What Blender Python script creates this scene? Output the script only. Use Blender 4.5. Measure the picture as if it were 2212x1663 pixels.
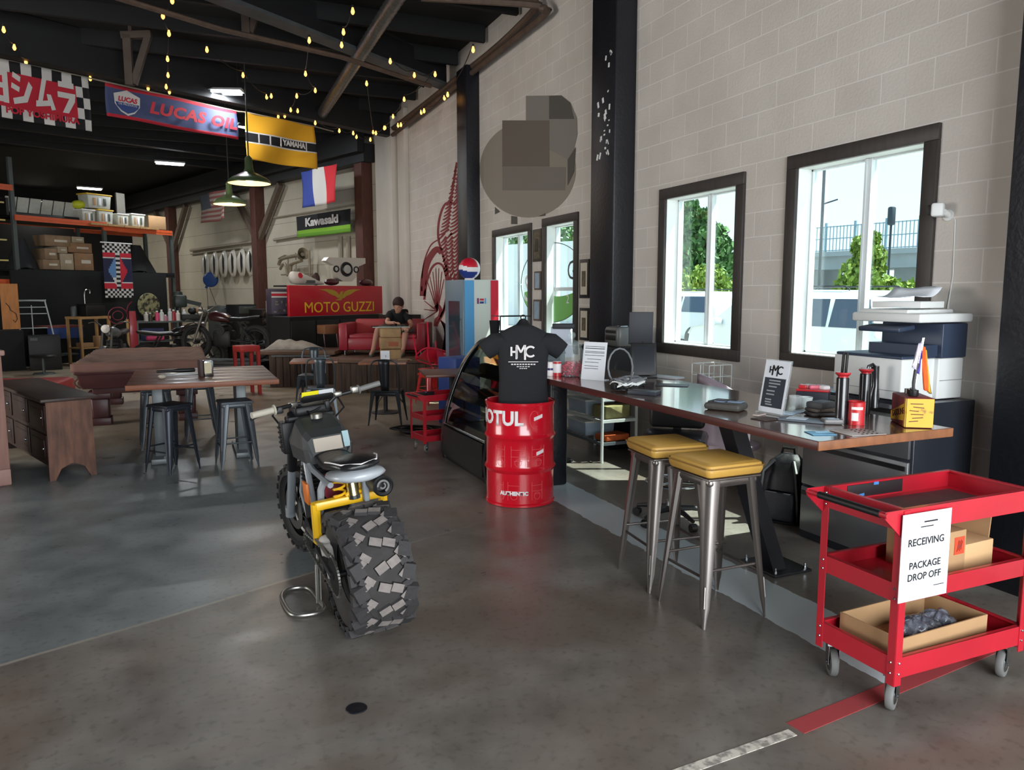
import bpy, bmesh, math, random
from mathutils import Vector, Matrix, Euler
random.seed(7)
for o in list(bpy.data.objects): bpy.data.objects.remove(o)
SC = bpy.context.scene; COL = SC.collection
PI = math.pi; R = math.radians
# ---------------------------------------------------------------- camera
FPX, YAW, PITCH, ROLL, EYE = 1640.0, R(23.3), R(6.88), R(-.09), 1.70
_f = Vector((math.sin(YAW)*math.cos(PITCH), math.cos(YAW)*math.cos(PITCH), -math.sin(PITCH)))
_r0 = Vector((math.cos(YAW), -math.sin(YAW), 0)); _u0 = _r0.cross(_f)
_r = _r0*math.cos(ROLL)+_u0*math.sin(ROLL); _u = -_r0*math.sin(ROLL)+_u0*math.cos(ROLL)
EYEV = Vector((0, 0, EYE))
cam = bpy.data.cameras.new('camera'); camo = bpy.data.objects.new('camera', cam); COL.objects.link(camo)
cam.sensor_width = 36; cam.lens = 36*FPX/2212; cam.clip_end = 400; cam.clip_start = .05
m3 = Matrix((_r, _u, -_f)).transposed(); camo.matrix_world = Matrix.Translation(EYEV) @ m3.to_4x4()
SC.camera = camo
# ---------------------------------------------------------------- light
SC.view_settings.view_transform = 'Standard'; SC.view_settings.look = 'None'
SC.view_settings.gamma = 1; SC.view_settings.use_curve_mapping = False
SC.view_settings.exposure = 0.0
w = bpy.data.worlds.new('sky'); SC.world = w; w.use_nodes = True
nt = w.node_tree; nt.nodes.clear()
_o = nt.nodes.new('ShaderNodeOutputWorld'); _b = nt.nodes.new('ShaderNodeBackground')
_t = nt.nodes.new('ShaderNodeTexCoord'); _s = nt.nodes.new('ShaderNodeSeparateXYZ'); _c = nt.nodes.new('ShaderNodeValToRGB')
nt.links.new(_t.outputs['Generated'], _s.inputs[0]); nt.links.new(_s.outputs['Z'], _c.inputs[0])
_c.color_ramp.elements[0].position = 0.0; _c.color_ramp.elements[0].color = (.90, .97, 1, 1)
_c.color_ramp.elements[1].position = .55; _c.color_ramp.elements[1].color = (.55, .76, 1, 1)
nt.links.new(_c.outputs[0], _b.inputs[0]); _b.inputs[1].default_value = 1.9; nt.links.new(_b.outputs[0], _o.inputs[0])
sun = bpy.data.lights.new('sun', 'SUN'); suno = bpy.data.objects.new('sun', sun); COL.objects.link(suno)
sun.energy = 16.0; sun.angle = R(.6); sun.color = (1, .95, .84)
_e = R(63); _d = Vector((-.916*math.cos(_e), .40*math.cos(_e), -math.sin(_e)))
suno.rotation_euler = _d.to_track_quat('-Z', 'Y').to_euler(); suno.location = (12, -6, 14)
def area(name, loc, tgt, sx, sy, power, color=(1, 1, 1)):
    l = bpy.data.lights.new(name, 'AREA'); l.shape = 'RECTANGLE'; l.size = sx; l.size_y = sy; l.energy = power; l.color = color
    o = bpy.data.objects.new(name, l); COL.objects.link(o); o.location = loc
    o.rotation_euler = (Vector(tgt)-Vector(loc)).to_track_quat('-Z', 'Y').to_euler(); return o
# daylight in the two open roller doors behind the camera and on the left side
area('door_daylight', (1.2, -3.85, 2.3), (1.2, 5, 1.7), 5.6, 4.0, 800, (.93, .97, 1))
area('side_door_daylight', (-9.8, 8.0, 2.4), (0, 9.5, 1.2), 5.0, 4.0, 560, (1, .94, .88))
# ---------------------------------------------------------------- pixel of the 2212x1663 photograph -> point in the building
def ray(px, py): return _f*FPX+_r*(px-1106)-_u*(py-831.5)
def P(px, py, z=0.0): d = ray(px, py); return EYEV+d*((z-EYE)/d.z)
def PX(px, py, x): d = ray(px, py); return EYEV+d*(x/d.x)
def PY(px, py, y): d = ray(px, py); return EYEV+d*(y/d.y)
def PD(px, py, dist): d = ray(px, py); return EYEV+d*(dist/math.hypot(d.x, d.y))   # at a ground distance
def PN(px, py, p, n): d = ray(px, py); n = Vector(n); return EYEV+d*((Vector(p)-EYEV).dot(n)/d.dot(n))
def ZAT(px, py, x, y): d = ray(px, py); return EYE+d.z*math.hypot(x, y)/math.hypot(d.x, d.y)
# ---------------------------------------------------------------- materials
def lin(c):
    c = c/255.0
    return c/12.92 if c <= .04045 else ((c+.055)/1.055)**2.4
def rgb(c): return (lin(c[0]), lin(c[1]), lin(c[2]), 1)
MATS = {}
def mat(name, c, rough=.55, metal=0.0, var=0.0, vs=6.0, bump=0.0, bs=40.0, c2=None, emit=None, es=0.0, alpha=1.0, trans=0.0, coat=0.0, stretch=None, spec=None, thr=None):
    if name in MATS: return MATS[name]
    m = bpy.data.materials.new(name); m.use_nodes = True; nt = m.node_tree; b = nt.nodes['Principled BSDF']
    b.inputs['Base Color'].default_value = rgb(c); b.inputs['Roughness'].default_value = rough; b.inputs['Metallic'].default_value = metal
    if coat: b.inputs['Coat Weight'].default_value = coat; b.inputs['Coat Roughness'].default_value = .08
    if spec is not None: b.inputs['Specular IOR Level'].default_value = spec
    if trans: b.inputs['Transmission Weight'].default_value = trans; b.inputs['IOR'].default_value = 1.3
    if alpha < 1: b.inputs['Alpha'].default_value = alpha
    if emit: b.inputs['Emission Color'].default_value = rgb(emit); b.inputs['Emission Strength'].default_value = es
    if var or c2 or bump:
        tc = nt.nodes.new('ShaderNodeTexCoord'); src = tc.outputs['Object']
        if stretch:
            mp = nt.nodes.new('ShaderNodeMapping'); mp.inputs['Scale'].default_value = stretch; nt.links.new(src, mp.inputs[0]); src = mp.outputs[0]
        if var or c2:
            n = nt.nodes.new('ShaderNodeTexNoise'); n.inputs['Scale'].default_value = vs; n.inputs['Detail'].default_value = 6; nt.links.new(src, n.inputs['Vector'])
            r = nt.nodes.new('ShaderNodeValToRGB'); lo, hi = thr or (.32, .68)
            r.color_ramp.elements[0].position = lo; r.color_ramp.elements[1].position = hi
            a = rgb(c); k = c2 and rgb(c2) or tuple(x*(1-var) for x in a[:3])+(1,)
            r.color_ramp.elements[0].color = k; r.color_ramp.elements[1].color = a
            nt.links.new(n.outputs['Fac'], r.inputs[0]); nt.links.new(r.outputs[0], b.inputs['Base Color'])
        if bump:
            n2 = nt.nodes.new('ShaderNodeTexNoise'); n2.inputs['Scale'].default_value = bs; n2.inputs['Detail'].default_value = 4; nt.links.new(src, n2.inputs['Vector'])
            bp = nt.nodes.new('ShaderNodeBump'); bp.inputs['Strength'].default_value = bump; bp.inputs['Distance'].default_value = .02
            nt.links.new(n2.outputs['Fac'], bp.inputs['Height']); nt.links.new(bp.outputs[0], b.inputs['Normal'])
    MATS[name] = m; return m
def emat(name, c, s):
    if name in MATS: return MATS[name]
    m = bpy.data.materials.new(name); m.use_nodes = True; nt = m.node_tree; nt.nodes.clear()
    o = nt.nodes.new('ShaderNodeOutputMaterial'); e = nt.nodes.new('ShaderNodeEmission'); e.inputs[0].default_value = rgb(c); e.inputs[1].default_value = s
    nt.links.new(e.outputs[0], o.inputs[0]); MATS[name] = m; return m
def glass(name, tint=(235, 245, 245), refl=.08):
    if name in MATS: return MATS[name]
    m = bpy.data.materials.new(name); m.use_nodes = True; nt = m.node_tree; nt.nodes.clear()
    o = nt.nodes.new('ShaderNodeOutputMaterial'); t = nt.nodes.new('ShaderNodeBsdfTransparent'); g = nt.nodes.new('ShaderNodeBsdfGlossy'); x = nt.nodes.new('ShaderNodeMixShader')
    t.inputs[0].default_value = rgb(tint); g.inputs['Roughness'].default_value = .03; x.inputs[0].default_value = refl
    nt.links.new(t.outputs[0], x.inputs[1]); nt.links.new(g.outputs[0], x.inputs[2]); nt.links.new(x.outputs[0], o.inputs[0]); MATS[name] = m; return m
# ---------------------------------------------------------------- mesh builder
def basis(d):
    d = Vector(d).normalized(); a = Vector((0, 0, 1)) if abs(d.z) < .95 else Vector((1, 0, 0))
    x = a.cross(d).normalized(); return x, d.cross(x), d
class MB:
    def __init__(s): s.v = []; s.f = []; s.mi = []; s.k = 0
    def add(s, vs, fs):
        n = len(s.v); s.v += [tuple(v) for v in vs]; s.f += [tuple(i+n for i in f) for f in fs]; s.mi += [s.k]*len(fs); return s
    def box(s, c, d, rz=0, rx=0, ry=0, bev=0.0, top=None):
        x, y, z = d[0]/2, d[1]/2, d[2]/2; tx, ty = top or (1, 1)
        M = Matrix.Translation(c) @ Euler((rx, ry, rz)).to_matrix().to_4x4()
        if bev <= 0:
            vs = [(-x, -y, -z), (x, -y, -z), (x, y, -z), (-x, y, -z), (-x*tx, -y*ty, z), (x*tx, -y*ty, z), (x*tx, y*ty, z), (-x*tx, y*ty, z)]
            fs = [(3, 2, 1, 0), (4, 5, 6, 7), (0, 1, 5, 4), (1, 2, 6, 5), (2, 3, 7, 6), (3, 0, 4, 7)]
            return s.add([M @ Vector(v) for v in vs], fs)
        bev = min(bev, x*.98, y*.98, z*.98); rings = []; ns = 3
        for zz, ins in [(-z, bev), (-z+bev*.3, bev*.3), (-z+bev, 0), (z-bev, 0), (z-bev*.3, bev*.3), (z, bev)]:
            ring = []; ex, ey = x-ins, y-ins; t = (zz+z)/(2*z); kx = 1+(tx-1)*t; ky = 1+(ty-1)*t; b2 = max(bev-ins*.5, bev*.4)
            for sx, sy, a0 in ((1, 1, 0), (-1, 1, 90), (-1, -1, 180), (1, -1, 270)):
                for i in range(ns+1):
                    a = R(a0+90*i/ns); ring.append(((sx*(ex-b2)+b2*math.cos(a))*kx, (sy*(ey-b2)+b2*math.sin(a))*ky, zz))
            rings.append([M @ Vector(v) for v in ring])
        return s.rings(rings)
    def rings(s, rings, cap=True, close=False):
        n = len(rings[0]); vs = [v for r in rings for v in r]; fs = []
        for j in range(len(rings)-(0 if close else 1)):
            j2 = (j+1) % len(rings)
            for i in range(n):
                i2 = (i+1) % n; fs.append((j*n+i, j*n+i2, j2*n+i2, j2*n+i))
        if cap and not close: fs.append(tuple(range(n-1, -1, -1))); fs.append(tuple((len(rings)-1)*n+i for i in range(n)))
        return s.add(vs, fs)
    def cyl(s, a, b, r, r1=None, n=14, cap=True):
        a, b = Vector(a), Vector(b); x, y, _ = basis(b-a); r1 = r if r1 is None else r1
        return s.rings([[p+(x*math.cos(2*PI*i/n)+y*math.sin(2*PI*i/n))*q for i in range(n)] for p, q in ((a, r), (b, r1))], cap)
    def tube(s, pts, r, n=7, closed=False):
        pts = [Vector(p) for p in pts]; out = []; px = None; L = len(pts)
        for i, p in enumerate(pts):
            if closed: t = pts[(i+1) % L]-pts[i-1]
            else: t = pts[min(i+1, L-1)]-pts[max(i-1, 0)]
            t = t.normalized() if t.length > 1e-9 else Vector((0, 0, 1))
            if px is None: x, y, _ = basis(t)
            else:
                x = px-t*px.dot(t); x = x.normalized() if x.length > 1e-6 else basis(t)[0]; y = t.cross(x)
            px = x; q = r[i] if isinstance(r, (list, tuple)) else r
            out.append([p+(x*math.cos(2*PI*k/n)+y*math.sin(2*PI*k/n))*q for k in range(n)])
        return s.rings(out, not closed, closed)
    def lathe(s, prof, c=(0, 0, 0), n=28, axis=(0, 0, 1), cap=True):
        x, y, z = basis(axis); c = Vector(c)
        return s.rings([[c+z*h+(x*math.cos(2*PI*i/n)+y*math.sin(2*PI*i/n))*r for i in range(n)] for r, h in prof], cap)
    def prism(s, poly, d, M=None):
        M = M or Matrix.Identity(4); n = len(poly)
        a = [M @ Vector((p[0], p[1], -d/2)) for p in poly]; b = [M @ Vector((p[0], p[1], d/2)) for p in poly]
        return s.add(a+b, [tuple(range(n-1, -1, -1)), tuple(range(n, 2*n))]+[(i, (i+1) % n, n+(i+1) % n, n+i) for i in range(n)])
    def grid(s, fn, nu, nv):
        vs = [fn(i/nu, j/nv) for j in range(nv+1) for i in range(nu+1)]
        return s.add(vs, [(j*(nu+1)+i, j*(nu+1)+i+1, (j+1)*(nu+1)+i+1, (j+1)*(nu+1)+i) for j in range(nv) for i in range(nu)])
    def sphere(s, c, r, n=18, m=10, sc=(1, 1, 1), M=None):
        M = M or Matrix.Identity(3); c = Vector(c); rs = []
        for j in range(m+1):
            a = -PI/2+PI*j/m; q = max(math.cos(a), .004)
            rs.append([c+M @ Vector((r*q*math.cos(2*PI*i/n)*sc[0], r*q*math.sin(2*PI*i/n)*sc[1], r*math.sin(a)*sc[2])) for i in range(n)])
        return s.rings(rs)
    def torus(s, c, Rr, r, axis=(0, 0, 1), n=28, m=8, a0=0, a1=2*PI):
        x, y, z = basis(axis); c = Vector(c); full = abs(a1-a0) > 6.2; k = n if full else n+1
        return s.tube([c+(x*math.cos(a0+(a1-a0)*i/n)+y*math.sin(a0+(a1-a0)*i/n))*Rr for i in range(k)], r, m, full)
    def build(s, name, m=None, parent=None, smooth=35, loc=None, rot=None, solid=0.0, sub=0):
        me = bpy.data.meshes.new(name); me.from_pydata(s.v, [], s.f)
        ms = m if isinstance(m, (list, tuple)) else [m]
        for q in ms:
            if q: me.materials.append(q)
        if len(ms) > 1: me.polygons.foreach_set('material_index', s.mi)
        bm = bmesh.new(); bm.from_mesh(me); bmesh.ops.recalc_face_normals(bm, faces=bm.faces); bm.to_mesh(me); bm.free()
        if smooth:
            me.polygons.foreach_set('use_smooth', [True]*len(me.polygons)); me.set_sharp_from_angle(angle=R(smooth))
        me.update(); o = bpy.data.objects.new(name, me); COL.objects.link(o)
        if loc is not None: o.location = loc
        if rot is not None: o.rotation_euler = rot
        if parent: o.parent = parent
        if solid: q = o.modifiers.new('solid', 'SOLIDIFY'); q.thickness = solid; q.offset = 0
        if sub: q = o.modifiers.new('sub', 'SUBSURF'); q.levels = sub; q.render_levels = sub
        return o
def tag(o, label=None, cat=None, group=None, kind=None):
    if label: o['label'] = label
    if cat: o['category'] = cat
    if group: o['group'] = group
    if kind: o['kind'] = kind
    return o
def thing(name, label, cat, loc=(0, 0, 0), rz=0, group=None, rot=None):
    o = bpy.data.objects.new(name, None); COL.objects.link(o); o.empty_display_size = .1
    o.location = loc; o.rotation_euler = rot if rot else (0, 0, rz); return tag(o, label, cat, group)
def dup(root, loc, rz=0, label=None, group=None, rot=None):
    def cp(o, par):
        c = o.copy(); COL.objects.link(c)
        if par: c.parent = par
        for ch in list(o.children): cp(ch, c)
        return c
    c = cp(root, None); c.location = loc; c.rotation_euler = rot if rot else (0, 0, rz)
    if label: c['label'] = label
    if group: c['group'] = group
    return c
def text(name, s, size, m, parent, loc, rot, ext=.002, shear=0, off=0, ax='CENTER', sx=1.0, sp=1.0):
    cu = bpy.data.curves.new('t', 'FONT'); cu.body = s; cu.size = size; cu.extrude = ext; cu.shear = shear; cu.offset = off
    cu.align_x = ax; cu.align_y = 'CENTER'; cu.space_character = sp; cu.resolution_u = 3
    t = bpy.data.objects.new('t', cu); COL.objects.link(t); dg = bpy.context.evaluated_depsgraph_get(); dg.update()
    me = bpy.data.meshes.new_from_object(t.evaluated_get(dg)); bpy.data.objects.remove(t); me.name = name
    me.materials.clear(); me.materials.append(m)
    o = bpy.data.objects.new(name, me); COL.objects.link(o); o.parent = parent; o.location = loc; o.rotation_euler = rot; o.scale = (sx, 1, 1); return o
def Mx(loc, rz=0, rx=0, ry=0): return Matrix.Translation(loc) @ Euler((rx, ry, rz)).to_matrix().to_4x4()
def lerp(a, b, t): return Vector(a)*(1-t)+Vector(b)*t
def sag(a, b, d, n=10):
    return [lerp(a, b, i/n)-Vector((0, 0, d*4*(i/n)*(1-i/n))) for i in range(n+1)]
def hmc(parent, loc, lean, k, mt):
    m = MB(); t = .16*k; y = -.0006
    def st(x0, z0, x1, z1, w=1.0):
        d = Vector((x1-x0, 0, z1-z0)); n = Vector((-d.z, 0, d.x)).normalized()*t*w/2; a, b = Vector((x0, y, z0)), Vector((x1, y, z1)); f = Vector((0, .0012, 0)); vs = [a-n, b-n, b+n, a+n]
        m.add(vs+[v+f for v in vs], [(0, 1, 2, 3), (7, 6, 5, 4), (0, 4, 5, 1), (1, 5, 6, 2), (2, 6, 7, 3), (3, 7, 4, 0)])
    for x in (-1.0*k, -.58*k): st(x, -.35*k, x, .42*k)
    st(-1.0*k, 0, -.58*k, 0); st(-.58*k, -.62*k, -.58*k, .1*k); st(-.55*k, -.55*k, -.55*k, .58*k)
    st(-.52*k, .55*k, -.20*k, -.05*k); st(-.20*k, -.05*k, .12*k, .55*k); st(.15*k, -.68*k, .15*k, .58*k)
    c = [(.62*k+.42*k*math.cos(R(a)), .02*k+.42*k*math.sin(R(a))) for a in range(45, 316, 15)]
    for p, q in zip(c, c[1:]): st(p[0], p[1], q[0], q[1])
    o = m.build('logo', mt, parent, smooth=0, loc=loc, rot=(lean, 0, 0)); return o
def smooth(pts, n=6, closed=False):
    pts = [Vector(p) for p in pts]; L = len(pts); out = []
    for k in range(L if closed else L-1):
        g = (lambda i: pts[i % L]) if closed else (lambda i: pts[min(max(i, 0), L-1)])
        p0, p1, p2, p3 = g(k-1), g(k), g(k+1), g(k+2)
        for i in range(n):
            f = i/n; out.append(.5*((2*p1)+(-p0+p2)*f+(2*p0-5*p1+4*p2-p3)*f*f+(-p0+3*p1-3*p2+p3)*f**3))
    if not closed: out.append(pts[-1])
    return out
def AT(px, dist, z=0): q = PD(px, 640, dist); return Vector((q.x, q.y, z))
def zpx(py, px, dist): return ZAT(px, py, *PD(px, 640, dist).xy)
def bxs(name, label, cat, c, d, mt, rz=0, bev=.004, group=None, kind=None):
    m = MB(); m.box((0, 0, d[2]/2), d, bev=bev); return tag(m.build(name, mt, loc=c, rot=(0, 0, rz)), label, cat, group, kind)
# ================================================================ the setting
W = 4.45                       # inner face of the window wall
CEIL = 5.72
TH = R(20); KX, KY = 4.45, 18.6   # the wall bends here by 20 degrees
dv = Vector((-math.sin(TH), math.cos(TH), 0)); nv = Vector((math.cos(TH), math.sin(TH), 0))
def K(s, off=0, z=0): return Vector((KX, KY, 0))+dv*s-nv*off+Vector((0, 0, z))
def PK(px, py, off=0): return PN(px, py, K(0, off), nv)
def wallmat(name, axis, c, course=.2025, length=.405, mort=None, off=(0, 0), bump=.25, rough=.75, var=.06):
    m = bpy.data.materials.new(name); m.use_nodes = True; nt = m.node_tree; b = nt.nodes['Principled BSDF']; b.inputs['Roughness'].default_value = rough
    tc = nt.nodes.new('ShaderNodeTexCoord'); sp = nt.nodes.new('ShaderNodeSeparateXYZ'); cb = nt.nodes.new('ShaderNodeCombineXYZ')
    nt.links.new(tc.outputs['Object'], sp.inputs[0]); nt.links.new(sp.outputs[axis], cb.inputs[0]); nt.links.new(sp.outputs['Z'], cb.inputs[1])
    mp = nt.nodes.new('ShaderNodeMapping'); mp.inputs['Location'].default_value = (off[0], off[1], 0); nt.links.new(cb.outputs[0], mp.inputs[0])
    br = nt.nodes.new('ShaderNodeTexBrick'); br.inputs['Scale'].default_value = 1; br.inputs['Brick Width'].default_value = length; br.inputs['Row Height'].default_value = course
    br.inputs['Mortar Size'].default_value = .0055; br.inputs['Mortar Smooth'].default_value = .4; br.offset = .5
    a = rgb(c); br.inputs['Color1'].default_value = a; br.inputs['Color2'].default_value = tuple(x*(1-var) for x in a[:3])+(1,)
    br.inputs['Mortar'].default_value = rgb(mort or c); nt.links.new(mp.outputs[0], br.inputs['Vector'])
    n = nt.nodes.new('ShaderNodeTexNoise'); n.inputs['Scale'].default_value = 1.6; n.inputs['Detail'].default_value = 5; nt.links.new(tc.outputs['Object'], n.inputs['Vector'])
    rp = nt.nodes.new('ShaderNodeValToRGB'); rp.color_ramp.elements[0].position = .3; rp.color_ramp.elements[1].position = .7
    rp.color_ramp.elements[0].color = (.88, .87, .86, 1); rp.color_ramp.elements[1].color = (1, 1, 1, 1); nt.links.new(n.outputs['Fac'], rp.inputs[0])
    mx = nt.nodes.new('ShaderNodeMixRGB'); mx.blend_type = 'MULTIPLY'; mx.inputs[0].default_value = 1
    nt.links.new(br.outputs['Color'], mx.inputs[1]); nt.links.new(rp.outputs[0], mx.inputs[2]); nt.links.new(mx.outputs[0], b.inputs['Base Color'])
    n2 = nt.nodes.new('ShaderNodeTexNoise'); n2.inputs['Scale'].default_value = 55; nt.links.new(tc.outputs['Object'], n2.inputs['Vector'])
    ad = nt.nodes.new('ShaderNodeMath'); ad.operation = 'MULTIPLY_ADD'; ad.inputs[1].default_value = -1.2; nt.links.new(br.outputs['Fac'], ad.inputs[0]); nt.links.new(n2.outputs['Fac'], ad.inputs[2])
    bp = nt.nodes.new('ShaderNodeBump'); bp.inputs['Strength'].default_value = bump; bp.inputs['Distance'].default_value = .012
    nt.links.new(ad.outputs[0], bp.inputs['Height']); nt.links.new(bp.outputs[0], b.inputs['Normal']); MATS[name] = m; return m
M_block = wallmat('painted_block', 'Y', (206, 199, 191), mort=(222, 217, 210), off=(.1, .06))
M_plank = wallmat('painted_planks', 'Y', (196, 188, 170), course=.62, length=60, mort=(110, 100, 86), bump=.3)
M_black = mat('black_paint', (17, 19, 27), .42, var=.3, vs=3, bump=.15, bs=30)
M_ceil = mat('black_ceiling', (11, 12, 15), .8, var=.4, vs=2)
M_beam = mat('dark_steel', (24, 25, 28), .6, var=.35, vs=2.5)
M_rust = mat('rusty_pipe', (92, 74, 62), .6, var=.4, vs=8)
M_trim = mat('dark_stained_trim', (58, 52, 49), .5, var=.3, vs=5, stretch=(6, 6, 1))
M_post = mat('redwood_post', (92, 52, 42), .7, var=.45, vs=4, stretch=(8, 8, 1))
M_brace = mat('grey_wood', (104, 88, 76), .7, var=.35, vs=4, stretch=(6, 6, 1))
M_white = mat('white_paint', (226, 228, 226), .5, var=.05)
M_alu = mat('white_sash', (214, 220, 222), .35)
M_glass = glass('window_glass')
# ---- floor with its worn zones and a pale strip along the counter
def floor_material():
    m = bpy.data.materials.new('sealed_concrete'); m.use_nodes = True; nt = m.node_tree; b = nt.nodes['Principled BSDF']; N = nt.nodes.new; L = nt.links.new
    tc = N('ShaderNodeTexCoord'); sp = N('ShaderNodeSeparateXYZ'); L(tc.outputs['Object'], sp.inputs[0])
    def noise(s, d=6, dist=0):
        n = N('ShaderNodeTexNoise'); n.inputs['Scale'].default_value = s; n.inputs['Detail'].default_value = d; n.inputs['Distortion'].default_value = dist; L(tc.outputs['Object'], n.inputs['Vector']); return n.outputs['Fac']
    def ramp(src, p0, c0, p1, c1):
        r = N('ShaderNodeValToRGB'); r.color_ramp.elements[0].position = p0; r.color_ramp.elements[0].color = c0; r.color_ramp.elements[1].position = p1; r.color_ramp.elements[1].color = c1; L(src, r.inputs[0]); return r.outputs[0]
    def mix(f, a, c, mode='MIX', v=None):
        x = N('ShaderNodeMixRGB'); x.blend_type = mode
        if f is None: x.inputs[0].default_value = v
        else: L(f, x.inputs[0])
        L(a, x.inputs[1])
        if isinstance(c, tuple): x.inputs[2].default_value = c
        else: L(c, x.inputs[2])
        return x.outputs[0]
    def math_(op, a, c):
        x = N('ShaderNodeMath'); x.operation = op
        for i, q in enumerate((a, c)):
            if isinstance(q, (int, float)): x.inputs[i].default_value = q
            else: L(q, x.inputs[i])
        return x.outputs[0]
    big = noise(.55, 4, .6); mid = noise(3.2, 8); fine = noise(26, 6)
    grey = ramp(mid, .3, rgb((106, 100, 94)), .7, rgb((140, 135, 128)))
    blue = ramp(mid, .3, rgb((116, 124, 126)), .7, rgb((140, 147, 148)))
    # the older, bluer coat lies beyond an irregular seam that crosses the hall
    seam = math_('SUBTRACT', math_('ADD', math_('MULTIPLY', sp.outputs['X'], .42), 3.98+.36), sp.outputs['Y'])
    seam = math_('ADD', seam, math_('MULTIPLY', math_('SUBTRACT', big, .5), .12))
    z1 = ramp(math_('MULTIPLY', seam, 9), 0, (1, 1, 1, 1), .25, (0, 0, 0, 1))
    fade = ramp(math_('MULTIPLY', math_('SUBTRACT', sp.outputs['X'], .6), .8), 0, (1, 1, 1, 1), 1, (0, 0, 0, 1))
    zz = mix(None, z1, fade, 'MULTIPLY', 1)
    warm = ramp(mid, .3, rgb((172, 158, 138)), .7, rgb((202, 188, 164)))  # bare beige concrete, its colour lightened to make up for dim mid-hall light
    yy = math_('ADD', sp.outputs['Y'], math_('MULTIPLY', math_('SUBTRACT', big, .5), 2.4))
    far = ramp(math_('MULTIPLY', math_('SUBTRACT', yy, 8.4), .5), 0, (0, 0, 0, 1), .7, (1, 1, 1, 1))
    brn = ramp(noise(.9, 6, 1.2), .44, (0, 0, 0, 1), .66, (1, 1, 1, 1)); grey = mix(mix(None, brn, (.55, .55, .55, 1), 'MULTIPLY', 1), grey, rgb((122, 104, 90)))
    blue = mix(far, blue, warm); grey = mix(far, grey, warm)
    col = mix(zz, grey, blue)
    ln = ramp(math_('ABSOLUTE', seam, 0), .006, (1, 1, 1, 1), .018, (0, 0, 0, 1)); ln = mix(None, ln, fade, 'MULTIPLY', .85)
    col = mix(ln, col, rgb((168, 160, 148)))
    st = ramp(big, .42, (.72, .72, .71, 1), .62, (1, 1, 1, 1)); col = mix(None, col, st, 'MULTIPLY', .75)
    dk = ramp(fine, .30, (.55, .54, .52, 1), .46, (1, 1, 1, 1)); col = mix(None, col, dk, 'MULTIPLY', .55)
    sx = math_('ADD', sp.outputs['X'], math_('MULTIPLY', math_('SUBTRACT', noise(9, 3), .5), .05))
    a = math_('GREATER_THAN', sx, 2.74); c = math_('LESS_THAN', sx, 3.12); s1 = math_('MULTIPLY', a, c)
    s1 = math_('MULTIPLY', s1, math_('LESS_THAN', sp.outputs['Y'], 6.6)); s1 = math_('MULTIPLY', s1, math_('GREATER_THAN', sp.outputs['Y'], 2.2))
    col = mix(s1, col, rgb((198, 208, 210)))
    L(col, b.inputs['Base Color'])
    rg = ramp(mid, .3, (.26, .26, .26, 1), .7, (.46, .46, .46, 1)); L(rg, b.inputs['Roughness'])
    bp = N('ShaderNodeBump'); bp.inputs['Strength'].default_value = .08; bp.inputs['Distance'].default_value = .01; L(mid, bp.inputs['Height']); L(bp.outputs[0], b.inputs['Normal'])
    return m
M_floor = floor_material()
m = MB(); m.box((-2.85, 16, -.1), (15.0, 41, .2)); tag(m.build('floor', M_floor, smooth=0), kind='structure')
m = MB(); m.box((-2.9, 16, CEIL+.1), (15.1, 41, .2)); tag(m.build('ceiling', M_ceil, smooth=0), kind='structure')
# ---- walls
def wall_pieces(m, y0, y1, z1, holes, x0, x1):
    ys = sorted({y0, y1}|{h[0] for h in holes}|{h[1] for h in holes}); 
    for a, b in zip(ys, ys[1:]):
        c = (a+b)/2; hs = [h for h in holes if h[0] < c < h[1]]; z = 0
        for h in sorted(hs, key=lambda h: h[2]):
            m.box(((x0+x1)/2, c, (z+h[2])/2), (x1-x0, b-a, h[2]-z)); z = h[3]
        m.box(((x0+x1)/2, c, (z+z1)/2), (x1-x0, b-a, z1-z))
WIN = []
def win(pts, fw=.085):
    q = [PX(px, py, W) for px, py in pts]; ys = [p.y for p in q]; zs = [p.z for p in q]
    return q
w2 = (3.47, 4.79, 1.12, 2.765); w1 = (5.29, 6.55, 1.10, 2.725); w3 = (9.62, 11.05, .95, 2.66); w4 = (8.27, 9.27, .95, 2.68)
FR = .10
holes = [(a+FR, b-FR, c+FR, d-FR) for a, b, c, d in (w1, w2, w3, w4)]
m = MB(); wall_pieces(m, -3.9, 18.62, CEIL, holes, W, W+.2)
tag(m.build('wall_right', M_block, smooth=0), kind='structure')
def far_frame(o): o.location = (KX, KY, 0); o.rotation_euler = (0, 0, TH); return o
m = MB(); m.box((.1, 9.2, CEIL/2), (.2, 18.6, CEIL)); o = far_frame(m.build('wall_back', M_plank, smooth=0)); tag(o, kind='structure')
m = MB(); m.box((-6.0, 18.4, CEIL/2), (12.4, .2, CEIL)); tag(far_frame(m.build('wall_end', M_ceil, smooth=0)), kind='structure')
m = MB(); wall_pieces(m, -3.9, 36, CEIL, [(5.5, 10.5, 0, 4.4)], -10.2, -10.0); tag(m.build('wall_left', mat('dim_wall', (96, 90, 84), .8), smooth=0), kind='structure')
m = MB()
for a, b, c, d in ((-10, -1.7, 0, CEIL), (4.1, 4.65, 0, CEIL), (-1.7, 4.1, 4.4, CEIL)): m.box(((a+b)/2, -4.0, (c+d)/2), (b-a, .2, d-c))
tag(m.build('wall_front', MATS['dim_wall'], smooth=0), kind='structure')
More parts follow.
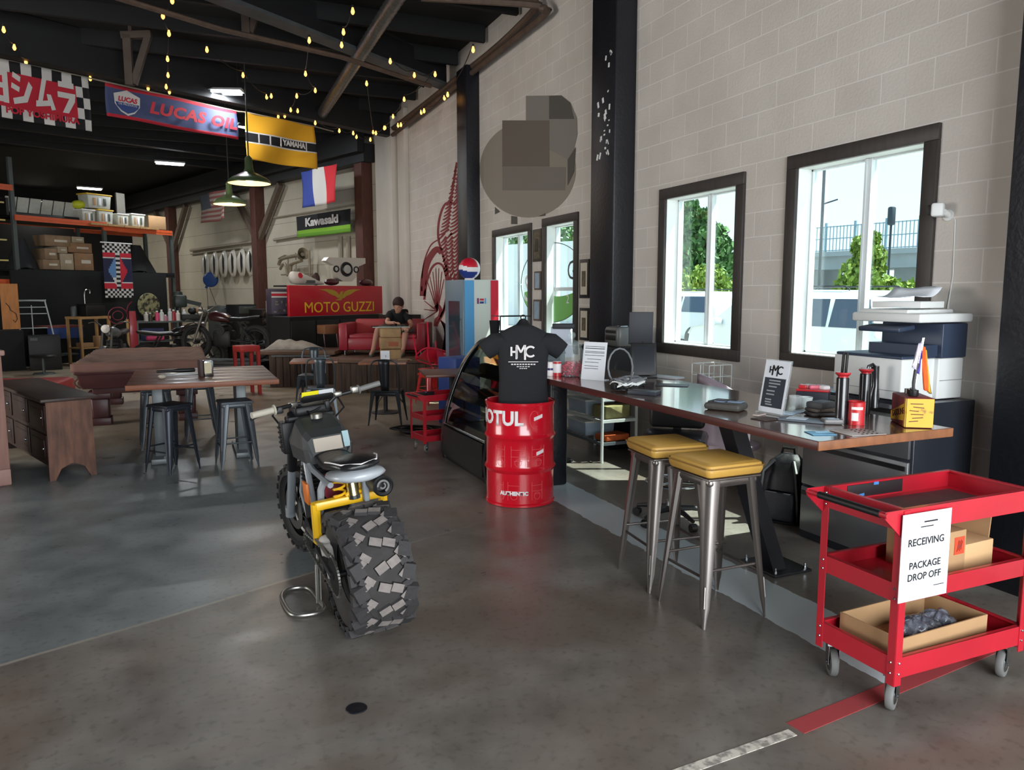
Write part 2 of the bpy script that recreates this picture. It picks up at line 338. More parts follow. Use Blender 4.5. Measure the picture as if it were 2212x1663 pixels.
# ---- black pilasters on the window wall
for i, (y0, y1, z1, dep) in enumerate(((7.05, 7.55, CEIL, .25), (11.62, 12.08, 5.25, .22), (2.28, 2.86, CEIL, .22))):
    m = MB(); m.box((W-dep/2+.01, (y0+y1)/2, z1/2), (dep+.02, y1-y0, z1), bev=.012)
    if i == 0:
        m.k = 1
        for k in range(26):
            z = random.uniform(3.1, 4.2); y = random.uniform(y0+.1, y1-.12) if z < 3.8 else random.uniform(y0+.08, y1-.25)
            m.box((W-dep-.001, y, z), (.003, random.uniform(.01, .035), random.uniform(.012, .07)), rx=random.uniform(-.6, .6))
    tag(m.build('trim_%d' % (i+1), [M_black, M_white]), kind='structure')
# pale pilaster steps at the far end of the window wall
m = MB(); m.box((W-.08, 17.3, 2.75), (.16, 1.5, 5.5), bev=.01); m.box((W-.05, 16.0, 2.75), (.1, .55, 5.5), bev=.01)
tag(m.build('trim_4', mat('cream_plaster', (196, 188, 178), .7, var=.08, vs=2), smooth=35), kind='structure')
# ---- windows
def window(n, w, split=True, glassy=True, sash='V'):
    y0, y1, z0, z1 = w; f = FR+.004; root = bpy.data.objects.new('window_%d' % n, None); COL.objects.link(root); root.location = (W, (y0+y1)/2, (z0+z1)/2); root['kind'] = 'structure'
    hy, hz = (y1-y0)/2, (z1-z0)/2; m = MB()
    m.box((-.012, 0, hz-f/2), (.03, 2*hy, f), bev=.004); m.box((-.012, 0, -hz+f/2), (.03, 2*hy, f), bev=.004)
    for s in (-1, 1): m.box((-.012, s*(hy-f/2), 0), (.03, f, 2*hz-2*f), bev=.004)
    m.build('frame', M_trim, root)
    iy, iz = hy-FR, hz-FR; m = MB(); t = .014; m.box((.10, iy-.004, 0), (.2, .008, 2*iz)); m.box((.10, -iy+.004, 0), (.2, .008, 2*iz)); m.box((.10, 0, -iz+.004), (.2, 2*iy, .008)); m.box((.10, 0, iz-.004), (.2, 2*iy, .008)); m.build('reveal', M_white, root, smooth=0)
    m = MB()
    for s in (-1, 1):
        m.box((.15, s*(iy-.008-t/2), 0), (.04, t, 2*iz-.016)); m.box((.15, 0, s*(iz-.008-t/2)), (.04, 2*iy-.016, t))
    m.build('sash', M_alu, root)
    m = MB()
    if sash == 'V': m.box((.142, -.012, 0), (.05, .034, 2*iz-.02)); m.box((.13, .012, 0), (.05, .016, 2*iz-.02))
    else: m.box((.14, 0, -.06), (.05, 2*iy-.02, .045))
    m.build('mullion', M_alu, root)
    m = MB(); m.box((.152, 0, 0), (.005, 2*iy-.03, 2*iz-.03)); m.build('pane', M_glass, root); return root
WN = [window(1, w1), window(2, w2), window(3, w3), window(4, w4, sash='H')]
# ---- kink wall: posts, braces, header
for i, s in enumerate((.35, 6.2, 13.35)):
    m = MB(); h = 4.85; m.box((-.16, s, h/2), (.30, .34, h), bev=.01); o = far_frame(m.build('trim_%d' % (5+i), M_post)); tag(o, kind='structure')
    if i:
        for sg in (-1, 1):
            m = MB(); a = Vector((-.16, s+sg*.1, 3.35)); b = Vector((-.16, s+sg*1.55, 4.8)); c = (a+b)/2
            m.box(c, (.14, (b-a).length, .16), rx=sg*math.atan2(1.45, 1.45)); o = far_frame(m.build('trim_%d' % (7+i*2+(sg+1)//2), M_brace)); tag(o, kind='structure')
m = MB(); m.box((-.2, 9, 5.05), (.3, 18, .42)); m.box((-.42, 9, 5.3), (.2, 18, .5)); tag(far_frame(m.build('trim_20', M_beam, smooth=0)), kind='structure')
# ---- marks on the floor
M_tape = mat('red_floor_tape', (158, 58, 60), .85, c2=(112, 66, 60), vs=14, thr=(.25, .36)); M_worn = mat('worn_white_line', (206, 200, 188), .8, c2=(140, 136, 128), vs=24, thr=(.42, .56))
def strip(name, label, a, b, w_, mt, cat):
    a, b = Vector(a), Vector(b); d = b-a; m = MB(); m.box((0, 0, .001), (d.length, w_, .002)); return tag(m.build(name, mt, loc=(a+b)/2, rot=(0, 0, math.atan2(d.y, d.x)), smooth=0), label, cat)
a, b = P(1718, 1573), P(1915, 1492); strip('floor_tape', 'red tape line on the floor running under the red cart', a, a+(b-a).normalized()*1.9, .085, M_tape, 'tape')
a, b = P(1470, 1668), P(1712, 1582); strip('paint_line', 'worn whitish paint line on the floor ending at the red tape', a-(b-a)*.3, b, .045, M_worn, 'line')
a = P(770, 1530); m = MB(); m.lathe([(.002, .0), (.045, 0), (.042, .003), (.002, .003)], n=24); tag(m.build('floor_plug', M_black, loc=(a.x, a.y, .0)), 'round black plug in the foreground floor', 'plug')
# ================================================================ red service cart
M_red = mat('red_enamel', (188, 28, 46), .38, coat=.35, var=.18, vs=3); M_scuff = mat('scuffed_black', (36, 28, 32), .6, var=.3, vs=12)
M_steel = mat('brushed_steel', (176, 172, 168), .3, 1.0, var=.25, vs=5, stretch=(1, 1, .15)); M_chrome = mat('chrome', (190, 196, 200), .2, 1.0)
M_rub = mat('grey_rubber', (112, 112, 110), .6); M_blk = mat('black_plastic', (16, 16, 18), .5); M_card = mat('cardboard', (176, 140, 100), .85, var=.12, vs=5)
M_paper = mat('white_paper', (222, 226, 232), .8); M_ink = mat('black_ink', (18, 18, 20), .8); M_bluetape = mat('blue_tape', (70, 130, 200), .7)
def make_cart(label, loc, rz=0, details=True):
    t = thing('service_cart', label, 'cart', loc, rz); Lx, Ly = .78, .40
    for i, (z0, h) in enumerate(((.17, .085), (.485, .075), (.775, .09))):
        m = MB(); m.box((Lx/2, Ly/2, z0+.006), (Lx, Ly, .012))
        for y in (0, Ly): m.box((Lx/2, y, z0+h/2), (Lx, .006, h)); m.box((Lx/2, y+(-.008 if y else .008), z0+h-.003), (Lx, .02, .006))
        for x in (0, Lx): m.box((x, Ly/2, z0+h/2), (.006, Ly, h)); m.box((x+(-.008 if x else .008), Ly/2, z0+h-.003), (.02, Ly, .006))
        tr = m.build('tray', M_red, t)
        if i == 2 and details:
            m = MB(); m.box((.30, Ly-.0045, z0+.048), (.34, .003, .058), bev=.001); m.build('worn_patch', M_scuff, tr)
            m = MB(); m.box((.16, Ly-.007, z0+.022), (.14, .003, .012), ry=-.12); m.box((.30, Ly-.007, z0+.075), (.03, .003, .016)); m.build('tape_strip', M_bluetape, tr)
            m = MB(); m.box((.12, .10, z0+.014), (.16, .12, .002), rz=.3); m.build('paper_scrap', M_paper, tr)
            m = MB(); m.box((.42, .2, z0+.0135), (.6, .3, .002)); m.build('tray_liner', mat('worn_liner', (96, 62, 66), .6, var=.5, vs=6), tr)
    for x, y in ((0, 0), (0, Ly), (Lx, 0), (Lx, Ly)):
        m = MB(); sx = 1 if x == 0 else -1; sy = 1 if y == 0 else -1
        m.box((x+sx*.014, y-sy*.004, .5), (.036, .004, .72)); m.box((x-sx*.004, y+sy*.014, .5), (.004, .036, .72)); p = m.build('corner_post', M_red, t)
        m = MB()
        for z in (.19, .235, .50, .54, .79, .84): m.sphere((x+sx*.016, y-sy*.006, z), .0055, 8, 5); m.sphere((x-sx*.006, y+sy*.016, z), .0055, 8, 5)
        m.build('bolt_heads', M_chrome, p)
    for y in (0, Ly):
        m = MB(); m.prism([(.03, .775), (.03, .865), (-.10, .865), (-.10, .835), (0, .745), (.0, .70), (.03, .70)], .005, Mx((0, y, 0), rx=PI/2)); m.build('handle_bracket', M_red, t)
    m = MB(); m.tube([(-.09, -.005, .85), (-.09, Ly+.005, .85)], .012, 10); m.build('handle_bar', M_red, t)
    m = MB(); m.cyl((-.09, .03, .85), (-.09, Ly-.06, .85), .0155, n=12); m.build('handle_grip', M_blk, t)
    for i, (x, y, sw) in enumerate(((.05, .05, .5), (.05, Ly-.05, 1.0), (Lx-.05, .05, .35), (Lx-.05, Ly-.05, .9))):
        m = MB(); c = Vector((x+.02*math.cos(sw), y+.02*math.sin(sw), .062)); ax = Vector((-math.sin(sw), math.cos(sw), 0))
        m.lathe([(.03, -.014), (.058, -.015), (.062, -.009), (.062, .009), (.058, .015), (.03, .014)], c, 22, ax); cs = m.build('caster', M_rub, t)
        m = MB(); m.lathe([(.008, -.017), (.034, -.017), (.04, -.013), (.04, .013), (.034, .017), (.008, .017)], c, 18, ax); m.cyl(c-ax*.026, c+ax*.026, .008); m.build('wheel_hub', M_chrome, cs)
        m = MB()
        for s in (-1, 1): m.box(c+ax*s*.022+Vector((0, 0, .045)), (.05, .003, .10), rz=sw, top=(1.2, 1))
        m.box(Vector((c.x, c.y, .158)), (.07, .06, .02), rz=sw); m.build('fork', M_chrome, cs)
    return t
CX, CY = 2.53, 2.03
cart = make_cart('red three-tier rolling service cart with a paper drop-off sign, at the right edge', (CX, CY, 0))
# paper sign clipped to the cart
a = PY(1950, 1113, CY-.012); b = PY(2042, 1280, CY-.012); sc = Vector(((a.x+b.x)/2, CY-.014, (a.z+b.z)/2)); sw, sh = b.x-a.x, a.z-b.z
t = thing('paper_sign', 'white paper sign for package drop-off hung on the red cart', 'sign', sc, 0)
m = MB(); m.box((0, 0, 0), (sw, .003, sh)); m.build('sheet', M_paper, t)
for i, (s, z, k) in enumerate((('RECEIVING', .165*sh, .155), ('PACKAGE', -.10*sh, .15), ('DROP OFF', -.235*sh, .15))):
    text('lettering', s, sw*k*.98, M_ink, t, (0, -.0025, z), (PI/2, 0, 0), .0004, off=.0006)
m = MB(); m.box((0, -.002, .335*sh), (sw*.26, .001, .004)); m.box((.02, -.002, .39*sh), (sw*.28, .001, .006), bev=.0004); m.box((.32*sw, -.002, -.37*sh), (sw*.22, .001, .003)); m.build('printed_lines', M_ink, t)
def open_box(name, label, c, d, flaps=0, rz=0, tape=False, cat='box', mt=None, group=None):
    t = thing(name, label, cat, c, rz, group); x, y, z = d; k = .006; mt = mt or M_card; m = MB()
    m.box((0, 0, k/2), (x, y, k))
    for s in (-1, 1): m.box((s*(x/2-k/2), 0, z/2), (k, y, z)); m.box((0, s*(y/2-k/2), z/2), (x-2*k, k, z))
    m.build('carton', mt, t)
    for i in range(flaps):
        s = 1 if i % 2 else -1; m = MB()
        if i < 2: m.box((s*(x/2+.03), 0, z+.035), (k*.7, y, .09), ry=s*.7)
        else: m.box((0, s*(y/2+.03), z+.035), (x, k*.7, .09), rx=-s*.75)
        m.build('flap', mt, t)
    return t
bb = open_box('cardboard_box', 'large shallow open cardboard box on the cart bottom shelf', (CX+.36, CY+.21, .184), (.56, .30, .115), 0, .04)
M_bag = mat('smoky_plastic', (120, 126, 138), .15, coat=.7, c2=(40, 44, 52), vs=22, bump=1.0, bs=22)
for i, (x, y, s, l) in enumerate(((.30, .17, .085, 'dark plastic-wrapped parcel at the left in the open cart box'), (.40, .2, .075, 'crumpled clear plastic bag heaped in the middle of the cart box'), (.50, .20, .08, 'shiny plastic-wrapped part at the right in the open cart box'))):
    m = MB(); rnd = random.Random(i); m.grid(lambda u, v: Vector((math.cos(u*2*PI)*math.cos((v-.5)*PI), .85*math.sin(u*2*PI)*math.cos((v-.5)*PI), .62*(1+math.sin((v-.5)*PI))))*s*(1+.12*math.sin(3*u*2*PI+v*6+i)*math.sin(v*PI)+.05*math.sin(8*2*PI*u-v*9+i*2)*math.sin(v*PI)), 48, 20)
    tag(m.build('plastic_bag', M_bag, loc=(CX+x, CY+y, .193)), l, 'bag')
bm_ = thing('cardboard_box', 'open cardboard box with a raised flap and red sticker on the cart middle shelf', 'box', (CX+.5, CY+.22, .498), .05)
m = MB(); m.box((-.09, 0, .10), (.16, .26, .2), bev=.003); m.build('carton', M_card, bm_); m = MB(); m.box((.10, .0, .065), (.2, .24, .12), bev=.003); m.build('inner_carton', mat('pale_cardboard', (196, 160, 116), .85), bm_)
m = MB(); m.box((.12, .135, .13), (.24, .006, .24), rx=-.12); m.box((.215, .02, .14), (.006, .22, .2), ry=.1); m.build('flap', M_card, bm_)
m = MB(); m.box((-.055, -.1315, .135), (.065, .002, .075)); st = m.build('sticker', mat('orange_red_sticker', (236, 70, 40), .7), bm_)
m = MB()
for k in range(4): m.box((-.055+.008*(k-1.5), -.133, .135), (.003, .001, .05-.01*(k % 2)), ry=.2)
m.build('print', M_ink, st)
# ================================================================ metal stools
M_yel = mat('mustard_vinyl', (203, 158, 74), .45, var=.1, vs=6); M_gun = mat('raw_gunmetal', (150, 144, 140), .34, .85, var=.35, vs=4, stretch=(1, 1, .2))
M_dk = mat('charcoal_metal', (70, 76, 82), .4, .55, var=.25, vs=4)
def make_stool(name, label, H, foot, mt, cushion=None, cat='stool', group=None, loc=(0, 0, 0), rz=0):
    t = thing(name, label, cat, loc, rz, group); s0 = foot*.66
    for sx, sy in ((1, 1), (-1, 1), (-1, -1), (1, -1)):
        m = MB(); rs = []
        for z, wd in ((H, .062), (H-.05, .06), (H*.4, .042), (H*.14, .032), (.05, .02), (.012, .014), (0, .013)):
            k = 1-z/H; c = Vector((sx*(s0+(foot-s0)*k), sy*(s0+(foot-s0)*k), z)); o = Vector((sx, sy, 0)).normalized(); tt = Vector((-o.y, o.x, 0)); q = wd*.75
            rs.append([c+o*a*q+tt*b*wd for a, b in ((-.55, -.72), (-.1, -.80), (.32, -.42), (.42, -.15), (.42, .15), (.32, .42), (-.1, .80), (-.55, .72), (-.2, .45), (-.05, 0), (-.2, -.45))])
        m.rings(rs); lg = m.build('leg', mt, t)
        m = MB(); k = 1-.2; c = Vector((sx*(s0+(foot-s0)*k), sy*(s0+(foot-s0)*k), H*.2)); o = Vector((sx, sy, 0)).normalized(); dn = Vector((sx*(foot-s0), sy*(foot-s0), -H)).normalized()
        m.tube([c+o*.0128-dn*H*.085, c+o*.0118, c+o*.0108+dn*H*.06], .0055, 6); m.build('leg_rib', M_steel if mt is M_gun else mt, lg)
    m = MB(); m.box((0, 0, H-.026), (2*s0+.055, 2*s0+.055, .05), bev=.02); m.box((0, 0, H-.004), (2*s0+.075, 2*s0+.075, .012), bev=.006); m.build('seat_frame', mt, t)
    if cushion:
        m = MB(); m.box((0, 0, H+.040), (2*s0+.10, 2*s0+.10, .075), bev=.03); m.build('cushion', cushion, t)
        m = MB(); q = s0+.052; m.tube([(q-.02, q, H+.055), (-q+.02, q, H+.055), (-q, q-.02, H+.055), (-q, -q+.02, H+.055), (-q+.02, -q, H+.055), (q-.02, -q, H+.055), (q, -q+.02, H+.055), (q, q-.02, H+.055)], .004, 6, True); m.build('piping', mat('mustard_seam', (150, 112, 48), .6), t)
    else:
        m = MB(); m.box((0, 0, H+.006), (2*s0+.07, 2*s0+.07, .02), bev=.01); m.build('seat', mt, t)
    k = .34; z = H*(1-.66); q = s0+(foot-s0)*.66
    for a, b in (((q, q), (-q, q)), ((-q, q), (-q, -q)), ((-q, -q), (q, -q)), ((q, -q), (q, q))):
        m = MB(); zz = z+(.03 if a[1] == b[1] else -.01); m.tube([(a[0]*.97, a[1]*.97, zz), (b[0]*.97, b[1]*.97, zz)], .008, 8); m.build('footrest', mt, t)
    return t
st = make_stool('bar_stool', 'nearer steel bar stool with a mustard yellow cushion, beside the long counter', .765, .198, M_gun, M_yel, loc=(2.55, 3.20, 0), group='bar stools with mustard cushions')
dup(st, (2.58, 3.69, 0), R(-6), 'farther steel bar stool with a mustard yellow cushion, partly behind the nearer one')
# ================================================================ long counter table
TZ = 1.01; T0, T1, TY0, TY1 = 2.70, 3.60, 2.64, 6.05
M_walnut = mat('glossy_walnut', (112, 84, 70), .2, coat=.7, var=.35, vs=2.2, stretch=(9, .7, 9)); M_edge = mat('oiled_wood_edge', (150, 98, 66), .45, var=.35, vs=3, stretch=(6, 6, 3)); M_edge2 = mat('dark_wood_edge', (84, 42, 38), .35, var=.25, vs=3, stretch=(9, .7, 9))
t = thing('counter_table', 'long high counter table with a glossy dark wood top along the windows', 'table', ((T0+T1)/2, (TY0+TY1)/2, 0))
hx, hy = (T1-T0)/2, (TY1-TY0)/2
m = MB(); m.box((0, 0, TZ-.02), (2*hx-.004, 2*hy-.004, .04)); m.build('tabletop', M_walnut, t, smooth=0)
for n, c, d, q in (('front_edge', (-hx, 0, TZ-.0225), (.012, 2*hy, .045), M_edge2), ('end_edge', (0, -hy, TZ-.0225), (2*hx+.01, .012, .045), M_edge)):
    m = MB(); m.box(c, d, bev=.003); m.build(n, q, t)
M_leg = mat('black_steel', (40, 41, 45), .45, .3, var=.3, vs=5)
px0, px1, py0, py1 = 3.18-3.15, 3.47-3.15, 3.40-(TY0+TY1)/2, 3.72-(TY0+TY1)/2
m = MB(); m.box(((px0+px1)/2, (py0+py1)/2, .008), (px1-px0, py1-py0, .014), bev=.002); fp = m.build('floor_plate', M_leg, t)
for x, y in ((px0+.03, py0+.03), (px1-.03, py0+.03), (px0+.03, py1-.03), (px1-.03, py1-.03)): m = MB(); m.cyl((x, y, .015), (x, y, .05), .006, n=8); m.cyl((x, y, .015), (x, y, .028), .011, n=6); m.build('anchor_bolt', M_chrome, fp)
ym = (py0+py1)/2-.03
for x0, x1 in ((-.24, .13),):
    m = MB(); m.add([Vector(p) for x, z in ((x0, TZ-.045), (x1, .014)) for p in ((x-.05, ym-.06, z), (x+.05, ym-.06, z), (x+.05, ym+.06, z), (x-.05, ym+.06, z))], [(0, 3, 2, 1), (4, 5, 6, 7)]+[(i, (i+1) % 4, 4+(i+1) % 4, 4+i) for i in range(4)]); m.build('leg', M_leg, t)
m = MB(); m.box((.04, ym, TZ-.05), (.7, .1, .012)); m.build('top_plate', M_leg, t)
m = MB(); m.box((-.15, hy-.10, .48), (.16, .09, .96), bev=.02); m.build('leg', M_black, t)
# ================================================================ red oil drum with a shirt on a hanger
M_drum = mat('glossy_red_drum', (196, 16, 36), .22, coat=.6)
BX, BY, BR, BH = 2.50, 5.64, .285, .84
t = thing('oil_drum', 'glossy red steel oil drum with white lettering, standing before the counter', 'barrel', (BX, BY, 0))
pf = [(.01, .03), (BR-.02, .03), (BR-.012, 0), (BR+.002, .004), (BR+.002, .02), (BR-.006, .03), (BR-.006, .27)]
for z in (.30, .56): pf += [(BR-.006, z-.03), (BR+.004, z-.012), (BR+.010, z), (BR+.004, z+.012), (BR-.006, z+.03)]
pf += [(BR-.006, BH-.04), (BR, BH-.03), (BR+.003, BH-.004), (BR-.004, BH), (BR-.014, BH-.005), (BR-.018, BH-.04), (BR-.02, .75), (.01, .75)]
m = MB(); m.lathe(pf, n=48); m.build('drum_body', M_drum, t)
M_wht = mat('white_print', (232, 226, 226), .5)
az0 = math.atan2(-BY, -BX)     # the side that faces the camera
def on_drum(name, s, size, ang, z, mt, bold=.004, sx=1.0, rr=BR-.0035, parent=None):
    cu = bpy.data.curves.new('t', 'FONT'); cu.body = s; cu.size = size; cu.offset = bold; cu.align_x = 'CENTER'; cu.align_y = 'CENTER'; cu.resolution_u = 3
    o = bpy.data.objects.new('t', cu); COL.objects.link(o); dg = bpy.context.evaluated_depsgraph_get(); dg.update(); me = bpy.data.meshes.new_from_object(o.evaluated_get(dg)); bpy.data.objects.remove(o)
    bm = bmesh.new(); bm.from_mesh(me); bmesh.ops.subdivide_edges(bm, edges=[e for e in bm.edges if e.calc_length() > .03], cuts=3)
    for v in bm.verts:
        a = az0+ang+v.co.x*sx/rr; v.co = Vector((math.cos(a)*rr, math.sin(a)*rr, z+v.co.y))
    bm.to_mesh(me); bm.free(); me.materials.clear(); me.materials.append(mt); me.name = name
    o = bpy.data.objects.new(name, me); COL.objects.link(o); o.parent = parent; q = o.modifiers.new('s', 'SOLIDIFY'); q.thickness = .001; q.offset = 0; return o
on_drum('lettering', 'MOTUL', .155, -.80, .715, M_wht, .006, .95, parent=t)
on_drum('lettering', 'AUTHENTIC', .042, -.18, .115, M_wht, .003, parent=t)
m = MB()
for a0, z, n in ((.42, .715, 8), (.50, .435, 7), (.66, .30, 3)):
    for k in range(n): m.box((math.cos(az0+a0+k*.035)*(BR-.004), math.sin(az0+a0+k*.035)*(BR-.004), z+.003*k), (.003, .0085, .028), rz=az0+a0+k*.035)
m.build('label_strip', M_wht, t)
M_line = mat('pale_red_print', (226, 110, 116), .5)
def arc(a0, a1, z0, z1, n=8): return [((BR+.0005 if True else 0)*math.cos(az0+a0+(a1-a0)*i/n)*.982, .982*(BR+.0005)*math.sin(az0+a0+(a1-a0)*i/n), z0+(z1-z0)*i/n) for i in range(n+1)]
m = MB()
for z0, z1, spans in ((.33, .50, ((-.75, -.45), (-.25, .15), (.35, .75))), (.06, .21, ((-.62, -.50), (-.35, .0), (.35, .68)))):
    for a, b in spans:
        for q in ((arc(a, b, z1-.03, z1-.03)), (arc(a, b, (z0+z1)/2, (z0+z1)/2)), (arc(a, a, z0, z1, 1)), (arc(b, b, z0, z1, 1)), (arc(a+.08, b-.08, z0+.05, z0+.05))): m.tube(q, .0013, 4)
        m.tube([(math.cos(az0+(a+b)/2+.1*math.cos(k*.7))*BR*.982, math.sin(az0+(a+b)/2+.1*math.cos(k*.7))*BR*.982, z0+.035+.03*math.sin(k*.7)) for k in range(10)], .0013, 4)
m.tube([(math.cos(az0+.42+.14*math.cos(k*.5))*BR*.982, math.sin(az0+.42+.14*math.cos(k*.5))*BR*.982, .71+.07*math.sin(k*.5)) for k in range(12)], .0013, 4)
m.build('line_print', M_line, t, smooth=0)
# shirt
M_shirt = mat('black_cotton', (27, 28, 32), .9, bump=.25, bs=60)
sa = math.atan2(BY, BX)-PI/2
t = thing('tee_shirt', 'black tee shirt with white shop logo on a hanger above the red drum', 'shirt', (BX+.02, BY-.02, .76), sa)
def loft(rows, n=24, wob=0):
    rs = []
    for z, hw, dp, x0 in rows: rs.append([Vector((x0+hw*math.copysign(abs(math.cos(2*PI*i/n))**.8, math.cos(2*PI*i/n)), dp*math.copysign(abs(math.sin(2*PI*i/n))**.85, math.sin(2*PI*i/n))+wob*math.sin(i*2.1+z*9), z)) for i in range(n)])
    return rs
m = MB(); m.rings(loft([(0, .205, .085, 0), (.10, .203, .085, 0), (.25, .195, .085, 0), (.42, .202, .088, 0), (.52, .222, .085, 0), (.58, .23, .075, 0), (.625, .19, .06, 0), (.66, .125, .05, 0), (.685, .07, .042, 0)], wob=.003)); m.build('body', M_shirt, t, smooth=80)
for s in (-1, 1):
    m = MB(); rs = []
    for k, (x, z, w_, d_) in enumerate(((.15, .565, .075, .07), (.21, .545, .088, .066), (.27, .505, .082, .055), (.315, .47, .076, .05), (.318, .466, .06, .04))):
        dirn = Vector((.62, 0, .78)); rs.append([Vector((s*(x+w_*math.cos(2*PI*i/18)*dirn.x), d_*math.sin(2*PI*i/18), z+w_*math.cos(2*PI*i/18)*dirn.z)) for i in range(18)])
    m.rings(rs); m.build('sleeve', M_shirt, t, smooth=80)
m = MB(); m.rings(loft([(.675, .075, .04, 0), (.70, .05, .025, 0), (.725, .032, .012, 0), (.738, .016, .008, 0)])); m.torus((0, 0, .745), .02, .006, (0, 1, 0), 16, 6); m.build('hanger_neck', M_blk, t)
F_ = -.093
hmc(t, (0, F_, .475), 0, .095, M_wht)
m = MB(); m.box((0, F_, .395), (.24, .003, .005)); m.build('logo_rule', M_wht, t)
m = MB()
for z, hw, n in ((.375, .10, 9), (.356, .055, 5), (.341, .032, 4)):
    for k in range(n): m.box((-hw+2*hw*(k+.5)/n, F_, z), (2*hw/n*.72, .002, .009 if z > .36 else .006))
m.build('logo_small_print', M_wht, t)
# ================================================================ curved glass display case
CY0, CY1 = 6.22, 7.43; prof = [(2.42, .0), (2.40, .19), (2.432, .43), (2.50, .67), (2.62, .95), (2.75, 1.13), (2.86, 1.225), (2.98, 1.25)]
t = thing('display_case', 'black deli display case with a curved glass front beside the red drum', 'display case', (2.42, (CY0+CY1)/2, 0))
lx = [(x-2.42, z) for x, z in prof]; hl = (CY1-CY0)/2
def resamp(pts, n=24):
    out = []
    for i in range(n+1):
        u = i/n*(len(pts)-1); k = min(int(u), len(pts)-2); f = u-k
        p0 = pts[max(k-1, 0)]; p1 = pts[k]; p2 = pts[k+1]; p3 = pts[min(k+2, len(pts)-1)]
        out.append(tuple(.5*((2*p1[j])+(-p0[j]+p2[j])*f+(2*p0[j]-5*p1[j]+4*p2[j]-p3[j])*f*f+(-p0[j]+3*p1[j]-3*p2[j]+p3[j])*f**3) for j in (0, 1)))
    return out
cv = resamp(lx)
M_case = mat('black_case', (15, 17, 17), .3, coat=.3)
for s, nme in ((-1, 'end_frame'), (1, 'end_frame')):
    m = MB(); inner = [(x+.06*(1 if z > .36 else 1), z-.02*(z > 1)) for x, z in cv if z > .36]; outer = cv
    inn = [(x+.055, max(z-.03, .36)) for x, z in cv if z >= .40]
    poly_o = cv+[(.72, 1.25), (.78, 1.2), (.78, 0)]
    # ring: outer band along the curve, lower panel, back post
    n = len(cv); b0 = [Vector((x, s*hl-.03, z)) for x, z in cv]; b1 = [Vector((x, s*hl+.03, z)) for x, z in cv]; i0 = [Vector((x+.05, s*hl-.03, z-.012)) for x, z in cv]; i1 = [Vector((x+.05, s*hl+.03, z-.012)) for x, z in cv]
    m.rings([[a, b_, c_, d_] for a, b_, c_, d_ in zip(b0, b1, i1, i0)]); m.box((.39, s*hl, .18), (.74, .06, .36)); m.box((.74, s*hl, .62), (.07, .06, 1.24)); m.box((.65, s*hl, 1.235), (.24, .06, .03)); m.build(nme, M_case, t)
m = MB(); m.box((.39, 0, .18), (.76, 2*hl-.06, .355)); m.box((-.012, 0, .20), (.012, 2*hl-.08, .30)); m.build('base', M_case, t, smooth=0)
m = MB(); m.box((.76, 0, .8), (.03, 2*hl-.06, .9)); m.build('back_panel', M_case, t); m = MB(); m.box((.66, 0, 1.245), (.26, 2*hl, .03), bev=.005); m.build('top_panel', M_case, t)
gl = [(x, z) for x, z in cv if z > .36]
m = MB()
for k in range(len(gl)-1):
    (x0, z0), (x1, z1) = gl[k], gl[k+1]; m.add([(x0+.012, -hl+.03, z0), (x0+.012, hl-.03, z0), (x1+.012, hl-.03, z1), (x1+.012, -hl+.03, z1)], [(0, 1, 2, 3)])
M_cg = glass('case_glass', (120, 126, 122), .22); m.build('curved_glass', M_cg, t, smooth=60)
m = MB(); m.tube([(x+.004, hl-.045, z) for x, z in gl], .006); m.tube([(gl[0][0]+.004, -hl+.02, .372), (gl[0][0]+.004, hl-.02, .372)], .008); m.build('glass_trim', M_chrome, t)
for z, dx in ((.62, .12), (.88, .22)):
    m = MB(); m.box((.38+dx/3, 0, z), (.60-dx, 2*hl-.1, .012)); m.build('shelf', mat('grey_shelf', (86, 86, 82), .5), t)
for i, (y, z, sx, c, l) in enumerate(((.35, .89, .16, (150, 120, 80), 'tan wrapped goods at the far end of the case upper shelf'), (.05, .89, .2, (70, 72, 74), 'dark parts box in the middle of the case upper shelf'), (.3, .63, .24, (60, 60, 62), 'dark machine part at the far end of the case lower shelf'), (-.1, .63, .2, (96, 92, 80), 'olive box in the middle of the case lower shelf'), (.15, .37, .22, (112, 104, 90), 'pale carton on the floor of the display case'))):
    m = MB(); m.box((0, 0, .05), (.18, sx, .1), bev=.02, rz=.2*i); tag(m.build('boxed_part', mat('boxed_part_%d' % i, c, .6, var=.3, vs=20), loc=(2.42+.42, (CY0+CY1)/2+y, z)), l, 'box')
m = MB(); m.lathe([(.002, 0), (.04, 0), (.042, .003), (.055, .16), (.057, .163), (.052, .163), (.05, .15), (.002, .15)], n=20); tag(m.build('tumbler', M_blk, loc=(2.93, 7.25, 1.262)), 'black plastic tumbler standing on top of the display case', 'cup')
# ================================================================ file cabinet and printer
M_cab = mat('charcoal_cabinet', (44, 48, 56), .3, .3)
FX0, FX1, FY0, FY1, FH = 3.90, 4.42, 3.10, 3.96, 1.05
t = thing('file_cabinet', 'wide charcoal lateral file cabinet under the printer at the counter end', 'cabinet', ((FX0+FX1)/2, (FY0+FY1)/2, 0))
m = MB(); m.box((.005, 0, FH/2), (.51, .86, FH), bev=.006); m.build('body', M_cab, t)
for k in range(3):
    z = .06+.33*k+.155; m = MB(); m.box((-.262, 0, z), (.02, .83, .31), bev=.004); d_ = m.build('drawer', mat('drawer_grey_sheen', (120, 122, 124), .28, .6), t)  # black cabinet front coloured grey for the light it reflects
    m = MB(); m.box((-.275, 0, z+.115), (.012, .80, .028)); m.build('handle', M_blk, d_)
M_pw = mat('printer_white', (214, 216, 214), .45); M_pn = mat('printer_navy', (44, 56, 76), .45)
t = thing('printer', 'large white and navy office printer standing on the file cabinet', 'printer', (4.17, 3.42, FH))
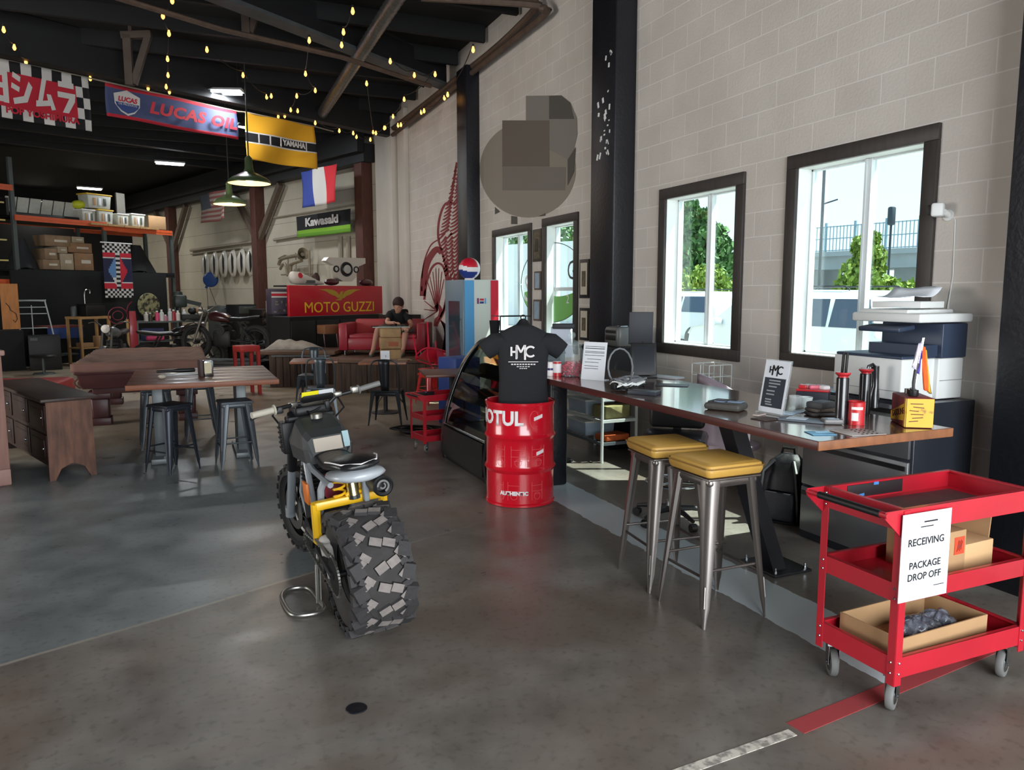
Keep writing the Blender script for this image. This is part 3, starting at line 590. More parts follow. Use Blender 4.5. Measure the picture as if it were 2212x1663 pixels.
m = MB(); m.box((-.08, .05, .13), (.36, .52, .25), bev=.012); m.box((.12, -.02, .13), (.22, .44, .25), bev=.01); m.build('body', M_pw, t)
m = MB(); m.box((-.08, .05, .262), (.35, .50, .02), bev=.008); m.box((.14, -.02, .36), (.22, .44, .21), bev=.008); m.box((-.02, -.01, .30), (.14, .40, .07)); m.build('navy_section', M_pn, t)
m = MB(); m.box((.02, -.02, .50), (.46, .50, .055), bev=.012); m.box((.02, .02, .535), (.40, .36, .03), bev=.01); m.build('scanner_lid', M_pw, t)
m = MB(); m.box((-.19, -.02, .435), (.14, .30, .03), bev=.008, ry=-.12); m.build('control_panel', M_pn, t)
m = MB(); m.box((.2515, -.1, .38), (.002, .1, .04)); m.build('side_latch', M_blk, t); m = MB(); m.box((-.262, .05, .17), (.004, .07, .022)); m.build('badge', M_blk, t)
m = MB(); m.box((-.08, .05, .06), (.365, .50, .004)); m.box((.12, -.245, .12), (.19, .004, .004)); m.build('tray_seams', mat('seam_grey', (150, 150, 148), .6), t)
m = MB(); m.box((0, 0, .022), (.24, .32, .04), bev=.003, rz=.12); tag(m.build('paper_ream', M_pw, loc=(4.13, 3.38, FH+.556)), 'white paper pack lying on top of the printer lid', 'paper')
m = MB(); m.grid(lambda u, v: Vector(((u-.5)*.22, (v-.5)*.30, .012+.07*max(0, u-.35)**2*2+.006*math.sin(v*7))), 8, 6); tag(m.build('loose_papers', M_paper, loc=(4.13, 3.38, FH+.613), rot=(0, 0, .2), solid=.002), 'curled loose sheets on the pack on the printer', 'paper')
# ================================================================ custom fat-tyred motorbike in the foreground
M_tyre = mat('rubber', (24, 24, 25), .75, bump=.1); M_lug = mat('worn_tread', (136, 128, 124), .8, var=.25, vs=30); M_lugd = mat('dark_tread', (50, 48, 49), .75, bump=.3, bs=30)
M_ft = mat('frame_grey', (140, 146, 152), .4, coat=.2); M_tank = mat('tank_charcoal', (52, 54, 54), .5); M_seat = mat('black_seat_vinyl', (24, 24, 26), .35, bump=.15)
M_yb = mat('yellow_powdercoat', (226, 176, 28), .4, coat=.3); M_gold = mat('gold_shock', (206, 190, 140), .25, 1.0); M_eng = mat('engine_black', (34, 34, 36), .5, .4, var=.4, vs=20); M_alloy = mat('dull_alloy', (150, 148, 142), .4, .9)
bike = thing('motorbike', 'custom motorbike with fat knobbly tyres and yellow swingarm in the foreground', 'motorbike', (.82, 3.72, .0), rot=(0, R(-4.8), R(4.8)))
BK = bike
def tyre(name, c, Rt, hw, rim, lugs, parent, wide):
    k = .86*Rt
    pf = [(rim, -hw*.72), (rim+.03, -hw*.9), ((rim+k)/2, -hw), (k, -hw*.96), (Rt*.955, -hw*.72), (Rt*.97, -hw*.3), (Rt*.972, 0), (Rt*.97, hw*.3), (Rt*.955, hw*.72), (k, hw*.96), ((rim+k)/2, hw), (rim+.03, hw*.9), (rim, hw*.72)]
    m = MB(); m.lathe(pf, c, 56, (1, 0, 0), cap=False); c = Vector(c)
    def lug(a, x, w_, l_, h_, tw, drop=0, cap=True):
        er = Vector((0, math.cos(a), math.sin(a))); et = Vector((0, -math.sin(a), math.cos(a))); ex = Vector((1, 0, 0)); base = Rt*.955-drop
        d1 = ex*math.cos(tw)+et*math.sin(tw); d2 = -ex*math.sin(tw)+et*math.cos(tw); p = c+ex*x+er*base
        lo = [p+d1*sx*w_/2*1.15+d2*sy*l_/2*1.15-er*.012 for sx, sy in ((-1, -1), (1, -1), (1, 1), (-1, 1))]; hi = [p+d1*sx*w_/2+d2*sy*l_/2+er*h_ for sx, sy in ((-1, -1), (1, -1), (1, 1), (-1, 1))]
        m.k = 1; m.add(lo+hi, [(0, 1, 5, 4), (1, 2, 6, 5), (2, 3, 7, 6), (3, 0, 4, 7)]); m.k = 2 if cap else 1; m.add(hi, [(0, 1, 2, 3)]); m.k = 0
    n = lugs
    for i in range(n):
        a = 2*PI*i/n
        if wide:
            s = 1 if i % 2 else -1; tw = s*.42
            for e in (-1, 1): lug(a+s*e*.030*.9, .022+e*.034*math.cos(tw)*1.0, .060, .042, .020, tw)
            lug(a+PI/n, -hw*.50, .050, .032, .019, .75, .002); lug(a+PI/n+.065, -hw*.60, .044, .028, .019, -.6, .003); lug(a+PI/n, hw*.62, .046, .032, .019, -.7, .004); lug(a+PI/n+.06, hw*.70, .040, .026, .019, .6, .004)
            for e in (-1, 1):
                b = a+(PI/n if e > 0 else 0)
                lug(b, e*hw*.80, .062, .070, .026, e*.35, .010, False); lug(b+.13, e*hw*.93, .04, .055, .018, 0, .035, False); lug(b+.17, e*hw*.70, .04, .03, .02, -e*.4, .006, False)
        else:
            for s in (-1, 1): lug(a+(PI/n if s > 0 else 0), s*hw*.45, .05, .026, .012, s*.3, 0, False); lug(a+(0 if s > 0 else PI/n), s*hw*.88, .03, .03, .008, 0, .02, False)
    return m.build(name, [mat('dusty_tread', (58, 55, 54), .85, var=.3, vs=20) if wide else M_tyre, M_lugd, M_lug if wide else M_lugd], parent, smooth=40)
rc = (0, 0, .315)
rt = tyre('rear_tyre', rc, .315, .150, .155, 18, bike, True)
m = MB(); m.lathe([(.03, -.11), (.12, -.10), (.155, -.105), (.16, -.09), (.15, 0), (.16, .09), (.155, .105), (.12, .10), (.03, .11)], rc, 32, (1, 0, 0)); m.cyl((-.17, 0, .315), (.17, 0, .315), .016); m.build('rear_rim', M_eng, bike)
FW = bpy.data.objects.new('front_wheel', None); COL.objects.link(FW); FW.parent = bike; FW.location = (.0, 1.36, .30); FW.rotation_euler = (0, 0, R(9))
fc = (0, 0, 0)
ft = tyre('front_tyre', fc, .30, .088, .19, 22, FW, False)
m = MB(); m.torus(fc, .186, .02, (1, 0, 0), 40, 8); m.lathe([(.02, -.07), (.045, -.06), (.03, 0), (.045, .06), (.02, .07)], fc, 20, (1, 0, 0)); m.build('front_rim', M_alloy, FW)
m = MB()
for k in range(18): a = k*2*PI/18; m.tube([Vector(fc)+Vector((-.05 if k % 2 else .05, .04*math.cos(a+.4), .04*math.sin(a+.4))), Vector(fc)+Vector((0, .18*math.cos(a), .18*math.sin(a)))], .003, 4)
m.build('spokes', M_alloy, FW)
m = MB(); m.lathe([(.085, -.002), (.14, -.002), (.14, .002), (.085, .002), (.085, -.002)], (fc[0]-.075, fc[1], fc[2]), 36, (1, 0, 0), cap=False); m.build('brake_disc', M_steel, FW)
for s in (-1, 1):
    m = MB(); m.cyl((s*.105+.01, .92, 1.0), (s*.112+.015, 1.12, .62), .031, n=16); lg = m.build('fork_tube', M_blk, bike)
    m = MB(); m.cyl((s*.112+.015, 1.10, .66), (s*.118+.02, 1.36, .27), .026, n=16); m.cyl((s*.118+.02, 1.35, .32), (s*.118+.02, 1.37, .25), .032, n=12); m.build('fork_slider', M_ft, lg)
m = MB(); m.box((.01, .935, .97), (.29, .09, .035), bev=.012); m.box((.01, 1.0, .82), (.28, .08, .04), bev=.012); m.cyl((0, .90, .99), (0, .98, .80), .035); m.build('triple_clamp', M_eng, bike)
m = MB(); m.box((.01, 1.05, .92), (.22, .06, .16), bev=.03); m.build('headlight_shell', M_blk, bike)
HB = bpy.data.objects.new('handlebar_set', None); COL.objects.link(HB); HB.parent = bike; HB.location = (.05, .90, 1.06); HB.rotation_euler = (0, 0, R(2))
hb = [(-.36, -.10, -.005), (-.25, -.07, 0), (-.13, 0, 0), (-.07, .03, -.04), (.07, .03, -.04), (.13, .02, .01), (.26, -.01, .03), (.38, -.02, .05)]
m = MB(); m.tube(hb, .0125, 10); m.tube([(-.14, -.005, 0), (.14, .015, .015)], .008); m.build('bar', M_blk, HB)
m = MB(); m.cyl((-.40, -.11, -.008), (-.27, -.075, -.002), .019); m.torus((-.265, -.075, -.002), .026, .006, (1, .05, .05), 16, 6); m.build('left_grip', mat('cream_rubber', (178, 172, 158), .7), HB)
m = MB(); m.cyl((.40, -.02, .053), (.27, -.01, .033), .017); m.torus((.265, -.01, .032), .024, .006, (1, 0, .15), 16, 6); m.build('right_grip', MATS['grey_rubber'], HB)
for s, a, b in ((-1, (-.24, -.06, -.01), (-.39, .0, -.05)), (1, (.24, -.01, .035), (.39, .06, .03))): m = MB(); m.tube([a, lerp(a, b, .3)+Vector((0, .05, 0)), b], .007); m.box(a, (.05, .04, .04), bev=.008); m.build('lever', M_blk if s < 0 else M_alloy, HB)
m = MB(); m.box((.0, -.02, .035), (.20, .05, .06), rx=.5, bev=.016); m.build('bar_pad', M_blk, HB)
m = MB(); m.box((-.045, -.046, .046), (.10, .006, .055), rx=.5, bev=.002); m.build('yellow_label', mat('label_yellow', (226, 214, 30), .5), HB); m = MB(); m.box((.05, -.046, .046), (.09, .006, .055), rx=.5, bev=.002); m.build('white_label', mat('label_white', (200, 204, 206), .5), HB)
m = MB(); m.box((-.03, .06, -.05), (.22, .16, .06), bev=.02); m.box((.06, .0, -.03), (.03, .05, .05), bev=.006); m.build('instrument_block', M_eng, HB); m = MB(); m.box((-.14, .0, .0), (.05, .04, .03), bev=.008, rz=.4); m.box((.14, .02, .02), (.05, .04, .03), bev=.008); m.build('bar_clamp', M_alloy, HB)
m = MB(); m.box((-.12, .96, .86), (.10, .10, .19), bev=.01); m.box((.05, .98, .86), (.16, .08, .16), bev=.01)
for k in range(5): m.box((-.172, .96, .80+.03*k), (.012, .08, .012), bev=.003)
m.build('radiator', M_eng, bike)
m = MB(); m.tube([(-.15, .9, 1.05), (-.2, .98, 1.0), (-.14, 1.04, .9), (-.05, 1.0, .8)], .006); m.tube([(.18, .93, 1.08), (.24, 1.0, .98), (.16, 1.03, .9)], .006); m.tube([(-.05, .93, 1.03), (0, .86, 1.0), (.1, .9, 1.03)], .007); m.build('cables', M_blk, bike)
# tank: folded faceted shell
m = MB(); sec = [(.48, .09, .83, .11), (.52, .11, .92, .13), (.58, .125, .95, .135), (.76, .12, .995, .15), (.88, .09, .985, .13), (.93, .07, .94, .11)]
rs = []
for y, wt, zt, wb in sec: rs.append([Vector(p) for p in ((-wb, y, .78), (-wb-.01, y, .86), (-wt, y, zt-.02), (-wt+.025, y, zt), (wt-.025, y, zt), (wt, y, zt-.02), (wb+.01, y, .86), (wb, y, .78))])
m.rings(rs); tk = m.build('tank', M_tank, bike, smooth=0)
m = MB(); m.box((-.005, .495, .878), (.155, .012, .075), rx=-.38); m.build('tank_rear_panel', mat('sand_panel', (176, 164, 150), .5), tk); m = MB(); m.box((.10, .503, .888), (.035, .012, .09), rx=-.38); m.build('tank_blue_panel', mat('pale_blue_panel', (150, 178, 184), .5), tk); m = MB(); m.cyl((0, .72, .99), (0, .72, 1.015), .035); m.build('fuel_cap', M_alloy, tk)
# seat and tail
m = MB(); rs = []
for y, w_, z0, z1 in ((.52, .085, .80, .845), (.44, .10, .79, .84), (.30, .11, .785, .835), (.18, .125, .80, .855), (.10, .13, .82, .895), (.0, .125, .835, .905), (-.08, .10, .845, .895), (-.11, .06, .855, .88)): rs.append([Vector((w_*math.cos(a), y, (z0+z1)/2+(z1-z0)/2*math.sin(a))) for a in [2*PI*i/18 for i in range(18)]])
m.rings(rs); m.build('seat', M_seat, bike, smooth=70)
m = MB(); rs = []
for y, w_, z0, z1 in ((.22, .10, .765, .80), (.10, .135, .765, .83), (.0, .14, .775, .85), (-.09, .125, .79, .858), (-.135, .08, .80, .85), (-.15, .03, .815, .84)): rs.append([Vector((w_*math.cos(a), y, (z0+z1)/2+(z1-z0)/2*math.sin(a))) for a in [2*PI*i/18 for i in range(18)]])
m.rings(rs); m.build('tail_cowl', mat('cowl_grey', (168, 174, 180), .35, coat=.3), bike, smooth=70)
m = MB(); m.tube([(-.128, .09, .875), (-.12, .02, .885), (-.09, -.07, .885), (0, -.108, .882), (.09, -.07, .885), (.12, .02, .885), (.128, .09, .875)], .004); m.build('seat_piping', M_wht, bike)
for s in (-1, 1):
    m = MB(); m.tube([(s*.05, .86, .86), (s*.10, .68, .80), (s*.11, .62, .76), (s*.11, .58, .60), (s*.10, .55, .42), (s*.09, .58, .30)], .018, 9); m.tube([(s*.11, .66, .79), (s*.12, .4, .765), (s*.11, .1, .75)], .016); m.tube([(s*.11, .22, .755), (s*.13, .24, .70), (s*.135, .26, .60), (s*.135, .30, .56)], .018); m.tube([(s*.05, .92, .78), (s*.08, 1.0, .5), (s*.08, .8, .26), (s*.08, .5, .28)], .016); m.build('frame_tube', M_ft, bike)
m = MB(); m.box((0, .72, .42), (.2, .36, .28), bev=.04); m.cyl((-.15, .60, .36), (.15, .60, .36), .09, n=18)
for k in range(6): m.box((0, .80, .56+.025*k), (.19, .19, .010), bev=.003)
m.cyl((0, .80, .55), (0, .80, .72), .075); m.build('engine', M_eng, bike)
m = MB(); m.box((.0, .42, .66), (.16, .12, .13), bev=.03); m.build('air_box', mat('maroon_filter', (120, 30, 46), .6), bike); m = MB(); m.box((-.15, .52, .62), (.015, .10, .12), bev=.004); m.build('side_cover', mat('orange_cover', (222, 120, 40), .5), bike)
# yellow swingarm hoop
m = MB(); m.box((0, .18, .635), (.37, .05, .045), bev=.008); m.build('swingarm_hoop', M_yb, bike)
for s in (-1, 1):
    m = MB(); m.tube([(s*.18, .18, .65), (s*.18, .20, .54), (s*.17, .26, .42)], .025, 8); m.build('swingarm_leg', M_yb, bike); m = MB(); m.tube([(s*.10, .56, .33), (s*.165, .3, .36), (s*.17, .0, .315)], .022, 8); m.build('swingarm_beam', M_eng, bike)
m = MB(); m.tube([(-.02, .17, .66), (.03, .16, .70), (.05, .17, .67), (.10, .17, .665)], .011); m.tube([(.06, .20, .66), (.08, .2, .74), (.06, .2, .78)], .009); m.build('shock_bracket', M_yb, bike)
m = MB(); m.cyl((.02, .17, .655), (.02, .19, .775), .032, n=20); m.build('shock_body', M_gold, bike); m = MB(); m.tube([(-.045+.03*math.cos(i*.7), .2+.03*math.sin(i*.7), .64+.0042*i) for i in range(34)], .007, 6); m.build('shock_spring', M_yb, bike); m = MB(); m.cyl((.02, .19, .775), (.02, .2, .81), .02); m.cyl((.02, .17, .64), (.02, .17, .66), .036); m.build('shock_mount', M_chrome, bike)
# exhaust can
m = MB(); m.lathe([(.03, .26), (.05, .22), (.052, 0), (.054, -.02), (.046, -.026), (.034, -.018), (.032, .02)], (.125, .0, .725), 26, (0, 1, 0)); m.tube([(.125, .26, .725), (.12, .45, .66), (.08, .7, .5)], .026, 10); ex = m.build('exhaust', M_blk, bike); m = MB(); m.torus((.125, -.018, .725), .028, .006, (0, 1, 0), 20, 6, 0, 4.4); m.torus((.125, -.012, .725), .014, .005, (0, 1, 0), 14, 6, 2, 6); m.build('exhaust_swirl', MATS['grey_rubber'], ex); m = MB(); m.tube([(.10, .02, .775), (.10, .03, .81)], .006); m.build('exhaust_hanger', M_chrome, ex)
m = MB(); m.box((.075, .14, .72), (.03, .05, .2), bev=.008); m.build('rear_fender_strut', M_ft, bike)
# chain, sprocket, guard
m = MB(); m.lathe([(.03, -.004), (.095, -.004), (.10, 0), (.095, .004), (.03, .004)], (-.168, 0, .315), 36, (1, 0, 0)); sp = m.build('sprocket', M_eng, bike)
m = MB()
loopp = [(-.168, .104*math.cos(a), .315+.104*math.sin(a)) for a in [PI/2+PI*i/20 for i in range(21)]]+[(-.168, .6, .30), (-.168, .63, .33), (-.168, .6, .37)]
for i in range(len(loopp)):
    p, q = Vector(loopp[i]), Vector(loopp[(i+1) % len(loopp)]); n_ = max(1, int((q-p).length/.02))
    for k in range(n_): c_ = lerp(p, q, (k+.5)/n_); d_ = q-p; m.box(c_, (.016 if k % 2 else .01, .013, .010), rx=math.atan2(d_.z, d_.y))
m.build('chain', M_alloy, bike)
m = MB(); m.tube([(-.185, .42, .45), (-.185, .12, .44), (-.18, .02, .42)], .011); m.build('chain_guard', M_alloy, bike)
# paddock stand and rag
a = P(690, 1308); t = thing('bike_stand', 'bent steel tube paddock stand under the left of the motorbike', 'stand', (a.x, a.y, 0))
loop = [P(px, py) for px, py in ((690, 1302), (700, 1318), (688, 1328), (655, 1334), (632, 1332), (618, 1316), (609, 1294), (618, 1280), (640, 1274), (662, 1274), (676, 1282))]
m = MB(); m.tube(smooth([Vector((p.x-a.x, p.y-a.y, .013)) for p in loop], 5, True), .0125, 10, True); m.build('floor_loop', M_alloy, t)
m = MB(); m.tube([(0, .02, .014), (.0, .02, .20), (.01, .03, .30)], .012, 8); m.box((0, .02, .12), (.03, .012, .22)); m.build('upright', M_alloy, t)
q = PD(704, 1180, 3.95); t = thing('rag', 'white rag hanging from the left side of the motorbike', 'cloth', (q.x, q.y, .385))
m = MB(); m.grid(lambda u, v: Vector((-.04+.06*u*(1-.25*v)+.05*v, -.06*u-.02*v, .05-.20*v-.03*abs(u-.5)+.012*math.sin(u*11+v*5)+.01*math.sin(v*13))), 10, 12); m.build('cloth', mat('rag_white', (176, 172, 166), .9), t, solid=.003, smooth=80); m = MB(); m.sphere((.0, -.03, .055), .034, 12, 8, (1.2, 1, .7)); m.build('bunched_end', MATS['rag_white'], t)
# ================================================================ things on the counter
def TP(px, py): return P(px, py, TZ+.001)
M_tin = mat('tin_red', (190, 40, 46), .4, coat=.3); M_yellow = mat('old_yellow_paint', (214, 172, 44), .55, c2=(150, 104, 50), vs=18, thr=(.30, .42)); M_maroon = mat('old_maroon_paint', (138, 36, 44), .5, var=.35, vs=10)
# vintage fuel can
c = TP(1954.5, 924); e = TP(2008, 925.5); l = TP(1895, 907); wx = .135; wy = .24; ch = .155
t = thing('fuel_can', 'old red and yellow metal gasoline can at the near end of the counter', 'can', (c.x, c.y, c.z), math.atan2(e.y-c.y, e.x-c.x))
m = MB(); m.box((wx/2, wy/2, ch/2), (wx, wy, ch), bev=.006); m.build('body', M_maroon, t)
m = MB(); m.box((wx/2, -.0005, ch/2), (wx-.006, .003, ch-.008)); m.box((-.0005, .014, ch/2), (.003, .024, ch-.008)); m.build('yellow_panel', M_yellow, t)
m = MB(); m.prism([(.02, .035), (.02, .125), (wy-.006, .055), (wy-.006, .012)], .003, Matrix(((0, 0, 1, -.0012), (1, 0, 0, 0), (0, 1, 0, 0), (0, 0, 0, 1)))); sp_ = m.build('yellow_stripe', M_yellow, t)
text('lettering', 'GASOLINE', .046, mat('dark_red_print', (92, 30, 34), .7), t, (-.0035, .115, .064), (PI/2, 0, -PI/2), .0005, off=.0008, sx=.9).rotation_euler = Euler((PI/2, R(-13), -PI/2), 'XYZ')
m = MB()
for k in range(6): m.box((.05+.012*math.sin(k*2.2), -.003, .125-.018*k), (.06-.008*(k % 3), .001, .004), ry=.1*math.sin(k))
m.build('faded_print', mat('dark_red_print', (92, 30, 34)), t)
m = MB(); m.tube([(wx/2, .06, ch), (wx/2, .07, ch+.03), (wx/2, .16, ch+.03), (wx/2, .17, ch)], .006); m.cyl((wx/2, .20, ch), (wx/2, .20, ch+.025), .018); m.build('handle', M_steel, t)
# small pot with two little flags on the can
q = Vector(c)+Vector((.085, .03, ch+.001)); t = thing('flag_holder', 'little dark pot holding a curved stem, standing on the gasoline can', 'pot', q)
m = MB(); m.lathe([(.002, 0), (.022, 0), (.024, .003), (.024, .032), (.021, .032), (.021, .008), (.002, .008)], n=16); m.build('pot', M_blk, t); m = MB(); m.tube([(0, 0, .012), (-.004, 0, .07), (.004, 0, .13), (.02, 0, .17)], .0085); m.build('stem', M_leg, t)
def cloth(name, label, base, pts, mt, cols=None, cat='flag', pole=None):
    t = thing(name, label, cat, base)
    m = MB(); m.tube(pole, .003); m.build('stick', M_chrome, t)
    for i, (poly, mm) in enumerate(pts):
        m = MB(); n = 8; (a0, a1), (b0, b1) = poly; a0, a1, b0, b1 = map(Vector, (a0, a1, b0, b1))
        m.grid(lambda u, v: lerp(lerp(a0, a1, v), lerp(b0, b1, v), u)+Vector((0, .008*math.sin(u*9+v*3), 0)), 8, 8); m.build('flag_stripe', mm, t, solid=.0015, smooth=80)
    return t
fl1 = q+Vector((-.008, .0, .012))
M_lil = mat('pale_lilac_cloth', (206, 200, 220), .8); M_vio = mat('violet_cloth', (92, 74, 170), .8); M_ora = mat('orange_cloth', (240, 104, 40), .8); M_yl2 = mat('yellow_cloth', (242, 180, 50), .8); M_grn = mat('green_cloth', (70, 100, 70), .8)
cloth('hand_flag', 'small white and violet flag drooping from the pot on the gasoline can', fl1, [((((.05, 0, .27), (.012, 0, .12)), ((.028, 0, .26), (-.02, 0, .15))), M_lil), ((((.050, 0, .2), (.016, 0, .118)), ((.04, 0, .24), (.035, 0, .10))), M_vio)], None, None, 'flag', [(.0, 0, 0), (.03, 0, .16), (.052, 0, .29)])
fl2 = q+Vector((.008, .004, .012))
cloth('hand_flag', 'small orange rainbow-edged flag hanging down beside the gasoline can', fl2, [((((.048, 0, .25), (.045, -.02, .02)), ((.062, 0, .23), (.075, -.02, .01))), M_ora), ((((.062, 0, .23), (.075, -.02, .01)), ((.068, 0, .22), (.09, -.02, .0))), M_yl2), ((((.068, 0, .20), (.09, -.02, .0)), ((.07, 0, .15), (.098, -.02, -.004))), M_grn)], None, None, 'flag', [(0, 0, 0), (.025, .0, .15), (.05, 0, .29)])
# tin can
q = TP(1853, 919)+Vector((.018, .03, 0)); t = thing('tin_can', 'small red open tin can with a white label near the counter end', 'can', q)
m = MB(); m.lathe([(.002, .002), (.041, .002), (.043, 0), (.043, .004), (.041, .006), (.041, .118), (.044, .122), (.041, .124), (.038, .12), (.038, .02), (.002, .02)], n=28); m.build('body', M_tin, t)
m = MB(); aa = math.atan2(-q.y, -q.x)
for a_, z, w_, h_ in ((.15, .045, .034, .042), (-.1, .09, .06, .014)):
    m.grid(lambda u, v: Vector((math.cos(aa-a_+(u-.5)*w_/.042)*.0418, math.sin(aa-a_+(u-.5)*w_/.042)*.0418, z+(v-.5)*h_)), 8, 1)
m.build('label', M_wht, t)
# black cylindrical lights with red tops
def pump(px, py, h, label, prong, dx=0):
    q = TP(px, py); t = thing('hand_pump', label, 'pump', q); r = .032
    m = MB(); m.lathe([(.002, 0), (r, 0), (r, h*.9), (r*.92, h*.93), (.002, h*.93)], n=20); m.build('barrel', mat('gloss_black', (28, 28, 32), .25, coat=.5), t)
    m = MB(); m.lathe([(.002, h*.925), (r*.8, h*.925), (r*.8, h*.95), (r*1.25, h*1.0), (r*1.15, h*1.03), (.002, h*1.02)], n=20); m.build('red_cap', M_tin, t)
    if prong:
        for s in (-1, 1): m = MB(); m.box((.008, s*.012, h*1.22), (.012, .012, h*.42), ry=.06, bev=.003); m.build('prong', M_blk, t)
    return t
pump(1816, 914, .265, 'taller black cylinder pump with red cap and two prongs on the counter', True)
pump(1866, 893, .25, 'shorter steel-grey cylinder pump with a red cap behind the tin can', False)
q = TP(1878, 880)+Vector((.03, .0, 0)); t = thing('hook_tool', 'glossy black hooked tool standing behind the red-capped pumps', 'tool', q)
m = MB(); m.tube([(0, 0, 0), (.0, 0, .05), (.01, 0, .13), (.004, 0, .2), (0, 0, .25)], [.035, .034, .02, .022, .024], 12); m.build('handle', MATS['gloss_black'], t); m = MB(); m.tube([(0, 0, .245), (-.02, 0, .262), (-.045, .01, .25), (-.047, .01, .235)], .009); m.build('hook', MATS['gloss_black'], t)
q = TP(1795, 873); t = thing('zip_case', 'black case with a red rim full of red-wrapped goods at the counter back edge', 'case', (q.x-.12, q.y+.03, q.z), R(-50))
m = MB(); m.box((0, 0, .045), (.19, .12, .09), bev=.01); m.build('case', mat('dark_navy', (32, 36, 48), .6), t); m = MB(); m.box((0, 0, .094), (.195, .125, .014), bev=.006); m.build('rim', M_tin, t)
for i in range(5): m = MB(); m.box((-.06+.03*i, .02*(i % 2), .112), (.05, .06, .025), rz=i, bev=.008); m.build('packet', [M_tin, M_wht, mat('pink_wrap', (226, 110, 130), .4), M_tin, M_wht][i], t)
for i, (z, sx, col, l) in enumerate(((0, .15, (64, 60, 58), 'lowest of the stacked dark pouches behind the card reader'), (.024, .145, (84, 74, 66), 'middle pouch of the dark stack behind the card reader'), (.048, .14, (66, 66, 68), 'topmost domed dark pouch of the stack behind the card reader'))):
    q = TP(1772, 897); m = MB(); m.box((0, 0, .011+.004*(i == 2)), (sx, .10, .022+.014*(i == 2)), bev=.009, rz=.25*i-.3); m.box((-.04, -.05, .012), (.02, .006, .008), rz=.25*i-.3)
    tag(m.build('pouch', mat('pouch_%d' % i, col, .6, bump=.2), loc=(q.x, q.y, q.z+z)), l, 'pouch', 'pouches stacked on the counter')
q = TP(1797, 915); t = thing('card_reader', 'flat grey card reader before the dark pouches on the counter', 'card reader', q, R(-28))
m = MB(); m.box((0, 0, .014), (.10, .075, .028), bev=.008); m.build('body', mat('reader_grey', (112, 110, 110), .4), t); m = MB(); m.box((0, .0, .0285), (.06, .045, .002)); m.build('screen', mat('pale_screen', (176, 190, 206), .2), t)
def flat(px, py, sx, sy, h, rz, c, label, cat='card', name='leaflet', z=0, extra=None):
    q = TP(px, py); t = thing(name, label, cat, (q.x, q.y, q.z+z), rz); m = MB(); m.box((0, 0, h/2), (sx, sy, h), bev=min(.002, h*.4)); m.build('sheet', mat(name+'_%d_%d_%d' % c, c, .45), t)
    if extra: m = MB(); m.box((extra[0], extra[1], h+.0006), (extra[2], extra[3], .0012)); m.build('print', mat(name+'_p_%d_%d_%d' % extra[4], extra[4], .5), t)
    return t
flat(1655, 905, .13, .11, .004, .15, (66, 54, 50), 'brown leather-look card before the clear sign holder', 'folder', 'folder', extra=(0, .0, .1, .085, (84, 70, 64)))
flat(1735, 909, .24, .11, .012, R(-57), (96, 104, 112), 'grey tablet-like clipboard with a white sheet on the counter', 'clipboard', 'clipboard', extra=(-.03, 0, .1, .08, (206, 218, 232)))
flat(1700, 893, .12, .09, .006, .5, (172, 196, 216), 'pale blue leaflet behind the grey clipboard', extra=(0, 0, .08, .05, (206, 218, 232)))
flat(1728, 889, .10, .07, .004, .2, (190, 206, 220), 'small pale leaflet beside the white paper cup')
flat(1640, 897, .09, .035, .008, .35, (188, 174, 166), 'thin beige card box at the foot of the clear sign holder')
q = TP(1770, 934); flat(1772, 936, .12, .10, .003, R(-20), (108, 178, 216), 'light blue leaflet at the near front corner of the counter', extra=(.02, .03, .07, .03, (170, 214, 236)))
t = flat(1852, 934, .20, .17, .003, R(-8), (186, 176, 170), 'sticker sheet with black marks near the counter end', 'stickers', 'sticker_sheet')
m = MB()
for k in range(16): m.box((-.02+.028*(k % 4)+.01*(k//4), -.06+.038*(k//4), .0036), (.018, .008, .001), rz=.5+.3*(k % 3))
m.build('sticker', M_ink, t)
for px, py, h, l in ((1718, 882, .055, 'clear glass tumbler behind the leaflets on the counter'),):
    m = MB(); m.lathe([(.002, 0), (.036, 0), (.04, h*1.4), (.037, h*1.4), (.034, .006), (.002, .006)], n=20); tag(m.build('glass_tumbler', mat('clear_plastic', (225, 232, 232), .05, alpha=.3), loc=TP(px, py)), l, 'glass')
for px, py, s, l in ((1740, 880, .05, 'taller white paper cup behind the leaflets'), (1752, 889, .036, 'lower white crumpled tissue beside the paper cup')):
    m = MB(); m.lathe([(.002, 0), (s*.6, 0), (s*.8, s*1.3), (s*.74, s*1.3), (s*.55, .006), (.002, .006)], n=16); tag(m.build('paper_cup', mat('cup_white', (216, 226, 226), .6), loc=TP(px, py)), l, 'cup')
# clear sign holder with the shop logo
a = TP(1637, 889); b = TP(1690, 899); ang = math.atan2(b.y-a.y, b.x-a.x); hw = (b-a).length/2
t = thing('sign_holder', 'clear acrylic sign holder with black and white shop sheet on the counter', 'sign', ((a.x+b.x)/2, (a.y+b.y)/2, TZ+.001), ang)
HH = .31; lean = R(-10)
m = MB(); m.box((0, .05, .003), (2*hw, .14, .005)); m.box((0, .028, HH/2), (2*hw+.004, .004, HH), rx=lean); m.box((0, .036, HH/2), (2*hw+.004, .003, HH), rx=lean); m.build('acrylic', mat('clear_acrylic', (230, 236, 236), .04, alpha=.22), t)
L0 = Matrix.Translation((0, .0255, HH/2)) @ Euler((lean, 0, 0)).to_matrix().to_4x4()
def onl(m, x, z, sx, sz, k=0): c = L0 @ Vector((x, -.001*k, z)); m.box(c, (sx, .0012, sz), rx=lean)
m = MB(); onl(m, 0, 0, 2*hw-.004, HH-.01); m.build('sheet', M_paper, t)
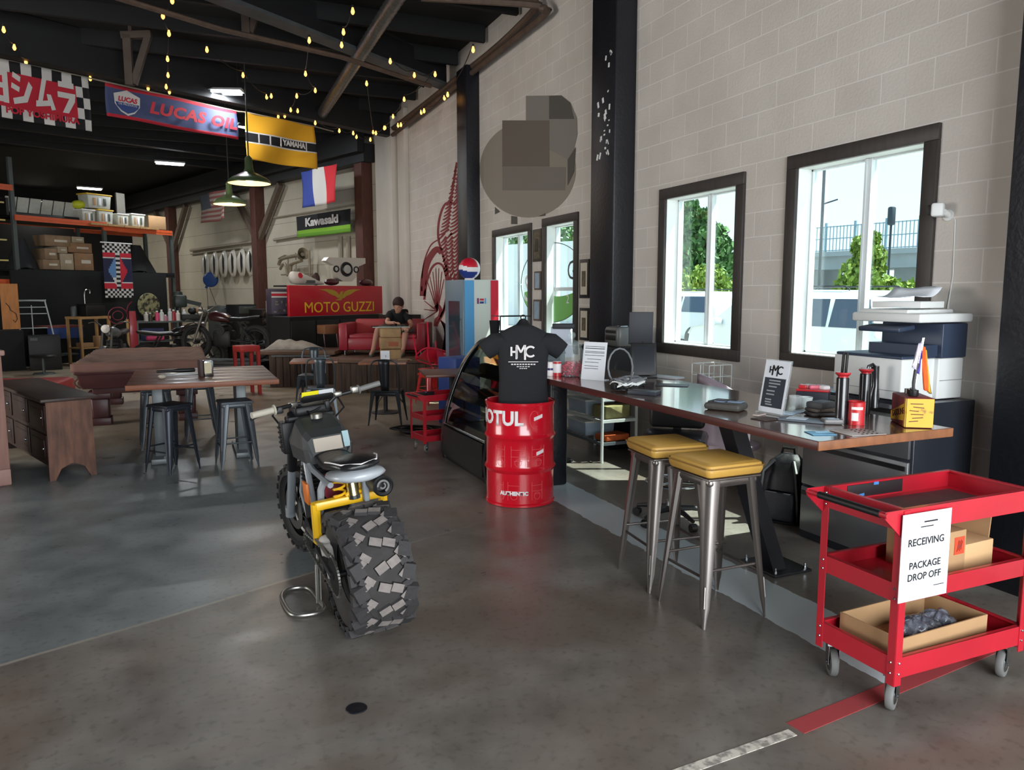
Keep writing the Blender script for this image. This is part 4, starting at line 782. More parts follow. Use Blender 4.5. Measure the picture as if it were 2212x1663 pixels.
m = MB(); onl(m, 0, -.035, 2*hw-.03, .17, 1); m.build('dark_panel', mat('print_slate', (40, 46, 56), .7), t)
m = MB()
for k, (x, z, w_) in enumerate(((.0, .035, .085), (0, .018, .085), (-.01, .0, .06), (-.02, -.025, .06), (-.02, -.045, .06), (-.028, -.075, .045), (-.028, -.09, .045), (-.02, -.104, .05))): onl(m, x, z, w_, .0075, 2)
m.build('print', mat('print_grey', (150, 154, 160), .7), t)
q = L0 @ Vector((-.005, -.002, .092))
hmc(t, L0 @ Vector((0, -.0022, .095)), lean, .05, M_ink)
# dark tray with sunglasses
q = TP(1568, 884); t = thing('flat_bag', 'dark bag-like tray with pale flap at the front edge of the counter', 'bag', q, R(-60))
m = MB(); m.box((0, 0, .022), (.22, .16, .044), bev=.018); m.build('bag', mat('olive_black', (70, 68, 64), .6, bump=.2), t); m = MB(); m.tube([(-.09, -.05, .045), (-.05, 0, .056), (.03, .05, .05), (.10, .05, .03)], .006); m.build('strap', M_blk, t)
m = MB(); m.box((-.045, .02, .047), (.08, .09, .004), ry=.05); m.box((.05, .03, .047), (.08, .08, .004)); m.build('flap', mat('steel_blue_cloth', (126, 144, 172), .4), t)
# cable heap, adapter, tablet
q = TP(1368, 843); t = thing('cable_heap', 'tangle of black and white cables on the middle of the counter', 'cables', q)
for j, (mt, n) in enumerate(((M_blk, 5), (M_white, 4), (mat('cable_grey', (110, 112, 116), .5), 3))):
    for k in range(n):
        rnd = random.Random(j*9+k); m = MB(); m.tube([(rnd.uniform(-.02, .02)+.11*math.cos(i*.55+k)*(1+.3*math.sin(i*.9+k)), .10*math.sin(i*.55+k*1.3)+.05, .012+.02*j+.035*abs(math.sin(i*.8+k*2))) for i in range(22)], .0055); m.build('cable', mt, t)
m = MB(); m.box((-.09, .06, .03), (.09, .06, .05), bev=.006); m.build('power_brick', M_blk, t)
m = MB(); m.tube([(-.02+.11*math.cos(a_*.4)*.9, .14+.02*math.sin(a_*.3), .155+.135*math.sin(a_*.4)) for a_ in range(-3, 16)], .007); m.build('cable', MATS['cable_grey'], t)
flat(1392, 851, .20, .12, .025, R(-55), (48, 52, 60), 'dark box file with a white end label below the cable heap', 'box', 'box_file', extra=None)

flat(1452, 832, .24, .16, .004, R(-40), (30, 34, 40), 'thin black tablet lying flat behind the cable heap', 'tablet', 'tablet')
flat(1430, 815, .36, .12, .014, R(-72), (160, 160, 164), 'long closed grey laptop lying along the counter back edge', 'laptop', 'laptop')
# pos monitors: two dark panels
q = P(1392, 815, TZ+.001); t = thing('dual_screen', 'two stacked black screens on a stand at the counter back edge', 'monitor', q, R(-24))
m = MB(); m.box((0, .04, .006), (.2, .16, .012), bev=.004); m.build('foot', M_blk, t)
m = MB(); m.box((0, .05, .145), (.21, .02, .27), rx=R(-14), bev=.005); m.build('lower_screen', M_blk, t); m = MB(); m.box((0, .042, .145), (.17, .006, .22), rx=R(-14)); m.build('glass_face', mat('screen_black', (24, 28, 36), .15), t)
m = MB(); m.box((-.02, .105, .40), (.20, .016, .27), rx=R(5), bev=.004); m.build('upper_screen', mat('matt_black', (36, 38, 44), .6), t); m = MB(); m.tube([(0, .1, .1), (0, .12, .3), (0, .12, .4)], .014); m.build('arm', M_blk, t)
# candy jar, cups, menu sheet, sleeve box
q = TP(1234, 812); t = thing('candy_jar', 'glass lidded jar of red candies on the far part of the counter', 'jar', q)
M_jar = mat('jar_glass', (220, 236, 236), .03, alpha=.14, coat=.5)
m = MB(); m.lathe([(.002, 0), (.085, 0), (.096, .012), (.098, .05), (.098, .22), (.085, .245), (.088, .26)], n=30, cap=False); m.build('jar', M_jar, t, smooth=60); m = MB(); m.lathe([(.002, .258), (.092, .258), (.094, .268), (.07, .29), (.03, .302), (.018, .31), (.03, .325), (.036, .345), (.028, .365), (.002, .372)], n=26); m.build('lid', M_jar, t, smooth=60)
m = MB(); rnd = random.Random(5)
for k in range(150):
    a_ = rnd.uniform(0, 6.28); r_ = .082*math.sqrt(rnd.random()); z = rnd.uniform(.012, .135-.03*abs(math.sin(a_)))
    m.box((r_*math.cos(a_), r_*math.sin(a_), z), (.032, .014, .014), rz=rnd.uniform(0, 6), ry=rnd.uniform(-1, 1), bev=.004)
tag(m.build('candies', mat('red_candy', (206, 34, 70), .35), t), kind='stuff')
q = TP(1203, 812); t = thing('printed_can', 'red and white printed can standing against the candy jar', 'can', q); m = MB(); m.lathe([(.002, 0), (.038, 0), (.038, .12), (.034, .125), (.002, .125)], n=22); m.build('can', M_wht, t); m = MB(); m.lathe([(.0385, .0), (.0385, .03)], n=22, cap=False); m.lathe([(.0385, .105), (.0385, .122)], n=22, cap=False); m.build('red_bands', M_tin, t)
q = TP(1188, 812); t = thing('soda_can', 'slim white and blue can left of the candy jar', 'can', q); m = MB(); m.lathe([(.002, 0), (.026, 0), (.028, .008), (.028, .11), (.022, .12), (.002, .12)], n=20); m.build('can', M_wht, t); m = MB(); m.lathe([(.0284, .05), (.0284, .068)], n=20, cap=False); m.build('band', mat('navy_band', (40, 40, 90), .4), t)
q = TP(1196, 806)+Vector((.03, .08, 0)); t = thing('soda_carton', 'blue, white and red soda cup carton behind the small cans', 'carton', q, R(-25)); m = MB(); m.box((0, 0, .1), (.07, .06, .2), bev=.003); m.build('carton', M_wht, t)
m = MB(); m.prism([(-.02, .12), (.036, .12), (.036, .2), (-.02, .2)], .001, Mx((0, -.031, 0), rx=PI/2)); m.build('blue_panel', mat('soda_blue', (50, 140, 210), .5), t); m = MB(); m.prism([(-.036, .075), (.036, .1), (.036, .125), (-.036, .105)], .001, Mx((0, -.032, 0), rx=PI/2)); m.build('red_panel', M_tin, t)
a = TP(1253, 819); b = TP(1303, 823); ang = math.atan2(b.y-a.y, b.x-a.x); hw = (b-a).length/2
t = thing('price_sheet', 'white printed sheet standing in a holder beside the candy jar', 'sign', ((a.x+b.x)/2, (a.y+b.y)/2, TZ+.001), ang)
m = MB(); m.box((0, .035, .15), (2*hw, .003, .305), rx=R(-9)); m.box((0, .05, .002), (2*hw, .08, .003)); m.build('sheet', M_paper, t)
m = MB()
for k, z in enumerate((.265, .25, .225, .215, .195, .165, .14, .11, .09)): m.box((-.02*(k > 5), .0336-(.15-z)*math.tan(R(9)), z), (2*hw*(.84 if k < 5 else .6), .001, .004 if k != 1 else .006), rx=R(-9))
m.build('printed_lines', mat('print_slate', (40, 46, 56)), t)
q = P(1188, 806, TZ+.001); t = thing('storage_bin', 'dark teal plastic box on the far end of the counter behind the black tee shirt', 'box', (q.x+.02, q.y+.0, q.z), R(-20)); m = MB(); m.box((0, 0, .09), (.20, .16, .18), bev=.008); m.build('bin', mat('teal_plastic', (58, 78, 86), .5), t); m = MB(); m.box((0, 0, .185), (.215, .175, .02), bev=.005); m.build('lid', mat('teal_lid', (48, 64, 72), .5), t)
q = AT(1212, 7.55); zb_, zt2 = zpx(762, 1212, 7.55), zpx(716, 1212, 7.55); t = thing('paper_easel', 'large pale sheet on a slim floor stand behind the candy jar', 'stand', (q.x, q.y, 0), R(-24)); m = MB(); m.box((0, .04, (zb_+zt2)/2), (.26, .006, zt2-zb_+.1), rx=R(-14), top=(.72, 1)); m.build('sheet', mat('bluish_sheet', (196, 202, 216), .7), t); m = MB(); m.box((.03, .08, zt2+.05), (.22, .12, .05), bev=.01); m.build('clip_bar', mat('matt_black', (36, 38, 44)), t); m = MB(); m.cyl((0, .09, 0), (0, .09, zt2+.03), .012); m.lathe([(.002, 0), (.14, 0), (.13, .015), (.002, .02)], (0, .09, 0), 20); m.build('floor_stand', M_blk, t)
# ================================================================ under and behind the counter
M_ws = mat('white_rack_steel', (210, 216, 212), .4)
t = thing('wire_rack', 'white steel shelf rack under the counter, full of bins', 'rack', (3.80, 6.54, 0)); RX, RY, RH = .40, .84, .82
for x in (0, RX):
    for y in (0, RY): m = MB(); m.cyl((x, y, .0), (x, y, RH), .016, n=10); m.build('post', M_ws, t)
for z in (.19, .42, .64):
    m = MB(); m.box((RX/2, 0, z), (RX, .02, .03)); m.box((RX/2, RY, z), (RX, .02, .03)); m.box((0, RY/2, z), (.02, RY, .03)); m.box((RX, RY/2, z), (.02, RY, .03))
    for k in range(9): m.box((RX/2, RY*(k+.5)/9, z), (RX, .006, .006))
    m.build('shelf', M_ws if z > .3 else mat('grey_rail', (92, 100, 104), .4), t)
M_tub = mat('translucent_tub', (176, 196, 214), .3, alpha=.75)
def tub(name, label, loc, d, mt, lid=None, cat='box', group=None):
    t = thing(name, label, cat, loc, 0, group); m = MB(); m.box((0, 0, d[2]/2), d, bev=.012, top=(1.05, 1.03)); m.build('tub', mt, t)
    m = MB(); m.box((0, 0, d[2]), (d[0]*1.1, d[1]*1.06, .02), bev=.006); m.build('rim', lid or M_ws, t); return t
for i, (z, l) in enumerate(((.206, 'lowest of three translucent tubs on the rack under the counter'), (.436, 'middle one of three translucent tubs on the rack under the counter'), (.656, 'topmost of three translucent tubs on the rack under the counter'))): tub('plastic_tub', l, (4.0, 7.13, z), (.34, .40, .145), M_tub, None, 'tub', 'translucent tubs on the rack')
for i, (y, z, d, c, l) in enumerate(((6.72, .656, (.32, .20, .16), (186, 40, 40), 'red carton at the near end of the rack upper shelf'), (6.90, .656, (.3, .12, .15), (120, 56, 44), 'brown-red carton beside the red one on the rack'), (6.70, .436, (.30, .24, .13), (150, 144, 96), 'olive paper bundle on the rack middle shelf'), (6.68, .206, (.3, .2, .06), (210, 96, 40), 'orange print packet on the rack lowest shelf'), (6.95, .82-.16, (.1, .05, .2), (40, 120, 70), 'green packet standing on the rack upper shelf'))):
    m = MB(); m.box((0, 0, d[2]/2), d, bev=.01, rz=.05*i); tag(m.build('carton', mat('carton_%d' % i, c, .7, var=.3, vs=22), loc=(4.0, y, z)), l, 'box')
# desk behind
t = thing('wall_desk', 'black wall-hung desk beside the black pillar, carrying a grey machine', 'desk', (4.2, 6.82, 0)); m = MB(); m.box((-.09, 0, 1.15), (.64, .40, .04), bev=.004); m.build('top', M_blk, t)
m = MB(); m.box((-.39, 0, 1.0), (.02, .38, .26)); m.build('front_panel', M_blk, t)
for y in (-.18, .18): m = MB(); m.box((-.08, y, 1.0), (.60, .02, .26)); m.build('side_panel', M_blk, t)
q = PX(1338, 741, 4.0); t = thing('label_printer', 'rounded grey desk machine on the tall black desk by the pillar', 'machine', (4.0, q.y, 1.171)); m = MB(); m.box((0, 0, .1), (.2, .28, .2), bev=.035); m.build('shell', mat('machine_grey', (96, 98, 96), .4), t); m = MB(); m.box((-.101, 0, .09), (.01, .2, .05), bev=.004); m.box((-.101, 0, .15), (.01, .2, .03), bev=.004); m.build('slot', M_blk, t); m = MB(); m.box((0, -.05, .203), (.08, .08, .012), bev=.004); m.build('button_plate', M_chrome, t)
m = MB(); m.lathe([(.002, 0), (.04, 0), (.042, .16), (.03, .175), (.002, .175)], n=18); tag(m.build('thermos', mat('pale_blue_cup', (190, 200, 226), .4), loc=(4.3, 6.72, 1.171)), 'pale blue bottle standing behind the two stacked screens', 'bottle')
t = thing('wire_basket', 'white wire basket of plugs on the wall under the window corner', 'basket', (4.25, 5.42, .78)); m = MB()
for z in (0, .1, .2, .3): m.tube([(-.12, -.12, z), (.12, -.12, z), (.12, .12, z), (-.12, .12, z)], .005, 6, True)
for x, y in ((-.12, -.12), (-.12, 0), (-.12, .12), (0, .12), (.12, .12), (.12, 0), (.12, -.12), (0, -.12)): m.tube([(x, y, -.78), (x, y, .3)], .005, 6)
m.build('wire_frame', M_ws, t)
# office chair
q = Vector((3.30, 4.62, 0)); t = thing('office_chair', 'black office swivel chair pushed under the counter behind the stools', 'chair', q, R(-40))
m = MB(); m.box((0, 0, .62), (.48, .48, .09), bev=.04); m.build('seat', mat('black_vinyl', (26, 28, 36), .3, coat=.2), t)
m = MB(); m.box((-.0, .25, .80), (.42, .06, .26), bev=.03); m.box((0, .27, .64), (.06, .03, .12)); m.build('backrest', M_blk, t)
m = MB(); m.cyl((0, 0, .10), (0, 0, .58), .028); m.cyl((0, 0, .08), (0, 0, .16), .05); m.build('gas_post', M_chrome, t)
m = MB(); m.torus((0, 0, .30), .20, .010); 
for k in range(3): m.tube([(0, 0, .30), (.2*math.cos(k*2.1), .2*math.sin(k*2.1), .30)], .007)
m.build('foot_ring', M_chrome, t)
for k in range(5):
    a_ = k*2*PI/5+.3; d_ = Vector((math.cos(a_), math.sin(a_), 0)); m = MB(); m.tube([(0, 0, .10), d_*.15+Vector((0, 0, .10)), d_*.29+Vector((0, 0, .075))], [.025, .02, .014]); lg = m.build('base_arm', M_blk, t)
    m = MB(); ax = Vector((-d_.y, d_.x, 0)); c_ = d_*.29+Vector((0, 0, .03)); m.cyl(c_-ax*.022, c_+ax*.022, .03, n=16); m.build('caster', M_blk, lg)
t = thing('tub_chair', 'rounded grey-mauve tub chair behind the counter near the windows', 'chair', (4.05, 4.92, 0), R(70))
M_mv = mat('mauve_shell', (150, 136, 146), .35, coat=.2)
m = MB(); m.grid(lambda u, v: Vector((.25*math.sin((u-.5)*3.6)*(1+.05*v), .25*math.cos((u-.5)*3.6)*(1+.1*v)-.02, .45+(.60-.22*(2*abs(u-.5))**2.2)*v)), 24, 8); m.build('backrest', M_mv, t, solid=.02, smooth=80)
m = MB(); m.lathe([(.002, .43), (.2, .43), (.25, .46), (.25, .49), (.2, .50), (.002, .495)], n=28); m.build('seat', M_mv, t)
for k in range(4): a_ = PI/4+k*PI/2; m = MB(); m.tube([(.15*math.cos(a_), .15*math.sin(a_), .43), (.24*math.cos(a_), .24*math.sin(a_), 0)], [.016, .01]); m.build('leg', M_leg, t)
# backpack
t = thing('backpack', 'black backpack slumped on the floor beside the file cabinet', 'backpack', (4.06, 4.27, 0), R(-62)); M_bp = mat('black_nylon', (24, 25, 30), .55, bump=.35, bs=12)
m = MB(); m.rings(loft([(.0, .14, .09, 0), (.02, .18, .115, 0), (.2, .19, .125, 0), (.36, .17, .11, 0), (.46, .13, .08, .01), (.52, .06, .04, .02)], 22, .006)); m.build('bag', M_bp, t, smooth=70)
m = MB(); m.box((0, -.135, .15), (.24, .06, .22), bev=.03); m.build('front_pocket', M_bp, t)
for s in (-1, 1): m = MB(); m.tube([(s*.07, -.06, .47), (s*.12, -.15, .40), (s*.14, -.15, .2), (s*.13, -.11, .05)], .016); m.build('strap', M_blk, t)
m = MB(); m.tube([(-.04, 0, .51), (-.03, 0, .56), (.05, 0, .56), (.06, 0, .50)], .01); m.build('carry_handle', M_blk, t)
# gold ribbon and plug hanging under the table top
# ================================================================ soda fridge with globe sign
FYp = 10.15; a = PY(1004, 700, FYp).x; b = PY(1077, 700, FYp).x; ztop = ZAT(1040, 604, (a+b)/2, FYp); fd = .80
t = thing('soda_fridge', 'tall white soda fridge with blue and red stripes by the far windows', 'fridge', (a, FYp, 0)); fw = b-a
m = MB(); m.box((fw/2, fd/2, ztop/2), (fw, fd, ztop), bev=.008); m.build('cabinet', mat('fridge_white', (214, 220, 212), .4), t)
m = MB(); m.box((fw*.14, -.003, ztop/2), (fw*.27, .006, ztop-.02)); m.build('blue_stripe', mat('soda_blue_stripe', (84, 160, 214), .4), t)
m = MB(); m.box((fw*.88, -.003, ztop/2), (fw*.23, .006, ztop-.02)); m.build('red_stripe', mat('soda_red', (206, 26, 52), .4), t)
m = MB(); m.box((-.012, fd/2, ztop/2), (.024, fd, ztop), bev=.006); dr = m.build('door', mat('door_grey', (112, 134, 150), .4), t); m = MB(); m.box((-.026, fd/2-.02, ztop*.52), (.006, fd*.62, ztop*.64)); m.build('door_glass', mat('fridge_glass', (54, 70, 80), .12, coat=.4), dr); m = MB(); m.tube([(-.03, .05, .8), (-.05, .05, .85), (-.05, .05, 1.3), (-.03, .05, 1.35)], .01); m.build('door_handle', M_chrome, dr)
M_sr, M_sb = MATS['soda_red'], mat('soda_navy', (34, 56, 130), .4)
def roundel(parent, loc, r, nrm_rz, th=.004):
    o = bpy.data.objects.new('roundel', None); COL.objects.link(o); o.parent = parent; o.location = loc; o.rotation_euler = (0, 0, nrm_rz); n = 24
    wv = lambda x, k: k*r+.22*r*math.sin(x/r*2.2)
    up = [(r*math.cos(PI*i/n), r*math.sin(PI*i/n)) for i in range(n+1)]
    top = [(x, z) for x, z in up if z >= wv(x, .18)-.001]; xs_ = [top[-1][0]+(top[0][0]-top[-1][0])*i/10 for i in range(11)]
    pt = top+[(x, wv(x, .18)) for x in xs_]; bot = [(x, -z) for x, z in up if -z <= wv(x, -.22)]; xb = [bot[-1][0]+(bot[0][0]-bot[-1][0])*i/10 for i in range(11)]; pb = bot+[(x, wv(x, -.22)) for x in xb]
    for nm, pp, mt in (('red_half', pt, M_sr), ('blue_half', pb, M_sb)): m = MB(); m.prism(pp, th, Mx((0, 0, 0), rx=PI/2)); m.build(nm, mt, o)
    return o
lg = bpy.data.objects.new('logo', None); COL.objects.link(lg); lg.parent = t; lg.location = (fw*.50, -.005, ztop-.30)
m = MB(); 
for nm, dx, w_, zz, h_, mt in (('logo_red', 0, .06, .02, .028, M_sr), ('logo_blue', 0, .06, -.022, .03, M_sb), ('logo_left_bar', -.058, .03, 0, .08, mat('logo_purple', (120, 60, 110), .4)), ('logo_right_bar', .056, .02, 0, .08, MATS['soda_blue_stripe'])):
    m = MB(); m.box((dx, 0, zz), (w_, .004, h_), bev=.0015); m.build(nm, mt, lg)
gp = Vector((a+fw*.28, FYp+.22, ztop)); q = PD(1014, 577, math.hypot(gp.x, gp.y)); gr = .155; gp = Vector((q.x, q.y, ztop+gr+.005))
t = thing('globe_sign', 'round red, white and blue globe sign standing on the soda fridge', 'sign', gp); fa = Vector((-.72, -.69, .05)).normalized(); rgt = Vector((.69, -.72, 0)).normalized()
m = MB(); m.sphere((0, 0, 0), gr, 44, 30)
for fi, f in enumerate(m.f):
    c_ = sum((Vector(m.v[i]) for i in f), Vector())/len(f); x_ = c_.dot(rgt)/gr; z_ = c_.z/gr+.12*math.sin(x_*2.6)
    m.mi[fi] = 0 if c_.dot(fa)/gr < .18 else (1 if z_ > .22 else (2 if z_ < -.20 else 0))
m.build('globe', [M_wht, M_sr, M_sb], t, smooth=80); m = MB(); m.cyl((0, 0, -gr-.005), (0, 0, -gr+.03), .07); m.build('stand', M_wht, t)
t = thing('wire_stand', 'thin dark wire display stand between fridge and tee shirt', 'stand', (3.55, 8.6, 0)); m = MB()
for x in (0, .42): m.tube([(x, 0, 0), (x, 0, 1.42)], .008)
for z in (.5, .8, 1.05, 1.22, 1.42): m.tube([(0, 0, z), (.42, 0, z)], .006); m.tube([(0, 0, z), (0, .3, z), (.42, .3, z), (.42, 0, z)], .004, 5)
m.build('wire_frame', M_leg, t); m = MB(); m.box((.22, .12, 1.235), (.34, .2, .015), bev=.005); m.build('tray', M_blk, t)
# window decals (green emblem with lettering) on the two far windows
M_dec = mat('decal_green', (120, 186, 96), .6); M_dk2 = mat('decal_grey', (70, 84, 80), .6)
def decal(win_, y0, items):
    wy = win_.location.y; wz = win_.location.z
    d_ = bpy.data.objects.new('decal', None); COL.objects.link(d_); d_.parent = win_; d_.location = (.104, 0, 0); return d_
cyc = 9.25; czc = 1.84; rr = .85
for wn, (ya_, yb_) in ((WN[2], (9.74, 10.3)), (WN[3], (8.4, 9.15))):
    d_ = decal(wn, 0, 0); wy, wz = wn.location.y, wn.location.z; m = MB()
    pts = [(cyc+1.15*rr*math.cos(a_*PI/90), czc+.62*rr*math.sin(a_*PI/90)) for a_ in range(180)]; run = []
    for p_ in pts+[(99, 0)]:
        if ya_ < p_[0] < yb_: run.append((0, p_[0]-wy, p_[1]-wz))
        else:
            if len(run) > 2: m.tube(run, .006, 5)
            run = []
    m.build('decal_outline', M_dk2, d_)
    lo = [(y, czc-.62*rr*math.sqrt(max(0, 1-((y-cyc)/(1.15*rr))**2))) for y in [ya_+(yb_-ya_)*i/12 for i in range(13)]]; lo = [(y, z) for y, z in lo if z < czc-.2]; hi = [(y, czc-.14+.04*math.sin(y*4)) for y, _ in reversed(lo)]
    m = MB(); m.prism([(y-wy, z-wz) for y, z in lo+hi], .002, Matrix(((0, 0, 1, 0), (1, 0, 0, 0), (0, 1, 0, 0), (0, 0, 0, 1)))); m.build('decal_crescent', M_dec, d_)
def wtext(wn, s, y, z, size, mt): text('decal_lettering', s, size, mt, wn, (.10, y-wn.location.y, z-wn.location.z), (PI/2, 0, -PI/2), .001)
wtext(WN[2], 'S', 9.98, 1.75, .55, M_wht); wtext(WN[3], 'GE', 8.56, 1.98, .34, M_dk2); wtext(WN[3], '2', 8.75, 1.62, .16, M_wht); wtext(WN[3], 'R S', 8.62, 1.22, .19, mat('decal_green_dark', (70, 130, 60), .6))
# framed pictures between and beside the far windows
M_fr = mat('thin_dark_frame', (60, 52, 44), .5); M_mat_ = mat('picture_mount', (198, 190, 172), .7)
def picture(px, py, pw, ph, label, frame, inner, art=None):
    q = PX(px, py, W-.012); p0 = PX(px-pw/2, py, W-.012); p1 = PX(px+pw/2, py, W-.012); z0 = ZAT(px, py+ph/2, q.x, q.y); z1 = ZAT(px, py-ph/2, q.x, q.y); sy = abs(p0.y-p1.y); sz = z1-z0
    t = thing('picture_frame', label, 'picture', (W-.014, q.y, (z0+z1)/2)); m = MB(); m.box((0, 0, 0), (.02, sy, sz), bev=.003); m.build('frame', frame, t); m = MB(); m.box((-.0105, 0, 0), (.003, sy*.72, sz*.82)); m.build('mount', inner, t)
    if art: m = MB(); m.box((-.0125, 0, 0), (.002, sy*.42, sz*.4), bev=.0008); m.build('print', art, t)
    return t
M_art = mat('brown_print', (112, 100, 78), .7, var=.6, vs=22); M_bl = mat('pale_blue_print', (150, 172, 190), .6, var=.2, vs=9)
picture(1161, 530, 18, 70, 'tall narrow framed photo between the two far windows, topmost of three', M_fr, M_art, mat('dark_photo', (60, 56, 50), .6, var=.5, vs=30))
picture(1162, 606, 13, 40, 'small framed pale blue picture, middle of three between the far windows', M_brace, M_bl); picture(1161, 670, 15, 46, 'framed pale blue picture, lowest of three between the far windows', M_brace, M_bl)
picture(1263, 602, 20, 84, 'dark framed picture beside the black pillar, upper of two', M_black, M_mat_, M_art); picture(1263, 700, 20, 70, 'dark framed picture beside the black pillar, lower of two', M_black, M_mat_, M_art)
# wall camera with its cable
q = PX(2050, 458, W); t = thing('security_camera', 'small white security camera on the wall right of the largest window', 'camera', (W, q.y, q.z)); m = MB(); m.cyl((0, 0, -.02), (-.05, 0, 0), .02); m.lathe([(.002, 0), (.035, 0), (.035, .01), (.002, .012)], (0, 0, -.02), 16, (-1, 0, 0)); m.build('mount', M_white, t); m = MB(); m.box((-.075, .02, .012), (.08, .07, .085), bev=.015, rz=.5); m.build('body', M_white, t); m = MB(); m.box((-.108, .04, .012), (.012, .045, .06), bev=.005, rz=.5); m.build('lens_face', M_blk, t)
m = MB(); m.tube([(-.004, -.05, -.05), (-.004, -.06, -.4), (-.004, -.02, -.75), (-.004, -.01, -1.2)], .004, 5); m.build('cable', M_white, t)
# ================================================================ left: sideboard, bar front, high table, stools, pool table
M_oak = mat('worn_brown_board', (122, 82, 62), .6, c2=(78, 50, 40), vs=3, stretch=(6, 6, 1.2)); M_dkw = mat('dark_brown_wood', (58, 38, 32), .5, var=.4, vs=3, stretch=(5, 5, 1))
M_top = mat('dark_worn_top', (66, 50, 44), .5, var=.4, vs=4, stretch=(3, 3, 3)); M_rtop = mat('reddish_table_top', (134, 84, 62), .35, c2=(92, 54, 42), vs=2, stretch=(1.5, 12, 6), coat=.15); M_redge = mat('table_edge', (146, 86, 58), .5, var=.3, vs=6)
a, b = P(108, 1040), P(213, 1027); sd = (b-a); rzs = math.atan2(sd.y, sd.x)+R(9); wS = sd.length; L_ = 2.05; Hs = .76
t = thing('sideboard', 'low dark brown wooden sideboard with a worn plank end, at the left', 'sideboard', a, rzs)
m = MB(); m.prism([(0, 0), (.05, 0), (.10, .10), (.18, .14), (wS-.18, .14), (wS-.10, .10), (wS-.05, 0), (wS, 0), (wS-.01, Hs-.03), (.01, Hs-.03)], .03, Mx((0, .015, 0), rx=PI/2)); m.build('end_board', M_oak, t)
m = MB(); m.prism([(0, 0), (wS, 0), (wS, Hs-.03), (0, Hs-.03)], .03, Mx((0, L_-.015, 0), rx=PI/2)); m.build('end_board', M_dkw, t)
m = MB(); m.box((wS/2, L_/2, .42), (wS-.05, L_-.06, .60)); m.build('carcass', M_dkw, t)
m = MB(); m.box((wS/2, L_/2-.01, Hs-.015), (wS+.08, L_+.08, .03), bev=.006); m.build('top', M_top, t)
for k in range(3):
    for z, h in ((.28, .26), (.57, .24)):
        m = MB(); m.box((.018, .36+.66*k, z), (.012, .56, h), bev=.004); m.box((.012, .36+.66*k, z), (.008, .42, h*.6), bev=.003); d_ = m.build('door', M_dkw, t); m = MB(); m.sphere((.002, .16+.66*k, z), .014, 10, 6); m.build('knob', M_chrome, d_)
q = P(25, 1047); M_pale = mat('pink_brown_boards', (158, 118, 106), .6, var=.3, vs=3, stretch=(8, 8, 1))
t = thing('bar_counter', 'tall pinkish wooden bar counter end at the far left edge', 'counter', q, R(20)); hb_ = ZAT(15, 768, q.x, q.y)
m = MB(); m.box((-.45, .02, hb_/2), (.9, .05, hb_), bev=.004); m.box((-.06, .45, hb_/2), (.04, .8, hb_), bev=.004); m.box((-.46, .55, .06), (.88, 1.0, .1))
m.build('boards', M_pale, t); m = MB(); m.box((-.46, .35, hb_+.03), (.95, .9, .05), bev=.012); m.build('ledge', mat('pale_ledge', (172, 134, 124), .5, var=.2, vs=5), t); m = MB(); m.box((-.45, -.012, .08), (.9, .02, .14), bev=.005); m.build('skirting', MATS['pale_ledge'], t)
t = thing('bar_table', 'high reddish wooden bar table on two grey steel legs, left of the motorbike', 'table', (.155, 8.6, 0)); BZ = .86
m = MB(); rnd = random.Random(3)
for k in range(5): m.box((0, -.64+.32*k, BZ-.025), (1.36, .317, .048), bev=.004)
m.build('tabletop', M_rtop, t)
m = MB(); m.box((0, -.803, BZ-.025), (1.37, .02, .05), bev=.006); m.build('front_edge', M_redge, t)
M_gl = mat('grey_steel_legs', (118, 124, 126), .45, .3, var=.15)
for x in (-.44, .36):
    m = MB(); m.box((x, -.10, BZ/2-.02), (.10, .16, BZ-.05), bev=.006); m.box((x, .22, BZ/2-.02), (.10, .16, BZ-.05), bev=.006); m.box((x, .02, .03), (.17, .75, .055), bev=.008); m.box((x, .02, BZ-.07), (.14, .9, .04)); m.build('leg', M_gl, t)
h_ = thing('napkin_holder', 'silver napkin and menu holder on the left bar table', 'holder', P(445, 812, BZ+.001), R(12)); m = MB(); m.box((.02, 0, .08), (.09, .10, .16), bev=.004); m.build('case', M_chrome, h_); m = MB(); m.box((-.05, 0, .085), (.03, .12, .17), bev=.003); m.build('menu', mat('dark_menu', (70, 52, 52), .6), h_); m = MB(); m.box((.01, -.052, .085), (.07, .002, .11)); m.build('napkins', mat('napkin_cream', (212, 202, 170), .8), h_)
q = P(375, 806, BZ+.001); t = thing('torch', 'long black torch lying on the left bar table', 'torch', q, R(6)); m = MB(); m.lathe([(.002, -.22), (.022, -.21), (.024, -.05), (.014, 0), (.014, .16), (.002, .17)], (0, 0, .025), 16, (-1, 0, 0)); m.build('body', M_blk, t)
q = P(400, 809, BZ+.001); m = MB(); m.box((0, 0, .004), (.42, .16, .008), bev=.003); tag(m.build('leaflet', mat('pale_steel', (176, 178, 182), .3), loc=q, rot=(0, 0, .08)), 'pale flat sheet beneath the black torch on the bar table', 'paper')
q = P(350, 818, BZ+.001); m = MB(); m.sphere((0, 0, .022), .03, 12, 8, (1.3, 1, .75)); tag(m.build('crumpled_paper', mat('crumple', (190, 182, 166), .9, bump=.6), loc=q), 'small crumpled paper on the front of the bar table', 'paper')
ST = [((-.165, 7.93), 39, (74, 80, 88), 'dark steel stool at the front left of the high bar table'), ((.42, 7.94), 7, None, 'grey steel stool at the front right of the high bar table'), ((-.33, 9.27), 5, None, 'grey steel stool behind the left leg of the bar table'), ((.13, 9.62), 3, None, 'grey steel stool behind the bar table, between its legs')]
M_st2 = mat('slate_stool', (92, 98, 104), .4, .5, var=.2, vs=4); M_st1 = mat('dark_stool', (52, 57, 66), .38, .5, var=.2, vs=4)
